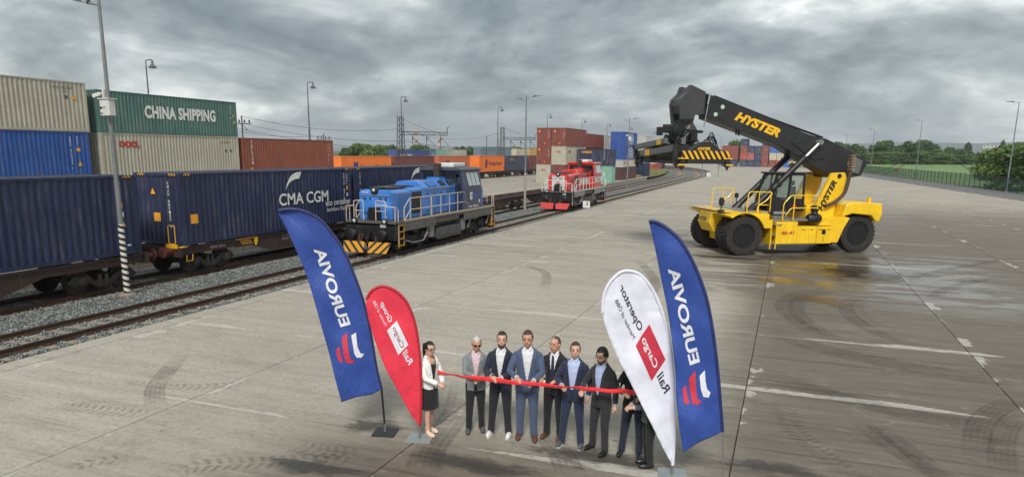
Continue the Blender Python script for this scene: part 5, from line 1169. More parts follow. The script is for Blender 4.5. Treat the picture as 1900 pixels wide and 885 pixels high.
for ye, s in ((-0.95, -1), (5.05, 1)):
    b = MB(); yo = ye-s*0.0
    b.prism([(sx0_, 4.50), (sx0_, 4.86), (sx0_+0.35, 4.90), (sx0_+0.75, 5.20), (sx0_+1.1, 5.30), (sx0_+1.35, 5.28), (sx1_-0.45, 4.92), (sx1_-0.15, 4.88), (sx1_, 4.76), (sx1_, 4.50)], 'y', min(yo, yo-s*0.35), max(yo, yo-s*0.35)); eb = b.build('end_beam', BOOMC, st, bevel=0.015)
    b = MB(); b.prism([(sx0_+0.02, 4.52), (sx0_+0.02, 4.88), (sx1_-0.12, 4.885), (sx1_-0.02, 4.76), (sx1_-0.02, 4.52)], 'y', min(yo, yo+s*0.012), max(yo, yo+s*0.012)); b.build('striped_plate', M_SPS, eb)
    b = MB(); b.box(sx0_+0.3, sx1_-0.3, min(yo, yo-s*0.3), max(yo, yo-s*0.3), 4.32, 4.5); b.build('lower_beam', BOOMC, eb)
    for x in (sx0_+0.08, sx1_-0.08):
        b = MB(); b.box(x-0.09, x+0.09, min(yo, yo-s*0.2), max(yo, yo-s*0.2), 4.16, 4.56); b.cyl((x, yo-s*0.09, 4.16), (x, yo-s*0.09, 4.04), 0.06, 10); b.build('twistlock', BOOMC, eb)
        b = MB(); b.box(x-0.24 if x < -2 else x-0.1, x+0.1 if x < -2 else x+0.24, min(yo, yo+s*0.03), max(yo, yo+s*0.03), 4.24, 4.30); b.box(x-0.24 if x < -2 else x-0.1, x+0.2, min(yo+s*0.013, yo+s*0.03), max(yo+s*0.013, yo+s*0.03), 4.53, 4.57); b.build('guide_flap', LET_YEL, eb)
letter('HYSTER', st, LET_YEL, (sx0_+0.74, -0.955, 4.91), (1, 0, 0), EZ, 0.13, 0.60, bold=0.04, shear=0.2, eps=0.006)
b = MB(); b.box(sx0_-0.02, sx0_+0.14, -0.6, 4.7, 4.30, 4.42); b.box(sx1_-0.14, sx1_+0.02, -0.6, 4.7, 4.30, 4.42); b.build('side_rail', BOOMC, st)
def lift_arm(p, q, post):
    b = MB(); b.beam(p, q, 0.20, 0.25); a_ = b.build('lift_arm', ARMC, st, bevel=0.015)
    p, q = Vector(p), Vector(q); d = (q-p)
    b = MB()
    for f_ in (post, post+0.045, post+0.09): b.beam(p+d*f_, p+d*(f_+0.028), 0.212, 0.262)
    b.build('yellow_band', LET_YEL, a_)
    b = MB(); b.beam(q+Vector((0, 0, 0.14)), q+Vector((0, 0, -0.55)), 0.14, 0.18); b.cyl(q+Vector((-0.16, 0, 0)), q+Vector((0.16, 0, 0)), 0.1, 10); b.build('arm_shoe', M_BLK, a_)
lift_arm((-3.5, 1.2, 5.34), (-3.72, 4.75, 5.06), 0.12)
lift_arm((-3.72, -0.55, 5.02), (-3.9, 3.4, 4.72), 0.70)
b = MB(); b.box(-3.86, -3.62, -0.74, -0.48, 4.40, 5.14); b.build('arm_post', M_BLK, st, bevel=0.02)
b = MB(); b.lathe([(0, 5.2), (0.06, 5.2), (0.06, 5.32), (0, 5.36)], 10, 'z', (-1.75, 0.6, 0)); b.build('beacon', plain('orange_beacon', (0.8, 0.18, 0.02), 0.3), st)

# ---- second, far reach stacker
s2 = thing('reach_stacker', 'small distant all yellow reach stacker beside the far container block', 'reach stacker', tuple(on_z(1466, 311.0)), R(12))
PY = paint('faded_yellow', (0.75, 0.46, 0.10), 0.5, 0, 0.15)
for x in (0.6, 6.4):
    for y, fl in ((0.3, False), (3.6, True)): rwheel(s2, x, y, 0.93, 0, fl)
b = MB(); b.prism([(-0.6, 1.2), (-0.6, 2.1), (2.2, 2.1), (2.6, 1.7), (4.6, 1.7), (5.2, 2.6), (8.0, 2.5), (8.2, 1.4), (5.2, 0.8), (2.0, 0.8)], 'y', 0.5, 3.4); b.build('chassis', PY, s2, bevel=0.04)
b = MB(); b.prism([(-2.2, 5.6), (-1.6, 6.0), (2.4, 5.2), (7.2, 4.6), (7.6, 3.9), (6.2, 3.6), (2.0, 4.2), (-1.8, 5.0)], 'y', 1.5, 2.5); b.prism([(-2.2, 5.6), (-1.5, 5.6), (-1.4, 3.6), (-2.0, 3.6)], 'y', 1.5, 2.5); b.prism([(5.2, 2.4), (6.0, 3.9), (6.8, 3.9), (6.6, 2.4)], 'y', 1.2, 2.8); b.build('boom', PY, s2, bevel=0.04)
b = MB(); b.beam((1.4, 1.4, 2.0), (3.2, 1.4, 4.3), 0.3, 0.3); b.beam((1.4, 2.6, 2.0), (3.2, 2.6, 4.3), 0.3, 0.3); b.build('lift_cylinder', M_BLK, s2)
b = MB(); b.box(2.6, 4.2, 1.2, 2.8, 1.7, 3.4); b.build('cab', M_GLASS, s2, bevel=0.05)
b = MB(); b.box(-3.2, -0.8, -1, 5, 3.2, 3.6); b.build('spreader', M_BLK, s2)
# ================================================================== lamps, masts, fence, plants, buildings
def proj(P):
    d = Vector(P)-EYE; z = d.dot(FW); return 950+1337*d.dot(RT)/z, 554.5-1337*d.dot(UP)/z
def z_at(P, y):
    lo, hi = -2.0, 80.0
    for _ in range(50):
        m = (lo+hi)/2
        if proj((P[0], P[1], m))[1] > y: lo = m
        else: hi = m
    return lo
M_GALV = paint('galvanised_steel', (0.24, 0.25, 0.255), 0.45, 0.5, 0.15)
M_LHEAD = plain('lamp_head_grey', (0.10, 0.105, 0.11), 0.45, 0.3)
M_WBOX = plain('white_enclosure', (0.58, 0.58, 0.54), 0.55)
k = NT('spiral_stripes'); X, Y, Z = k.xyz(k.obj()); an = k.math('DIVIDE', k.math('ARCTAN2', Y, X), 6.28318)
s_ = k.math('FRACT', k.math('ADD', k.math('MULTIPLY', Z, 4.6), k.math('ADD', an, 10.0))); nz = k.noise(k.obj(), (1, 1, 1), 9, 5, 0.7)
k.set(Base_Color=k.mix(k.math('MULTIPLY', k.step(nz, 0.55, 0.75), 0.35), k.mix(k.math('GREATER_THAN', s_, 0.48), (0.015, 0.015, 0.015), (0.62, 0.60, 0.54)), (0.2, 0.19, 0.16)), Roughness=0.6); M_SPIRAL = k.m
def lamp_head(t, z, d, L):
    """d = unit xy direction, flat LED head at the end of an arm"""
    d = Vector((d[0], d[1], 0)); u = Vector((-d.y, d.x, 0)); b = MB()
    b.tube([Vector((0, 0, z-0.05)), d*0.12+Vector((0, 0, z)), d*(L*0.5)+Vector((0, 0, z+0.05))], 0.035, 8); b.build('lamp_arm', M_GALV, t)
    b = MB(); p, q = d*(L*0.42)+Vector((0, 0, z+0.05)), d*L+Vector((0, 0, z+0.14)); n_ = 5; vs = []
    for f_, w_, h_ in ((0, 0.10, 0.10), (0.25, 0.16, 0.13), (0.6, 0.17, 0.09), (1.0, 0.14, 0.05)):
        c = p+(q-p)*f_; vs += [c-u*w_, c+u*w_, c+u*w_*0.8+Vector((0, 0, h_)), c-u*w_*0.8+Vector((0, 0, h_))]
    fs = [(0, 1, 2, 3), (15, 14, 13, 12)]+[(4*i+j, 4*i+4+j, 4*i+4+(j+1) % 4, 4*i+(j+1) % 4) for i in range(3) for j in range(4)]
    b.add(vs, fs); b.build('lamp_head', M_LHEAD, t)
def lamp_post(label, P, H, heads, stripes=0.0, box=False, group='lamp posts between the tracks', base=-0.5):
    t = thing('lamp_post', label, 'lamp post', P, 0, group); b = MB()
    b.tube([(0, 0, 0.0), (0, 0, H*0.38)], [0.10, 0.095], 14); b.tube([(0, 0, H*0.38), (0, 0, H*0.385)], [0.105, 0.105], 14); b.tube([(0, 0, H*0.385), (0, 0, H)], [0.08, 0.05], 12); b.build('pole', M_GALV, t, 40)
    b = MB(); b.lathe([(0.32, -0.1), (0.32, 0.02), (0.14, 0.05), (0.12, 0.06)], 16); b.build('base_plate', M_SLEEP, t, 30)
    if stripes: b = MB(); b.tube([(0, 0, 0.06), (0, 0, stripes)], [0.108, 0.104], 20); b.build('striped_sleeve', M_SPIRAL, t, 40)
    for d, z, L in heads: lamp_head(t, z, d, L)
    if box:
        zb = box; b = MB(); b.box(-0.02, 0.42, -0.36, -0.10, zb, zb+0.55); bo = b.build('switch_box', M_WBOX, t, bevel=0.015)
        b = MB(); b.box(-0.05, 0.46, -0.40, -0.06, zb+0.552, zb+0.585); b.build('box_lid', M_WBOX, bo)
        b = MB(); b.cyl((0.19, -0.362, zb+0.28), (0.19, -0.375, zb+0.28), 0.025, 8); b.box(0.0, 0.10, -0.366, -0.362, zb+0.22, zb+0.30); b.box(0.0, 0.10, -0.366, -0.362, zb+0.06, zb+0.10); b.build('keyhole', M_BLK, bo)
        b = MB(); b.box(-0.13, -0.06, -0.12, 0.02, zb+0.6, zb+0.9); b.tube([(-0.1, -0.1, zb+0.78), (-0.22, -0.14, zb+0.74)], 0.03, 8); b.beam((-0.18, -0.13, zb+0.75), (-0.45, -0.2, zb+0.67), 0.12, 0.12); b.build('surveillance_camera', M_WBOX, t)
    return t
HDS = [((-1, -0.15), 9.75, 0.85), ((0.97, 0.2), 10.0, 1.5)]
P = on_z(236.5, 546, -0.5); zb = z_at(P, 216)+0.5
lamp_post('tall grey lamp post with striped foot and white box, in front of the navy container', (P.x, P.y, -0.5), 10.6, [((-1, -0.15), 10.0, 0.95), ((0.97, 0.2), 10.45, 1.5)], z_at(P, 416)+0.5, zb)
P = on_z(973.7, 390, -0.5); lamp_post('grey lamp post with striped foot between the two locomotives', (P.x, P.y, -0.5), 10.15, HDS, 3.3)
P = on_z(1163, 351, -0.5); lamp_post('grey lamp post with white box right of the red locomotive', (P.x, P.y, -0.5), 10.2, HDS, 0, 7.0)
P = on_z(1250, 333, -0.5); b = None
t = thing('signal_post', 'thin pale post beside the bending tracks under the spreader', 'post', (P.x, P.y, -0.5), 0, 'thin posts by the tracks'); b = MB(); b.tube([(0, 0, 0), (0, 0, 4.3)], 0.06, 8); b.cbox((0, 0, 4.35), (0.3, 0.2, 0.25)); b.build('pole', M_GALV, t)
for px_, lab in ((1302, 'thin pale post at the yard corner left of the white marker'), (1332, 'thin pale post at the yard corner right of the white marker')):
    P = on_z(px_, 329, 0); t = thing('signal_post', lab, 'post', (P.x, P.y, -0.3), 0, 'thin posts by the tracks'); b = MB(); b.tube([(0, 0, 0), (0, 0, 2.9)], 0.07, 8); b.cbox((0, 0, 3.0), (0.28, 0.15, 0.2)); b.build('pole', M_GALV, t)
for i, (x, yb, yt) in enumerate(((1867, 356, 190), (1698, 333.7, 224), (1614.5, 322, 240), (1565, 316, 250), (1335, 308, 246))):
    P = on_z(x, yb, 0); H_ = z_at(P, yt) if i < 4 else 11.5
    lamp_post(['tall grey lamp post nearest along the gravel strip, at the picture edge', 'second grey lamp post along the gravel strip, before the green field', 'third grey lamp post along the gravel strip, beside the boom tail', 'farthest grey lamp post before the tree row', 'distant lamp post behind the boom, over the far stacks'][i], (P.x, P.y, 0), H_, [((-1, -0.1), H_-0.05, 1.6)], 0, False, 'lamp posts along the fence side')
# white kilometre markers
for x, yb, w_, lab in ((1088, 386, 0.62, 'white marker block at the yard edge beside the red locomotive'), (1315, 328, 0.9, 'white marker block at the far yard corner by the track bend')):
    P = on_z(x, yb, 0.0); t = thing('marker_block', lab, 'marker', (P.x, P.y, 0), 0, 'white marker blocks'); b = MB(); b.box(-w_/2, w_/2, -0.1, 0.1, 0, w_*0.95); b.build('block', plain('white_marker', (0.66, 0.66, 0.63), 0.6), t, bevel=0.03)
    letter('2', t, LET_BLACK, (0.0, -0.1, 0.25), (1, 0, 0), EZ, 0.3, 0.18)
# old swan-neck lamps
M_OLDP = plain('old_pole', (0.10, 0.10, 0.10), 0.6, 0.2)
ordn = ['first', 'second', 'third', 'fourth', 'fifth', 'sixth', 'seventh', 'eighth', 'ninth']
for i, (x, y, d) in enumerate(((270, 112, 76), (570, 153, 99), (744, 180, 124), (924, 199, 150), (1016, 213, 178), (1080, 222, 205), (1127, 230, 232), (1168, 237, 261), (1212, 245, 315))):
    P = at_depth(x, y, d); t = thing('swan_neck_lamp', '%s old swan neck lamp post from the left, behind the containers' % ordn[i], 'lamp post', (P.x, P.y, -0.15), 0, 'old swan neck lamp posts'); H_ = P.z+0.15
    b = MB(); b.tube([(0, 0, 0), (0, 0, H_*0.55)], [0.16, 0.13], 8); b.tube([(0, 0, H_*0.55), (0, 0, H_-0.5)], [0.09, 0.06], 8); b.tube(rot_path([(0, 0, H_-0.5), (0, 0, H_), (0.9, 0, H_)], 6, 0.4), 0.05, 8)
    for q in range(12): b.box(-0.22, 0.22, -0.02, 0.02, H_*0.45+q*0.4, H_*0.45+q*0.4+0.03)
    b.build('pole', M_OLDP, t); b = MB(); b.lathe([(0.06, H_), (0.10, H_-0.25), (0.13, H_-0.45), (0.40, H_-0.75), (0.40, H_-0.82), (0.2, H_-0.86), (0, H_-0.88)], 14, 'z', (0.9, 0, 0)); b.build('lamp_shade', M_OLDP, t, 40)
# overhead line masts with gantries, wires
M_LAT = plain('lattice_steel', (0.075, 0.075, 0.078), 0.6, 0.3)
def lattice(b, p, H, w0, w1):
    p = Vector(p); n = int(H/0.9)
    def c(i, z): f_ = z/H; w_ = (w0+(w1-w0)*f_)/2; return p+Vector(((-1, 1, 1, -1)[i]*w_, (-1, -1, 1, 1)[i]*w_, z))
    for i in range(4): b.beam(c(i, 0), c(i, H), 0.10, 0.10)
    for j in range(n):
        za, zb_ = H*j/n, H*(j+1)/n
        for i in range(4): b.beam(c(i, za), c((i+1) % 4, zb_) if j % 2 else c((i+1) % 4, zb_), 0.05, 0.05)
def gantry_mast(label, x, d, ytop, yg, xg, H2=0):
    P = at_depth(x, 280, d); t = thing('catenary_mast', label, 'mast', (P.x, P.y, -0.15), 0, 'overhead line masts'); H_ = z_at(P, ytop)+0.15; G_ = z_at(P, yg)+0.15
    b = MB(); lattice(b, (0, 0, 0), H_, 1.3, 0.7); b.build('lattice_tower', M_LAT, t)
    Q = at_depth(xg, yg, d*1.02)-Vector((P.x, P.y, -0.15)); Q.z = G_; b = MB(); n = 9; A = Vector((0, 0, G_))
    for dz in (0, 0.5): b.beam(A+Vector((0, 0, dz)), Q+Vector((0, 0, dz)), 0.12, 0.12)
    for i in range(n):
        p0, p1 = A+(Q-A)*(i/n), A+(Q-A)*((i+1)/n); b.beam(p0+Vector((0, 0, 0.5*(i % 2))), p1+Vector((0, 0, 0.5*((i+1) % 2))), 0.07, 0.07)
    b.build('gantry_beam', M_LAT, t)
    for f_ in (0.25, 0.55, 0.85):
        b = MB(); c = A+(Q-A)*f_; b.tube([c, c+Vector((0, 0, -2.4))], 0.05, 6); b.tube([c+Vector((0, 0, -0.3)), c+(Q-A).normalized()*1.6+Vector((0, 0, -1.9)), c+Vector((0, 0, -2.2))], 0.05, 6); b.cyl(c+Vector((0, 0, -0.9)), c+Vector((0, 0, -0.5)), 0.12, 6); b.build('insulator_arm', M_LAT, t)
    b = MB(); b.tube([Q, Q+Vector((0, 0, 1.4)), Q+Vector((0.5, 0, 1.5))], 0.06, 6); b.build('end_bracket', M_LAT, t)
    return t, P, Q
m1, P1, Q1 = gantry_mast('lattice overhead line mast with gantry behind the blue locomotive', 744, 126, 216, 250, 830)
m2, P2, Q2 = gantry_mast('lattice overhead line mast with gantry beside the tall lamp post', 932, 176, 236, 259, 993)
for i, (x, y, d, lab) in enumerate(((448, 215, 110, 'dark line mast with insulators right of the green container'), (600, 248, 150, 'small dark insulator mast above the reddish brown container'), (903, 253, 190, 'thin line mast between the swan neck lamps'))):
    P = at_depth(x, y, d); t = thing('line_mast', lab, 'mast', (P.x, P.y, -0.15), 0, 'line masts'); H_ = P.z+0.15; b = MB(); b.tube([(0, 0, 0), (0, 0, H_)], 0.10, 8)
    if i < 2:
        for q in (-1.4, -0.5, 0.5, 1.4): b.tube([(q, 0, H_-1.1), (q, 0, H_-0.6)], 0.12, 6)
        b.beam((-1.8, 0, H_-1.2), (1.8, 0, H_-1.2), 0.12, 0.12); b.beam((0, 0, H_-1.2), (1.0, 0, H_-2.2), 0.08, 0.08)
    b.build('pole', M_LAT, t)
def wire(lab, a, c, sag, r=0.028):
    a, c = Vector(a), Vector(c); b = MB(); b.tube([a+(c-a)*(i/14)+Vector((0, 0, -4*sag*(i/14)*(1-i/14))) for i in range(15)], r, 5)
    tag(b.build('overhead_wire', M_LAT), lab, 'wire', 'overhead wires')
wl = [((448, 216, 110), (735, 240, 126), 1.0, 'top'), ((448, 229, 110), (742, 262, 126), 0.8, 'second'), ((450, 240, 110), (742, 278, 126), 0.6, 'third'), ((735, 240, 126), (926, 247, 176), 1.6, 'upper'), ((750, 222, 126), (826, 250, 128), 0.3, 'slanting'), ((752, 262, 126), (990, 274, 178), 1.0, 'low'), ((938, 238, 176), (1005, 258, 185), 0.4, 'short'), ((448, 245, 110), (600, 252, 150), 0.5, 'lowest')]
for (a, c, s, nm) in wl: wire('%s overhead wire between the dark line masts at pixel height of the grey sky' % nm if 0 else '%s thin dark overhead wire strung between the line masts' % nm, at_depth(*a), at_depth(*c), s)
# striped factory chimneys far away
k = NT('red_white_bands'); Z = k.xyz(k.obj())[2]; k.set(Base_Color=k.mix(k.math('GREATER_THAN', k.math('FRACT', k.math('MULTIPLY', Z, 1/14.0)), 0.5), (0.50, 0.46, 0.42), (0.34, 0.10, 0.07)), Roughness=0.8); M_BAND = k.m
for x, yt, d, lab in ((772, 239, 1500, 'taller distant chimney with red and white bands'), (815, 256, 1500, 'shorter distant chimney with red and white bands')):
    P = at_depth(x, yt, d); t = thing('chimney', lab, 'chimney', (P.x, P.y, -1), 0, 'distant chimneys'); b = MB(); b.tube([(0, 0, 0), (0, 0, P.z+1)], [3.4, 2.2], 14); b.build('shaft', M_BAND, t, 40)
# ---- fence
M_FEN = plain('green_fence', (0.012, 0.045, 0.030), 0.5)
fen = thing('mesh_fence', 'dark green wire mesh fence along the gravel strip and field', 'fence', (0, 0, 0))
pm = MB(); W_, FH = 2.5, 2.0
for i in range(26): pm.box(-0.004, 0.004, i*W_/26, i*W_/26+0.016, 0.05, FH)
for z in (0.1, 0.7, 1.3, 1.9): pm.box(-0.012, 0.012, 0, W_, z, z+0.025)
pm_me = pm.mesh('mesh_panel', [M_FEN]); po = MB(); po.box(-0.04, 0.04, -0.04, 0.04, -0.1, FH+0.08); po_me = po.mesh('fence_post', [M_FEN])
ang = math.atan(0.083); yv = 84.0
for i in range(84):
    link('fence_post', po_me, fen, (fence_x(yv), yv, 0), (0, 0, ang)); link('mesh_panel', pm_me, fen, (fence_x(yv), yv, 0), (0, 0, ang)); yv += W_*math.cos(ang)
P = on_z(1668, 328, 0); t = thing('hydrant_sign', 'small red round sign on a post by the mesh fence', 'sign', (P.x-0.6, P.y, 0)); b = MB(); b.cyl((0, 0, 0), (0, 0, 1.6), 0.05, 8); b.build('post', M_GALV, t); b = MB(); b.lathe([(0, -0.05), (0.45, -0.05), (0.45, 0.05), (0, 0.05)], 18, 'y', (0, 0, 1.5)); b.build('sign_disc', plain('sign_red', (0.35, 0.05, 0.03), 0.6), t)
# ---- trees
def leaf_mat(name, dark, light):
    k = NT(name); p = k.pos(); n = k.noise(p, (1, 1, 1), 0.55, 4, 0.6); n2_ = k.noise(p, (1, 1, 1), 4.0, 3, 0.6)
    c = k.mix(k.step(k.math('ADD', k.math('MULTIPLY', n, 0.7), k.math('MULTIPLY', n2_, 0.3)), 0.36, 0.64), dark, light)
    return k.set(Base_Color=c, Roughness=0.65, Subsurface_Weight=0.0)
LEAF = [leaf_mat('foliage_deep', (0.032, 0.07, 0.016), (0.09, 0.155, 0.034)), leaf_mat('foliage_mid', (0.042, 0.09, 0.018), (0.12, 0.19, 0.038)), leaf_mat('foliage_fresh', (0.055, 0.115, 0.018), (0.17, 0.245, 0.045))]
BARK = paint('bark', (0.075, 0.06, 0.045), 0.9, 0, 0.3, 0, 0.5)
def crown_mesh(seed, H, Rr_, n, leaf, low=0.15, blobs=9):
    g = np.random.default_rng(seed); cs = []
    for i in range(blobs):
        a = g.random()*6.28; zz_ = low+(1-low)*g.random(); rad = Rr_*(1-0.55*abs(zz_-0.5))*(0.25+0.5*g.random())
        cs.append((rad*math.cos(a), rad*math.sin(a), H*(zz_*0.78+0.06), Rr_*g.uniform(0.35, 0.62), H*g.uniform(0.12, 0.24)))
    cs.append((0, 0, H*0.72, Rr_*0.55, H*0.28)); cs = np.array(cs)
    pick = g.integers(0, len(cs), n); d = g.normal(size=(n, 3)); d /= np.linalg.norm(d, axis=1)[:, None]
    r = g.random(n)**0.33*g.uniform(0.75, 1.12, n)
    c = cs[pick]; P = np.stack([c[:, 0]+d[:, 0]*r*c[:, 3], c[:, 1]+d[:, 1]*r*c[:, 3], np.maximum(c[:, 2]+d[:, 2]*r*c[:, 4], 0.1)], 1)
    u = g.normal(size=(n, 3)); u /= np.linalg.norm(u, axis=1)[:, None]; v = np.cross(u, d+g.normal(size=(n, 3))*0.6); v /= np.linalg.norm(v, axis=1)[:, None]
    s = leaf*g.uniform(0.6, 1.3, (n, 1)); q = np.stack([P-u*s, P+v*s*0.55, P+u*s, P-v*s*0.55], 1)
    return q, np.arange(4*n).reshape(-1, 4)
_trees = {}
def tree_kind(key, H, Rr_, n, leaf, mat, seed, low=0.15, trunk=True):
    q, F_ = crown_mesh(seed, H, Rr_, n, leaf, low); cm = np_mesh('crown', q, F_, [mat]); b = MB(); g = random.Random(seed); tr_ = 0.022*H
    b.tube([(0, 0, -0.3), (0.02*H, 0, H*0.25), (-0.01*H, 0.02*H, H*0.5), (0, 0, H*0.78)], [tr_, tr_*0.8, tr_*0.5, tr_*0.15], 7)
    for i in range(6):
        a = g.uniform(0, 6.28); z = H*g.uniform(0.2, 0.55); L = Rr_*g.uniform(0.5, 0.9); b.tube([(0, 0, z), (L*0.5*math.cos(a), L*0.5*math.sin(a), z+0.12*H), (L*math.cos(a), L*math.sin(a), z+0.2*H)], [tr_*0.4, tr_*0.25, tr_*0.08], 5)
    _trees[key] = (cm, b.mesh('trunk', [BARK], 60), H)
tree_kind('a', 12, 5.2, 5200, 0.42, LEAF[0], 1); tree_kind('b', 11, 5.8, 5200, 0.42, LEAF[1], 2); tree_kind('c', 10, 4.6, 4600, 0.40, LEAF[0], 3, 0.05); tree_kind('d', 7, 4.8, 9000, 0.24, LEAF[2], 4, 0.0); tree_kind('e', 14, 3.0, 3000, 0.40, LEAF[0], 5, 0.0); tree_kind('s', 7, 5.0, 9000, 0.24, LEAF[1], 6, 0.0)
def tree(label, key, P, H, rz=None, group=None, wide=1.0, name='tree'):
    cm, tm, H0 = _trees[key]; s = H/H0; t = thing(name, label, 'bush' if name == 'bush' else 'tree', P, rz if rz is not None else random.uniform(0, 6.28), group); t.scale = (s*wide, s*wide, s)
    link('crown', cm, t); link('trunk', tm, t); return t
# row behind the field
g = random.Random(5); n = 0
nums = ['first', 'second', 'third', 'fourth', 'fifth', 'sixth', 'seventh', 'eighth', 'ninth', 'tenth', 'eleventh', 'twelfth', 'thirteenth', 'fourteenth', 'fifteenth', 'sixteenth', 'seventeenth', 'eighteenth', 'nineteenth', 'twentieth']+['twenty-'+a for a in ('first', 'second', 'third', 'fourth', 'fifth', 'sixth', 'seventh', 'eighth', 'ninth')]+['thirtieth']+['thirty-'+a for a in ('first', 'second', 'third', 'fourth', 'fifth', 'sixth', 'seventh', 'eighth', 'ninth')]
prof_r = [(1505, 272), (1530, 264), (1550, 262), (1568, 266), (1585, 268), (1600, 272), (1618, 268), (1632, 261), (1645, 259), (1658, 272), (1672, 268), (1682, 263), (1695, 265), (1706, 258), (1718, 260), (1728, 266), (1740, 276), (1752, 279), (1765, 272), (1780, 275), (1800, 280), (1815, 284), (1835, 282), (1850, 280), (1870, 284), (1890, 281)]
for x, yt in prof_r:
    d = g.uniform(400, 440); P = on_y(x, 285, d); P.z = 1.5; H_ = max(5, z_at(P, yt)-1.5)
    tree('%s tree from the left in the row behind the green field' % nums[n], g.choice('aabc'), P, H_, None, 'trees behind the green field', 1.15); n += 1
n = 0
for x in range(1510, 1800, 13):
    d = g.uniform(372, 384); P = on_y(x, 300, d); P.z = 0.7; tree('%s dark bush from the left along the far field edge' % nums[n], g.choice('cs'), P, g.uniform(4.6, 6.2), None, 'bushes along the far field edge', 1.5, 'bush'); n += 1
# big bush by the fence
n = 0
for x, yb, yt, key, wd, dd in ((1812, 345, 300, 'd', 0.9, 0), (1838, 348, 285, 'd', 1.1, 0), (1868, 350, 278, 's', 1.2, 0), (1900, 352, 274, 's', 1.2, 0), (1930, 354, 280, 'd', 1.2, 0), (1855, 338, 276, 's', 1.0, 22), (1888, 338, 272, 'd', 1.1, 22), (1822, 338, 290, 's', 1.0, 16)):
    P = on_z(x, yb, 0); P.x += 3.5+dd*0.25; P.y += 5+dd; P.z = -0.5; H_ = (z_at(P, yt)+0.5)*1.16
    tree('%s leafy bush from the left in the clump behind the fence' % nums[n], key, P, H_, None, 'leafy bushes behind the fence', wd*1.25, 'bush'); n += 1
# left row beyond the background train
n = 0
for x, yt in ((640, 273), (655, 270), (668, 266), (682, 271), (694, 272), (707, 269), (719, 273), (731, 270), (748, 276), (777, 267), (792, 276), (822, 276), (850, 274), (862, 273), (876, 273), (905, 277), (922, 276), (948, 273), (965, 274), (990, 278)):
    d = g.uniform(245, 290); P = at_depth(x, 285, d); P.z = -0.6; H_ = max(3.5, z_at(P, yt)+0.6)
    tree('%s green tree from the left beyond the background train' % nums[n], g.choice('abcd'), P, H_, None, 'trees beyond the background train', 1.1); n += 1
for x, yt, d, lab in ((1366, 259, 330, 'single rounded tree behind the far red stack'), (1290, 268, 360, 'dark tree behind the striped spreader'), (1478, 268, 420, 'tree behind the boom over the distant yellow stacker')):
    P = at_depth(x, 285, d); P.z = -0.5; tree(lab, 'b', P, z_at(P, yt)+0.5, None, None, 0.9)
P = at_depth(1862, 258, 520); P.z = 0; tree('slim dark poplar standing beside the brick building', 'e', P, z_at(P, 257), None, None, 0.8)
P = at_depth(1797, 262, 480); P.z = 0; tree('pointed dark tree beside the white house', 'e', P, z_at(P, 262), None, None, 1.3)
# ---- far buildings
def house(lab, x, yb, d, w_, dep, h_, wall, roof, nm='house', flat=False):
    P = at_depth(x, yb, d); t = thing(nm, lab, 'building', (P.x, P.y, P.z-1.0), R(-25)); b = MB(); b.box(-w_/2, w_/2, 0, dep, 0, h_+1); b.build('wall', plain('wall_paint', wall, 0.8), t)
    b = MB()
    if flat: b.box(-w_/2-0.3, w_/2+0.3, -0.3, dep+0.3, h_+1, h_+1.5)
    else: b.prism([(-w_/2-0.4, h_+1), (0, h_+1+w_*0.32), (w_/2+0.4, h_+1)], 'y', -0.4, dep+0.4)
    b.build('roof', plain('roof_cover', roof, 0.8), t)
    n_ = max(2, int(w_/4)); f_ = h_/4 if h_ > 4 else h_
    for i in range(n_):
        b = MB(); xx = -w_/2+(i+0.5)*w_/n_; b.box(xx-0.7, xx+0.7, -0.06, 0.02, 1+h_*0.3, 1+h_*0.75); b.build('window', M_GLASS, t)
house('white house with pale roof between the far trees', 1788, 289, 520, 6, 8, 4.5, (0.6, 0.6, 0.57), (0.42, 0.41, 0.40)); house('reddish brick building with flat roof behind the bushes', 1862, 286, 470, 12, 8, 3.4, (0.28, 0.13, 0.09), (0.35, 0.35, 0.34), 'building', True)
house('long white hall far behind the tree row', 1875, 274, 900, 60, 20, 3, (0.62, 0.62, 0.6), (0.5, 0.5, 0.5), 'building', True); house('low white shed behind the far trees', 1738, 293, 440, 9, 8, 3, (0.6, 0.6, 0.57), (0.4, 0.4, 0.4), 'shed', True)
house('pale distant works hall beneath the gantry', 850, 279, 1100, 45, 30, 5, (0.42, 0.43, 0.42), (0.5, 0.5, 0.5), 'building', True); house('pale flat warehouse behind the boom', 1325, 292, 500, 40, 20, 7, (0.55, 0.56, 0.55), (0.5, 0.5, 0.5), 'building', True)
# ================================================================== people
def fabric(name, col, rough=0.85, check=None, folds=0.5):
    k = NT(name); o = k.obj(); n = k.noise(o, (1, 1, 1), 60, 3, 0.6); f_ = k.noise(o, (1, 1, 0.45), 9, 4, 0.55, 0.6)
    c = k.mix(k.step(n, 0.3, 0.7), lerp3(col, 0.85), lerp3(col, 1.15))
    if check:
        X, Y, Z = k.xyz(o)
        for q in (X, Z): c = k.mix(k.math('MULTIPLY', k.math('LESS_THAN', k.math('FRACT', k.math('ADD', k.math('MULTIPLY', q, 17.0), 40.0)), 0.16), 0.6), c, check)
    k.bump(k.math('ADD', f_, k.math('MULTIPLY', n, 0.05)), folds, 0.06)
    return k.set(Base_Color=c, Roughness=rough, Sheen_Weight=0.15)
def skin(col):
    k = NT('skin'); n = k.noise(k.obj(), (1, 1, 1), 18, 4, 0.6); return k.set(Base_Color=k.mix(k.step(n, 0.3, 0.7), lerp3(col, 0.88), lerp3(col, 1.1)), Roughness=0.5)
SKIN = skin((0.60, 0.355, 0.26)); SKIN2 = skin((0.56, 0.30, 0.205))
M_EYE = plain('brown_eye', (0.14, 0.085, 0.06), 0.3); M_LIP = plain('lip', (0.30, 0.10, 0.08), 0.5)
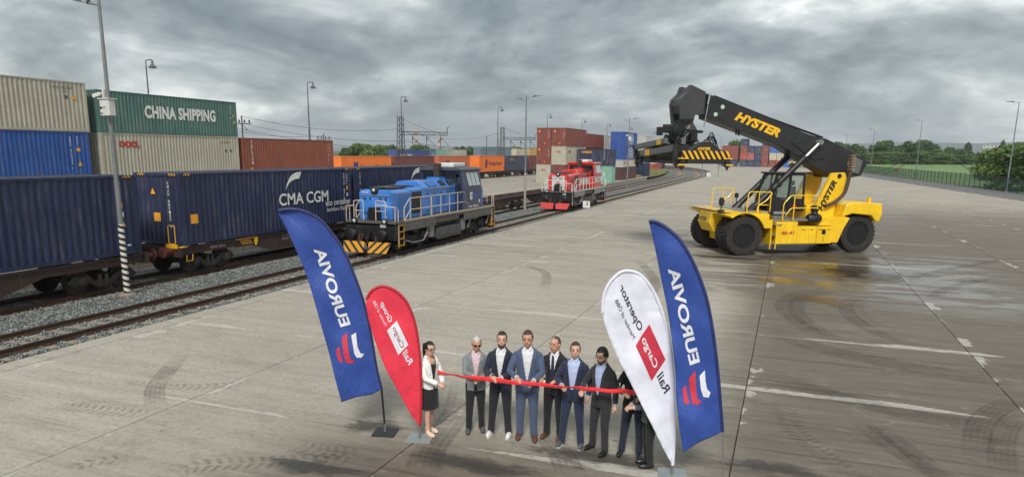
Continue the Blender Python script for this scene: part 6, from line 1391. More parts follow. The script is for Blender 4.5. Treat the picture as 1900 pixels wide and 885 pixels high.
def remeshed(b, name, voxel, mat, parent, it=3, cut=None):
    me = b.mesh('tmp'); o = bpy.data.objects.new('tmp', me); COL.objects.link(o)
    m = o.modifiers.new('r', 'REMESH'); m.mode = 'VOXEL'; m.voxel_size = voxel; m.use_smooth_shade = True
    if it: s = o.modifiers.new('s', 'SMOOTH'); s.factor = 0.5; s.iterations = it
    dg = bpy.context.evaluated_depsgraph_get(); r = bpy.data.meshes.new_from_object(o.evaluated_get(dg)); r.name = name
    bpy.data.objects.remove(o); bpy.data.meshes.remove(me)
    if cut:
        bm = bmesh.new(); bm.from_mesh(r); bmesh.ops.delete(bm, geom=[f for f in bm.faces if cut(f.calc_center_median(), f.normal)], context='FACES'); bm.to_mesh(r); bm.free()
    r.materials.clear(); r.materials.append(mat); r.polygons.foreach_set('use_smooth', [True]*len(r.polygons))
    return link(name, r, parent)
def loft(b, rings, n=18):
    vs = [(cx_+rx*math.cos(6.2832*j/n), cy_+ry*math.sin(6.2832*j/n), z) for z, cx_, cy_, rx, ry in rings for j in range(n)]; k_ = len(rings)
    b.add(vs, [(i*n+j, i*n+(j+1) % n, (i+1)*n+(j+1) % n, (i+1)*n+j) for i in range(k_-1) for j in range(n)]+[list(range(n-1, -1, -1)), list(range((k_-1)*n, k_*n))])
def ik(sh, wr, l1, l2, pole):
    sh, wr, pole = Vector(sh), Vector(wr), Vector(pole); d = wr-sh; L = min(d.length, (l1+l2)*0.995); d.normalize(); wr = sh+d*L
    a = (l1*l1-l2*l2+L*L)/(2*L); h_ = math.sqrt(max(0, l1*l1-a*a)); p = (pole-d*pole.dot(d)).normalized(); return sh+d*a+p*h_, wr
def person(label, X, Y, h, rz, wl, wr, jacket=None, shirt=None, trousers=None, shoe=None, hair=None, hs='short', sk=SKIN, tie=None, skirt=None, beard=False, glasses=None, tilt=10, turn=0, stance=0.10, open_low=0.0, sole=None, feet=((0, 0), (0, 0)), vz=1.06, build=1.0, hang=''):
    build *= 0.955; s = h/1.80; t = thing('person', label, 'person', (X, Y, 0), rz, 'people at the ribbon'); t.scale = (s, s, s); t.rotation_euler[1] = random.uniform(-0.02, 0.02); W = build
    # --- arms
    J = {}
    for sd, w_ in ((-1, wr), (1, wl)):
        sh = Vector((sd*0.180*W, 0.005, 1.385)); pole = (sd*0.6, 0.35, -0.5) ; el, wv = ik(sh, w_, 0.285, 0.25, pole); J[sd] = (sh, el, wv)
    legs = {}
    for sd in (-1, 1):
        fx, fy = feet[0 if sd < 0 else 1]; legs[sd] = (Vector((sd*0.088, 0.0, 0.90)), Vector((sd*(stance*0.5+0.045)+fx*0.5, fy*0.5-0.015, 0.48)), Vector((sd*stance+fx, fy+0.02, 0.085)))
    # --- head frame
    HS = 1.06; hm = Matrix.Translation((0, 0.0, 1.520)) @ Matrix.Rotation(R(turn), 4, 'Z') @ Matrix.Rotation(R(tilt), 4, 'X') @ Matrix.Scale(HS, 4) @ Matrix.Translation((0, -0.01, -1.555))
    def headed(b_, i0):
        for i in range(i0, len(b_.v)): b_.v[i] = tuple(hm @ Vector(b_.v[i]))
    # --- body
    b = MB(); b.ell((0, 0, 1.69), (0.074, 0.094, 0.108), 20, 14); b.ell((0, -0.026, 1.625), (0.060, 0.068, 0.068), 16, 12); b.ell((0, -0.05, 1.585), (0.036, 0.036, 0.022), 12, 8)
    b.tube([(0, -0.090, 1.70), (0, -0.106, 1.668), (0, -0.098, 1.655)], [0.008, 0.013, 0.014], 8)
    for sd in (-1, 1): b.ell((sd*0.076, 0.008, 1.67), (0.012, 0.02, 0.032), 8, 8); b.ell((sd*0.033, -0.078, 1.645), (0.02, 0.015, 0.018), 8, 6)
    headed(b, 0); b.tube([(0, 0.015, 1.42), (0, 0.012, 1.52), (0, 0.0, 1.62)], [0.072, 0.062, 0.060], 14)
    loft(b, [(0.84, 0, 0, 0.14*W, 0.10), (1.05, 0, 0, 0.135*W, 0.09), (1.3, 0, 0, 0.16*W, 0.10), (1.42, 0, 0, 0.15*W, 0.085), (1.47, 0, 0.005, 0.09, 0.06)])
    for sd in (-1, 1):
        sh, el, wv = J[sd]; b.tube([sh, (sh+el)/2, el, (el+wv)/2, wv], [0.030, 0.036, 0.034, 0.034, 0.027], 10)
        d = (wv-el).normalized(); side = d.cross(Vector((0, 0, 1))); side = side.normalized() if side.length > 0.1 else Vector((1, 0, 0)); dn = side.cross(d).normalized(); dn = -dn if dn.z > 0 and abs(d.z) < 0.8 else dn
        if abs(d.z) > 0.8: side = Vector((0, 1, 0)); dn = Vector((-sd, 0, 0))
        c = wv+d*0.012; b.tube([wv-d*0.01, wv+d*0.03, wv+d*0.075, wv+d*0.092], [0.026, 0.031, 0.034, 0.026], 10)
        for i, fl in enumerate((0.062, 0.072, 0.068, 0.052)):
            f0 = wv+d*0.085+side*((i-1.5)*0.0205); cu = 1.0 if sd < 0 else 0.85
            b.tube([f0-d*0.015, f0+d*fl*0.45+dn*0.004, f0+d*fl*0.62+dn*fl*0.42*cu, f0+d*fl*0.35+dn*fl*0.85*cu], [0.0105, 0.0098, 0.0092, 0.0078], 7)
        ts = -sd if abs(d.z) < 0.8 else -1; b.tube([wv+d*0.02+side*0.022*ts*(1 if side.x*sd >= 0 else -1), wv+d*0.055+side*0.045*ts*(1 if side.x*sd >= 0 else -1)+dn*0.01, wv+d*0.085+side*0.04*ts*(1 if side.x*sd >= 0 else -1)+dn*0.025], [0.014, 0.0115, 0.009], 7)
        hp, kn, an_ = legs[sd]; b.tube([hp, (hp+kn)/2, kn, kn+(an_-kn)*0.35+Vector((0, 0.012, 0)), an_], [0.078, 0.068, 0.05, 0.052, 0.036], 12)
    remeshed(b, 'body', 0.0085, sk, t, 2)
    # --- face details
    b = MB()
    for sd in (-1, 1): b.ell((sd*0.031, -0.087, 1.692), (0.010, 0.006, 0.0042), 8, 6)
    headed(b, 0); b.build('eyes', M_EYE, t)
    HM = plain('hair', hair, 0.6) if hair else None
    b = MB(); b.ell((0, -0.089, 1.618), (0.024, 0.008, 0.006), 8, 6); headed(b, 0); b.build('mouth', M_LIP, t)
    if HM:
        b = MB()
        for sd in (-1, 1): b.tube([(sd*0.014, -0.094, 1.711), (sd*0.032, -0.092, 1.717), (sd*0.052, -0.08, 1.711)], 0.0036, 6)
        headed(b, 0); b.build('eyebrows', HM, t)
        rad = {'short': (0.081, 0.101, 0.114), 'bald': (0.078, 0.098, 0.108), 'thick': (0.088, 0.106, 0.126), 'long': (0.086, 0.105, 0.118)}[hs]
        b = MB(); b.ell((0, 0.010, 1.692), rad, 28, 22)
        line = {'short': 1.762, 'bald': 1.775, 'thick': 1.755, 'long': 1.765}[hs]
        me = b.mesh('hair', [HM], 70); bm = bmesh.new(); bm.from_mesh(me)
        def off(c):
            if c.y < -0.012 and c.z < line: return abs(c.x) < 0.069 or c.z < 1.70 or c.y < -0.05
            return c.z < 1.645+(0.02 if c.y < 0.02 else 0)
        bmesh.ops.delete(bm, geom=[f for f in bm.faces if off(f.calc_center_median())], context='FACES')
        for v_ in bm.verts:
            v_.co += v_.normal*random.uniform(-0.003, 0.005)
        bm.transform(hm); bm.to_mesh(me); bm.free(); ho = link('hair', me, t)
        if hs == 'long':
            b = MB(); b.tube([(0, 0.09, 1.72), (0.0, 0.145, 1.70), (0, 0.15, 1.60), (0, 0.125, 1.48), (0, 0.115, 1.40)], [0.03, 0.045, 0.042, 0.035, 0.01], 10); headed(b, 0); b.build('ponytail', HM, ho, 60)
        if beard:
            b = MB(); b.ell((0, -0.026, 1.608), (0.0635, 0.0735, 0.062), 20, 14); BM_ = plain('beard_stubble', tuple(0.62*q+0.07*w_ for q, w_ in zip(hair, (1.3, 0.75, 0.55))), 0.8); me = b.mesh('beard', [BM_], 70); bm = bmesh.new(); bm.from_mesh(me)
            bmesh.ops.delete(bm, geom=[f for f in bm.faces if f.calc_center_median().z > 1.615 and not (abs(f.calc_center_median().x) > 0.052 and f.calc_center_median().z < 1.65) or (abs(f.calc_center_median().x) < 0.026 and 1.604 < f.calc_center_median().z < 1.63)], context='FACES'); bm.transform(hm); bm.to_mesh(me); bm.free(); link('beard', me, t)
    if glasses:
        b = MB()
        for sd in (-1, 1):
            if glasses == 'sun': b.ell((sd*0.033, -0.099, 1.69), (0.027, 0.008, 0.019), 12, 8)
            else: b.tube([(sd*0.033+0.025*math.cos(a), -0.102+0.004*math.cos(a)*0, 1.69+0.018*math.sin(a)) for a in [6.2832*i/14 for i in range(15)]], 0.0032, 5)
            b.tube([(sd*0.058, -0.097, 1.694), (sd*0.078, -0.05, 1.694), (sd*0.08, 0.01, 1.692)], 0.003, 5)
        b.tube([(-0.01, -0.104, 1.694), (0.01, -0.104, 1.694)], 0.003, 5); headed(b, 0); b.build('glasses', M_BLK, t)
    # --- clothes
    if trousers:
        b = MB(); loft(b, [(0.80, 0, 0, 0.155*W, 0.115), (0.90, 0, 0, 0.17*W, 0.12), (1.0, 0, 0, 0.158*W, 0.112), (1.06, 0, 0, 0.15*W, 0.105)])
        for sd in (-1, 1):
            hp, kn, an_ = legs[sd]; b.tube([hp+Vector((0, 0, 0.02)), (hp+kn)/2, kn, (kn+an_)/2, an_+Vector((0, 0.004, -0.03))], [0.098, 0.088, 0.071, 0.062, 0.060], 14)
        remeshed(b, 'trousers', 0.013, trousers, t, 2)
    if skirt:
        b = MB(); loft(b, [(0.52, 0, 0.0, 0.185, 0.155), (0.56, 0, 0, 0.187, 0.155), (0.75, 0, 0, 0.185, 0.145), (0.92, 0, 0, 0.172, 0.128), (1.02, 0, 0, 0.145, 0.105), (1.30, 0, 0, 0.15, 0.107), (1.42, 0, 0, 0.12, 0.08)]); b.v = [(x_*(1+0.05*math.sin(9*math.atan2(y_, x_))*(0.8-z_)*2) if z_ < 0.8 else x_, y_*(1+0.05*math.sin(9*math.atan2(y_, x_))*(0.8-z_)*2) if z_ < 0.8 else y_, z_) for x_, y_, z_ in b.v]
        b.build('dress', skirt, t, 60)
    if shirt:
        b = MB(); loft(b, [(0.96, 0, 0, 0.152*W, 0.111), (1.1, 0, 0, 0.156*W, 0.112), (1.3, 0, 0, 0.175*W, 0.116), (1.41, 0, 0, 0.165*W, 0.102), (1.47, 0, 0.005, 0.10, 0.076), (1.505, 0, 0.008, 0.066, 0.066), (1.535, 0, 0.008, 0.063, 0.064)])
        sh_ = remeshed(b, 'shirt', 0.013, shirt, t, 2, lambda c, n_: c.z > 1.47 and c.y < -0.02 and abs(c.x) < (c.z-1.455)*0.40)
        b = MB()
        for sd in (-1, 1): b.add([(sd*0.060, -0.035, 1.535), (sd*0.068, -0.045, 1.50), (sd*0.040, -0.092, 1.462), (sd*0.018, -0.078, 1.490)], [(0, 1, 2, 3)])
        b.build('collar', shirt, sh_)
        if tie: b = MB(); b.prism([(-0.014, 1.475), (0.014, 1.475), (0.018, 1.44), (0.034, 1.06), (0, 1.02), (-0.034, 1.06), (-0.018, 1.44)], 'y', -0.132, -0.120); b.build('tie', tie, t)
    if jacket:
        lo = 0.80 if not skirt else 0.90; wd = W if not skirt else 0.90*W
        b = MB(); loft(b, [(lo, 0, 0.0, 0.196*wd, 0.136), (lo+0.1, 0, 0, 0.190*wd, 0.134), (1.06, 0, 0, 0.172*wd, 0.124), (1.2, 0, 0, 0.186*wd, 0.129), (1.33, 0, 0, 0.198*wd, 0.131), (1.405, 0, 0.002, 0.196*wd, 0.116), (1.44, 0, 0.006, 0.168*wd, 0.100), (1.47, 0, 0.008, 0.118, 0.09), (1.50, 0, 0.014, 0.082, 0.078), (1.52, 0, 0.016, 0.076, 0.074)], 24)
        for sd in (-1, 1):
            sh, el, wv = J[sd]; cu = el+(wv-el)*0.90; b.tube([sh+Vector((-sd*0.05, 0, 0.012)), sh+Vector((-sd*0.005, 0, -0.005)), sh+Vector((sd*0.016, 0, -0.05)), (sh+el)/2, el, (el+cu)/2, cu], [0.045, 0.058, 0.062, 0.059, 0.054, 0.050, 0.046], 12)
        def cutf(c, n_):
            if c.y > -0.035 or n_.y > -0.1: return False
            if abs(c.x) > 0.12: return False
            if c.z >= vz: return abs(c.x) < 0.012+(c.z-vz)*0.17
            return abs(c.x) < 0.004+(vz-c.z)*open_low
        jk = remeshed(b, 'jacket', 0.012, jacket, t, 3, cutf)
        for sd in (-1, 1):
            b = MB(); vs = []
            for z in (vz+0.01, vz+0.12, 1.28, 1.36, 1.44, 1.50):
                xi = 0.014+(z-vz)*0.17; yy = -(0.131+0.012) if z < 1.38 else -(0.131+0.012)+(z-1.38)*0.72
                wo = 0.012+min(0.05, (z-vz)*0.2) if z < 1.36 else max(0.012, 0.055-(z-1.36)*0.28); vs += [(sd*xi, yy+0.006, z), (sd*(xi+wo), yy+0.022*(wo/0.05), z+0.012)]
            b.add(vs, [(2*i, 2*i+1, 2*i+3, 2*i+2) for i in range(5)]); b.build('lapel', jacket, jk)
        b = MB(); b.ell((0.006, -0.142, vz-0.02), (0.010, 0.006, 0.010), 8, 6); b.build('button', M_BLK, jk)
        if shirt:
            for sd in (-1, 1):
                sh, el, wv = J[sd]; b = MB(); b.tube([el+(wv-el)*0.86, el+(wv-el)*0.95], 0.040, 12); b.build('cuff', shirt, jk)
    if shoe:
        for sd in (-1, 1):
            an_ = legs[sd][2]; b = MB(); toe = sd*0.02
            hl_ = 0.0 if not skirt else 0.055
            b.ell((an_.x+toe, an_.y-0.085, 0.042), (0.046, 0.125, 0.052), 14, 10); b.ell((an_.x, an_.y+0.015, 0.045+hl_), (0.038, 0.06, 0.058 if not skirt else 0.04), 12, 8)
            b.v = [(x_, y_, max(z_, 0.004)) for x_, y_, z_ in b.v]
            if skirt: b.tube([(an_.x, an_.y+0.05, 0.09), (an_.x, an_.y+0.055, 0.0)], [0.016, 0.008], 8); b.v = [(x_, y_, z_+max(0, (y_-an_.y+0.06))*0.35 if z_ > 0.02 else z_) for x_, y_, z_ in b.v]
            so_ = remeshed(b, 'shoe', 0.008, shoe, t, 1)
            if sole: b = MB(); b.lathe([(0.045, 0.0), (0.047, 0.022)], 20, 'z', (0, 0, 0)); b.v = [(an_.x+toe*0.7+x_*1.02, an_.y-0.06+y_*3.15, z_) for x_, y_, z_ in b.v]; b.build('sole', sole, so_, 40)
    return t
F = fabric
blk = F('black_cloth', (0.010, 0.010, 0.012)); nav = F('navy_cloth', (0.010, 0.014, 0.032)); wht = F('white_shirt', (0.66, 0.67, 0.70), 0.8)
lbl = F('light_blue_shirt', (0.42, 0.50, 0.72), 0.8); pnk = F('pink_shirt', (0.62, 0.46, 0.50), 0.8); drk = F('charcoal_cloth', (0.022, 0.023, 0.025))
L_blk = plain('black_leather', (0.012, 0.012, 0.012), 0.35); L_brn = plain('brown_leather', (0.12, 0.045, 0.022), 0.4); L_gry = plain('grey_suede', (0.085, 0.088, 0.095), 0.8); L_wht = plain('white_leather', (0.72, 0.72, 0.70), 0.5); L_nude = plain('nude_leather', (0.70, 0.52, 0.40), 0.35); sol = plain('white_rubber', (0.65, 0.65, 0.62), 0.7)
HB = lambda sx, dy=0.0, dz=0.0, x=0.10: (sx*x, -0.29+dy, 1.105+dz)
person('woman in white jacket and black skirt with a dark ponytail, holding the ribbon end', -5.43, 10.45, 1.66, R(68), (0.06, -0.30, 1.04), (-0.05, -0.32, 1.05), F('white_jacket', (0.80, 0.80, 0.78), 0.8), None, None, L_nude, (0.012, 0.008, 0.007), 'long', SKIN, None, F('black_dress', (0.012, 0.012, 0.015)), glasses='wire', tilt=8, turn=-8, stance=0.07, feet=((0, -0.06), (0, 0.06)), vz=1.02, open_low=0.1)
person('man in light grey blazer and pink shirt with white hair and sunglasses', -4.76, 10.86, 1.73, R(24), HB(1, 0, -0.03, 0.06), HB(-1, -0.02, 0.02, 0.02), F('grey_blazer', (0.20, 0.215, 0.225)), pnk, blk, L_gry, (0.50, 0.49, 0.46), 'short', SKIN2, glasses='sun', tilt=14, turn=10, stance=0.10, feet=((-0.01, -0.05), (0.02, 0.03)), vz=1.04, open_low=0.12)
person('bearded man in navy blazer and white sneakers', -4.30, 10.86, 1.855, R(10), HB(1, 0.0, -0.02, 0.05), HB(-1, 0, 0, 0.08), F('dark_navy_blazer', (0.012, 0.016, 0.034)), wht, F('dark_trousers', (0.010, 0.011, 0.017)), L_wht, (0.025, 0.016, 0.012), 'short', SKIN, beard=True, tilt=4, turn=8, stance=0.12, vz=1.04, open_low=0.05, sole=sol, feet=((-0.02, -0.04), (0.03, -0.02)))
person('tall man in slate blue suit, open white shirt and brown shoes', -3.82, 10.89, 1.925, R(17), HB(1, 0.0, -0.06, 0.10), HB(-1, 0, -0.02, 0.14), F('slate_blue_suit', (0.065, 0.092, 0.165)), wht, F('slate_blue_trousers', (0.060, 0.085, 0.150)), L_brn, (0.05, 0.03, 0.02), 'short', SKIN2, tilt=12, turn=-6, stance=0.11, feet=((0.0, 0.03), (0.01, -0.04)), vz=1.0, open_low=0.03, build=1.04)
person('man in black suit with dark tie, standing half behind his neighbours', -3.41, 11.08, 1.815, R(-4), HB(1, 0.02, 0.0, 0.14), HB(-1, 0, 0.02, 0.12), F('black_suit', (0.010, 0.010, 0.013)), wht, blk, L_brn, (0.06, 0.04, 0.028), 'bald', SKIN2, tie=F('dark_tie', (0.015, 0.02, 0.05)), tilt=8, turn=-12, stance=0.12, vz=1.1)
person('man in checked navy blazer, light blue shirt, jeans and grey sneakers', -3.03, 10.90, 1.80, R(2), (0.245, 0.0, 0.88), HB(-1, 0.02, 0.0, 0.13), F('checked_blazer', (0.012, 0.016, 0.045), 0.85, (0.035, 0.045, 0.10)), lbl, F('blue_jeans', (0.015, 0.024, 0.060)), L_gry, (0.05, 0.03, 0.018), 'short', SKIN, tilt=5, turn=14, stance=0.13, vz=0.92, open_low=0.3, sole=sol, feet=((-0.03, -0.05), (0.03, -0.02)))
person('man in charcoal suit with dark hair, beard and glasses, reaching for the ribbon', -2.53, 10.82, 1.785, R(-20), (0.25, 0.02, 0.86), (-0.16, -0.33, 1.10), drk, lbl, F('charcoal_trousers', (0.020, 0.021, 0.023)), L_blk, (0.010, 0.008, 0.007), 'thick', SKIN, beard=True, glasses='wire', tilt=12, turn=-2, stance=0.11, vz=0.98, open_low=0.22, feet=((-0.06, 0.02), (0.02, -0.06)))
person('man in black jacket and dark blue trousers, half hidden by the white flag', -2.02, 10.86, 1.78, R(4), HB(1, 0.03, -0.02, 0.12), HB(-1, 0, 0.04, 0.13), F('black_jacket', (0.011, 0.011, 0.013)), wht, F('dark_blue_trousers', (0.013, 0.018, 0.036)), L_blk, (0.03, 0.02, 0.015), 'short', SKIN, tilt=10, stance=0.11, feet=((-0.05, 0.0), (0.02, -0.04)))
person('woman in grey top and black trousers holding the ribbon behind the white flag', -1.70, 10.56, 1.68, R(-62), (0.05, -0.30, 1.06), (-0.06, -0.32, 1.06), F('grey_top', (0.10, 0.105, 0.11)), wht, F('black_trousers', (0.012, 0.012, 0.013)), L_blk, (0.06, 0.035, 0.02), 'long', SKIN, tilt=6, stance=0.07, vz=1.3, build=0.9)
# ---- ribbon and scissors
RIB = NT('satin_ribbon').set(Base_Color=(0.85, 0.014, 0.02), Roughness=0.35, Sheen_Weight=0.4)
pts = [on_y(x, y, 10.47+dy) for x, y, dy in ((812, 690, 0.03), (850, 696, 0.01), (900, 702, 0.0), (950, 707.5, -0.01), (1000, 712, 0.0), (1050, 717, 0.0), (1100, 721, 0.0), (1150, 724.5, 0.0), (1192, 727, 0.02))]
b = MB(); vs = []; n = 60
for i in range(n+1):
    f_ = i/n*(len(pts)-1); j = min(int(f_), len(pts)-2); p = pts[j].lerp(pts[j+1], f_-j)+Vector((0, 0.012*math.sin(i*0.5), -0.012*abs(math.sin(f_*3.14159))-0.006*math.sin(i*0.9))); tw = 0.45*math.sin(i*0.21)+0.55*math.sin(i*0.37)**3; hw = 0.039*(0.86+0.14*math.cos(i*0.33))
    vs += [p+Vector((0, math.sin(tw)*hw, -math.cos(tw)*hw)), p+Vector((0, -math.sin(tw)*hw, math.cos(tw)*hw))]
b.add(vs, [(2*i, 2*i+2, 2*i+3, 2*i+1) for i in range(n)]); o = b.build('ribbon', RIB, None, 60); tag(o, 'long red satin ribbon held across in front of the people', 'ribbon'); sd_ = o.modifiers.new('solid', 'SOLIDIFY'); sd_.thickness = 0.002
for (x, y), lab in (((915, 700), 'black handled scissors in the hands of the bearded man'), ((1010, 708), 'black handled scissors in the hand of the man with the tie'), ((1150, 713), 'black handled scissors held beside the white flag')):
    P = on_y(x, y, 10.50); t = thing('scissors', lab, 'scissors', P, 0, 'scissors'); b = MB()
    for s in (-1, 1): b.tube([(s*0.022+0.018*math.cos(a), 0.0, 0.055+0.024*math.sin(a)) for a in [6.2832*i/10 for i in range(11)]], 0.006, 6)
    b.build('handle', M_BLK, t); b = MB(); b.beam((0.012, 0, 0.035), (-0.02, -0.03, -0.07), 0.012, 0.003); b.beam((-0.012, 0, 0.035), (0.02, -0.03, -0.07), 0.012, 0.003); b.build('blade', CHROME, t)

# ================================================================== feather flags
def cloth(name, col, rough=0.55, wr=0.5):
    k = NT(name); o = k.obj(); n = k.noise(o, (1, 1, 1), 3, 4, 0.6); c = k.mix(k.step(n, 0.3, 0.7), lerp3(col, 0.9), lerp3(col, 1.08))
    k.bump(k.math('ADD', k.noise(o, (3, 3, 1.2), 2.5, 4, 0.6, 0.8), k.math('MULTIPLY', k.noise(o, (1, 1, 1), 120, 2, 0.5), 0.03)), wr, 0.05); return k.set(Base_Color=c, Roughness=rough, Sheen_Weight=0.2)
def flag(label, name, base, yaw, outline, edge, col, sleeve, mount, wave_seed, pole_px, wave=0.05, npole=0.018):
    """outline / edge in picture coordinates, laid on a vertical sheet through base with its own yaw"""
    def smooth(ps, closed):
        o_ = []; n_ = len(ps)
        for i in range(n_ if closed else n_-1):
            g4 = [Vector(ps[(i+q) % n_ if closed else min(max(i+q, 0), n_-1)]) for q in (-1, 0, 1, 2)]; sharp = (g4[1]-g4[0]).angle(g4[2]-g4[1], 0) > 0.9 or (g4[2]-g4[1]).angle(g4[3]-g4[2], 0) > 0.9
            for t_ in ((0, 0.25, 0.5, 0.75) if not sharp else (0,)): o_.append(tuple(0.5*(2*g4[1]+(g4[2]-g4[0])*t_+(2*g4[0]-5*g4[1]+4*g4[2]-g4[3])*t_*t_+(3*g4[1]-g4[0]-3*g4[2]+g4[3])*t_**3)))
        return o_ if closed else o_+[tuple(ps[-1])]
    outline, edge = smooth(outline, True), smooth(edge, False)
    B = Vector(base); nrm = Vector((math.sin(yaw), -math.cos(yaw), 0)); ux = Vector((math.cos(yaw), math.sin(yaw), 0))
    def hit(x, y): r = ray(x, y); return EYE+r*((B-EYE).dot(nrm)/r.dot(nrm))
    def loc(x, y): P = hit(x, y)-B; return P.dot(ux), P.z
    g_ = random.Random(wave_seed); ph = [g_.uniform(0, 6.28) for _ in range(4)]
    e_uv = [loc(*q) for q in edge]
    def bulge(u, z):
        # distance from the pole edge decides how much the cloth can move
        eu = min(e_uv, key=lambda q: abs(q[1]-z))[0]; d = abs(u-eu); a_ = min(1.0, d/0.35)
        return a_*wave*(math.sin(2.2*z+3.0*u+ph[0])+0.6*math.sin(4.6*z-5.0*u+ph[1])+0.35*math.sin(9*z+7*u+ph[2]))
    def place(u, z, eps=0.0): return ux*u+Vector((0, 0, z))+nrm*(bulge(u, z)+eps)
    t = thing(name, label, 'flag', B, 0, 'feather flags')
    uv = [loc(*q) for q in outline]; bm = bmesh.new(); bm.faces.new([bm.verts.new((u, z, 0)) for u, z in uv])
    us, zs = [q[0] for q in uv], [q[1] for q in uv]
    for ax, lo, hi, st_ in ((0, min(us), max(us), 0.05), (1, min(zs), max(zs), 0.06)):
        q = lo+st_
        while q < hi:
            co = (q, 0, 0) if ax == 0 else (0, q, 0); no = (1, 0, 0) if ax == 0 else (0, 1, 0)
            bmesh.ops.bisect_plane(bm, geom=bm.verts[:]+bm.edges[:]+bm.faces[:], plane_co=co, plane_no=no); q += st_
    for v_ in bm.verts: v_.co = place(v_.co.x, v_.co.y)
    me = bpy.data.meshes.new('flag_cloth'); bm.to_mesh(me); bm.free(); me.materials.append(col); me.polygons.foreach_set('use_smooth', [True]*len(me.polygons)); fc_ = link('flag_cloth', me, t); s_ = fc_.modifiers.new('solid', 'SOLIDIFY'); s_.thickness = 0.003; s_.offset = 0
    b = MB(); P = [place(*loc(*q)) for q in edge]; b.tube(P, 0.025, 8); b.build('sleeve', sleeve, t, 60)
    b = MB(); Pp = [Vector((0, 0, 0.02)), place(*loc(*pole_px))]; b.tube(Pp, npole, 10); b.build('pole', M_BLK if mount == 'black' else M_GALV, t, 60)
    if mount:
        mm = plain('steel_base_plate', (0.30, 0.33, 0.33), 0.4, 0.4) if mount == 'grey' else plain('black_base_plate', (0.02, 0.02, 0.02), 0.6)
        b = MB(); w_ = 0.21 if mount == 'grey' else 0.19; b.box(-w_, w_, -w_, w_, 0.002, 0.014 if mount == 'grey' else 0.03); bp = b.build('base_plate', mm, t, bevel=0.004); bp.rotation_euler = (0, 0, R(14)); b = MB(); b.cyl((0, 0, 0.012), (0, 0, 0.18), 0.022, 10); b.build('socket', M_GALV, t, 40)
    def text(s, org, end, up, mat, bold=0.02):
        v, f_ = glyphs(s, bold, 0.0, 1.0); wd = v[:, 0].max(); O_, E_, U_ = (Vector((*loc(*q), 0)) for q in (org, end, (org[0]+up[0], org[1]+up[1])))
        ex, ey = (E_-O_)/wd, U_-O_; pts_ = []
        bm = bmesh.new(); vv = [bm.verts.new((O_+ex*a_+ey*c_)) for a_, c_ in v]
        for q in f_:
            try: bm.faces.new([vv[i] for i in q])
            except ValueError: pass
        for v_ in bm.verts: v_.co = place(v_.co.x, v_.co.y, 0.010)
        m_ = bpy.data.meshes.new('lettering'); bm.to_mesh(m_); bm.free(); m_.materials.append(mat); link('lettering', m_, t)
    def shape(pts_, mat, nm='emblem', eps=0.008):
        bm = bmesh.new(); bm.faces.new([bm.verts.new((*loc(*q), 0)) for q in pts_]); us = [v_.co.x for v_ in bm.verts]; zs_ = [v_.co.y for v_ in bm.verts]
        for ax, lo, hi in ((0, min(us), max(us)), (1, min(zs_), max(zs_))):
            for i in range(1, 6): bmesh.ops.bisect_plane(bm, geom=bm.verts[:]+bm.edges[:]+bm.faces[:], plane_co=(lo+(hi-lo)*i/6, lo+(hi-lo)*i/6, 0), plane_no=(1, 0, 0) if ax == 0 else (0, 1, 0))
        for v_ in bm.verts: v_.co = place(v_.co.x, v_.co.y, eps)
        m_ = bpy.data.meshes.new(nm); bm.to_mesh(m_); bm.free(); m_.materials.append(mat); link(nm, m_, t)
    return t, text, shape
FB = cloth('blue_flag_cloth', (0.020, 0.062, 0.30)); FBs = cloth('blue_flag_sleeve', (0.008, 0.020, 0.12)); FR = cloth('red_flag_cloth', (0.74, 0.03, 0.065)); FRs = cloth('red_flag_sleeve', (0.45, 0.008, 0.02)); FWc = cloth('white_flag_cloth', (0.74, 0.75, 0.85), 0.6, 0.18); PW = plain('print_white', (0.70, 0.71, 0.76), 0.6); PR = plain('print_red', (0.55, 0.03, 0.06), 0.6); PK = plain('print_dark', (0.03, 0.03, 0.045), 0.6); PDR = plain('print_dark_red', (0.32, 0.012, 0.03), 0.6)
Z1 = lambda u, v: (560+u/3.406, 440+v/3.406); Z2 = lambda u, v: (1220+u/3.052, 480+v/3.052); Z3 = lambda u, v: (1110+u/3.687, 500+v/3.687); Z4 = lambda u, v: (670+u/4.423, 520+v/4.423)
e1 = [(517, 391), (535, 388), (560, 391), (590, 405), (615, 432), (640, 470), (660, 518), (675, 562), (688, 620), (698, 680), (708, 722)]
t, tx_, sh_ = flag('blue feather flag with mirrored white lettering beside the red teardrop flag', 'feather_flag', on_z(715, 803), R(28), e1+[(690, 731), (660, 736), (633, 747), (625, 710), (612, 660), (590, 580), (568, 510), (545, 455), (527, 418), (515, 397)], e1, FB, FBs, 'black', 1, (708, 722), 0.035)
tx_('EUROVIA', Z1(243, 570), Z1(72, 78), (19.5, -5), PW, 0.03)
sh_([Z1(*q) for q in ((312, 620), (342, 602), (352, 690), (372, 730), (395, 735), (378, 757), (350, 755), (335, 735))], PW); sh_([Z1(*q) for q in ((253, 630), (285, 606), (293, 690), (310, 765), (338, 775), (320, 790), (285, 788), (268, 745), (258, 680))], PR); sh_([Z1(*q) for q in ((218, 705), (240, 685), (247, 735), (260, 775), (262, 788), (238, 780), (226, 750))], PR)
e2 = [(680, 556), (688, 541), (703, 532), (720, 533), (740, 544), (757, 565), (770, 600), (778, 650), (781, 700), (781, 760), (779, 790)]
t, tx_, sh_ = flag('red teardrop flag with mirrored white lettering next to the woman in white', 'teardrop_flag', on_z(779, 813), R(26), e2+[(765, 772), (740, 728), (715, 680), (695, 630), (682, 580)], e2, FR, FRs, 'grey', 2, (779, 790), 0.02)
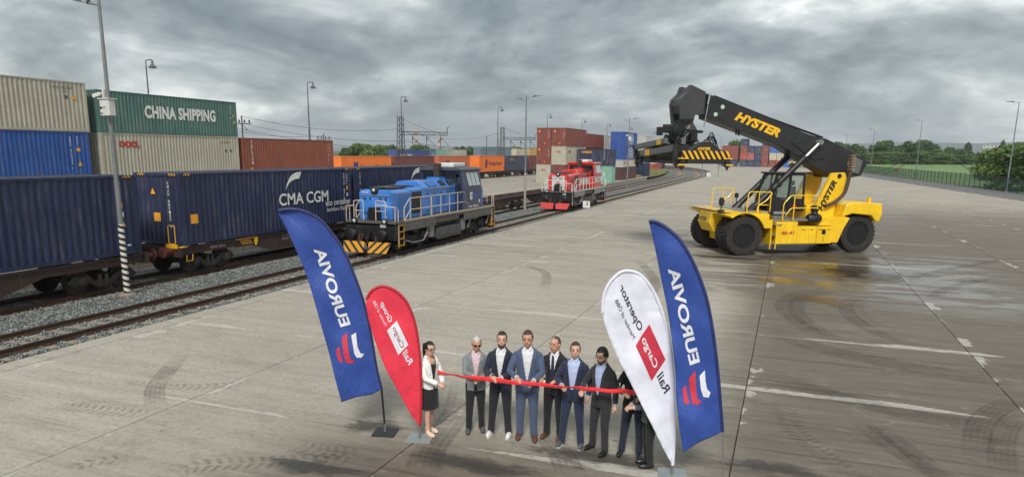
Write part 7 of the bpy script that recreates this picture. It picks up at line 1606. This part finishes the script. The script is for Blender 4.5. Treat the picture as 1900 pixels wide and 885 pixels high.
tx_('Group', Z4(222, 362), Z4(148, 200), (8.5, -9), PW, 0.02); tx_('Member of ÖBB', Z4(197, 376), Z4(96, 175), (5, -4), PW, 0.0); sh_([Z4(*q) for q in ((213, 410), (292, 330), (388, 525), (307, 607))], PW); tx_('Cargo', Z4(322, 565), Z4(250, 400), (8, -7), PDR, 0.01); tx_('Rail', Z4(390, 697), Z4(338, 597), (8.5, -8.5), PW, 0.02)
e3 = [(1118, 580), (1120, 550), (1130, 526), (1150, 506), (1170, 503), (1192, 513), (1215, 545), (1232, 590), (1243, 640), (1249, 700), (1251, 800), (1248, 862)]
t, tx_, sh_ = flag('white teardrop flag with red parallelogram and mirrored dark lettering', 'teardrop_flag', on_z(1247, 880), R(26), e3+[(1235, 840), (1210, 790), (1180, 730), (1145, 660), (1125, 610)], e3, FWc, FWc, 'grey', 3, (1248, 862), 0.02)
tx_('Operator', Z3(272, 440), Z3(132, 135), (10.5, -12), PK, 0.015); tx_('Member of ÖBB', Z3(240, 480), Z3(112, 215), (6, -6), PK, 0.0); sh_([Z3(*q) for q in ((258, 522), (350, 375), (460, 615), (365, 760))], PR); tx_('Cargo', Z3(372, 690), Z3(288, 492), (11, -11), PW, 0.02); tx_('Rail', Z3(452, 852), Z3(400, 732), (11, -11), PK, 0.015)
e4 = [(1204, 411), (1217, 412), (1240, 425), (1265, 450), (1290, 495), (1310, 550), (1322, 610), (1331, 680), (1338, 760), (1341, 800)]
t, tx_, sh_ = flag('blue feather flag with mirrored white lettering behind the white teardrop flag', 'feather_flag', on_z(1341, 906), R(6), e4+[(1325, 808), (1300, 818), (1280, 830), (1268, 838), (1262, 800), (1255, 740), (1252, 680), (1245, 620), (1235, 560), (1225, 510), (1215, 460)], e4, FB, FBs, 'grey', 4, (1341, 800), 0.04, 0.009)
tx_('EUROVIA', Z2(182, 605), Z2(58, 60), (19.5, -6), PW, 0.03)
sh_([Z2(*q) for q in ((238, 665), (268, 632), (272, 690), (280, 735), (300, 755), (290, 783), (260, 780), (246, 740))], PW); sh_([Z2(*q) for q in ((177, 680), (214, 635), (218, 720), (225, 790), (250, 808), (225, 825), (198, 815), (185, 760))], PR); sh_([Z2(*q) for q in ((142, 735), (163, 715), (168, 770), (182, 812), (165, 820), (148, 805))], PR)
# ================================================================== haze: pale even air round the whole place
hz = NT('air'); hz.t.nodes.remove(hz.b); pv = hz.n('ShaderNodeVolumePrincipled'); pv.inputs['Color'].default_value = (0.80, 0.88, 0.97, 1); pv.inputs['Density'].default_value = 0.00016; pv.inputs['Anisotropy'].default_value = 0.0
hz.t.links.new(pv.outputs[0], hz.t.nodes['Material Output'].inputs['Volume'])
b = MB(); b.box(-9200, 9200, -3200, 8200, -2.5, 175)
o = b.build('haze', hz.m); tag(o, 'pale haze in the air over the whole yard and land', kind='stuff')
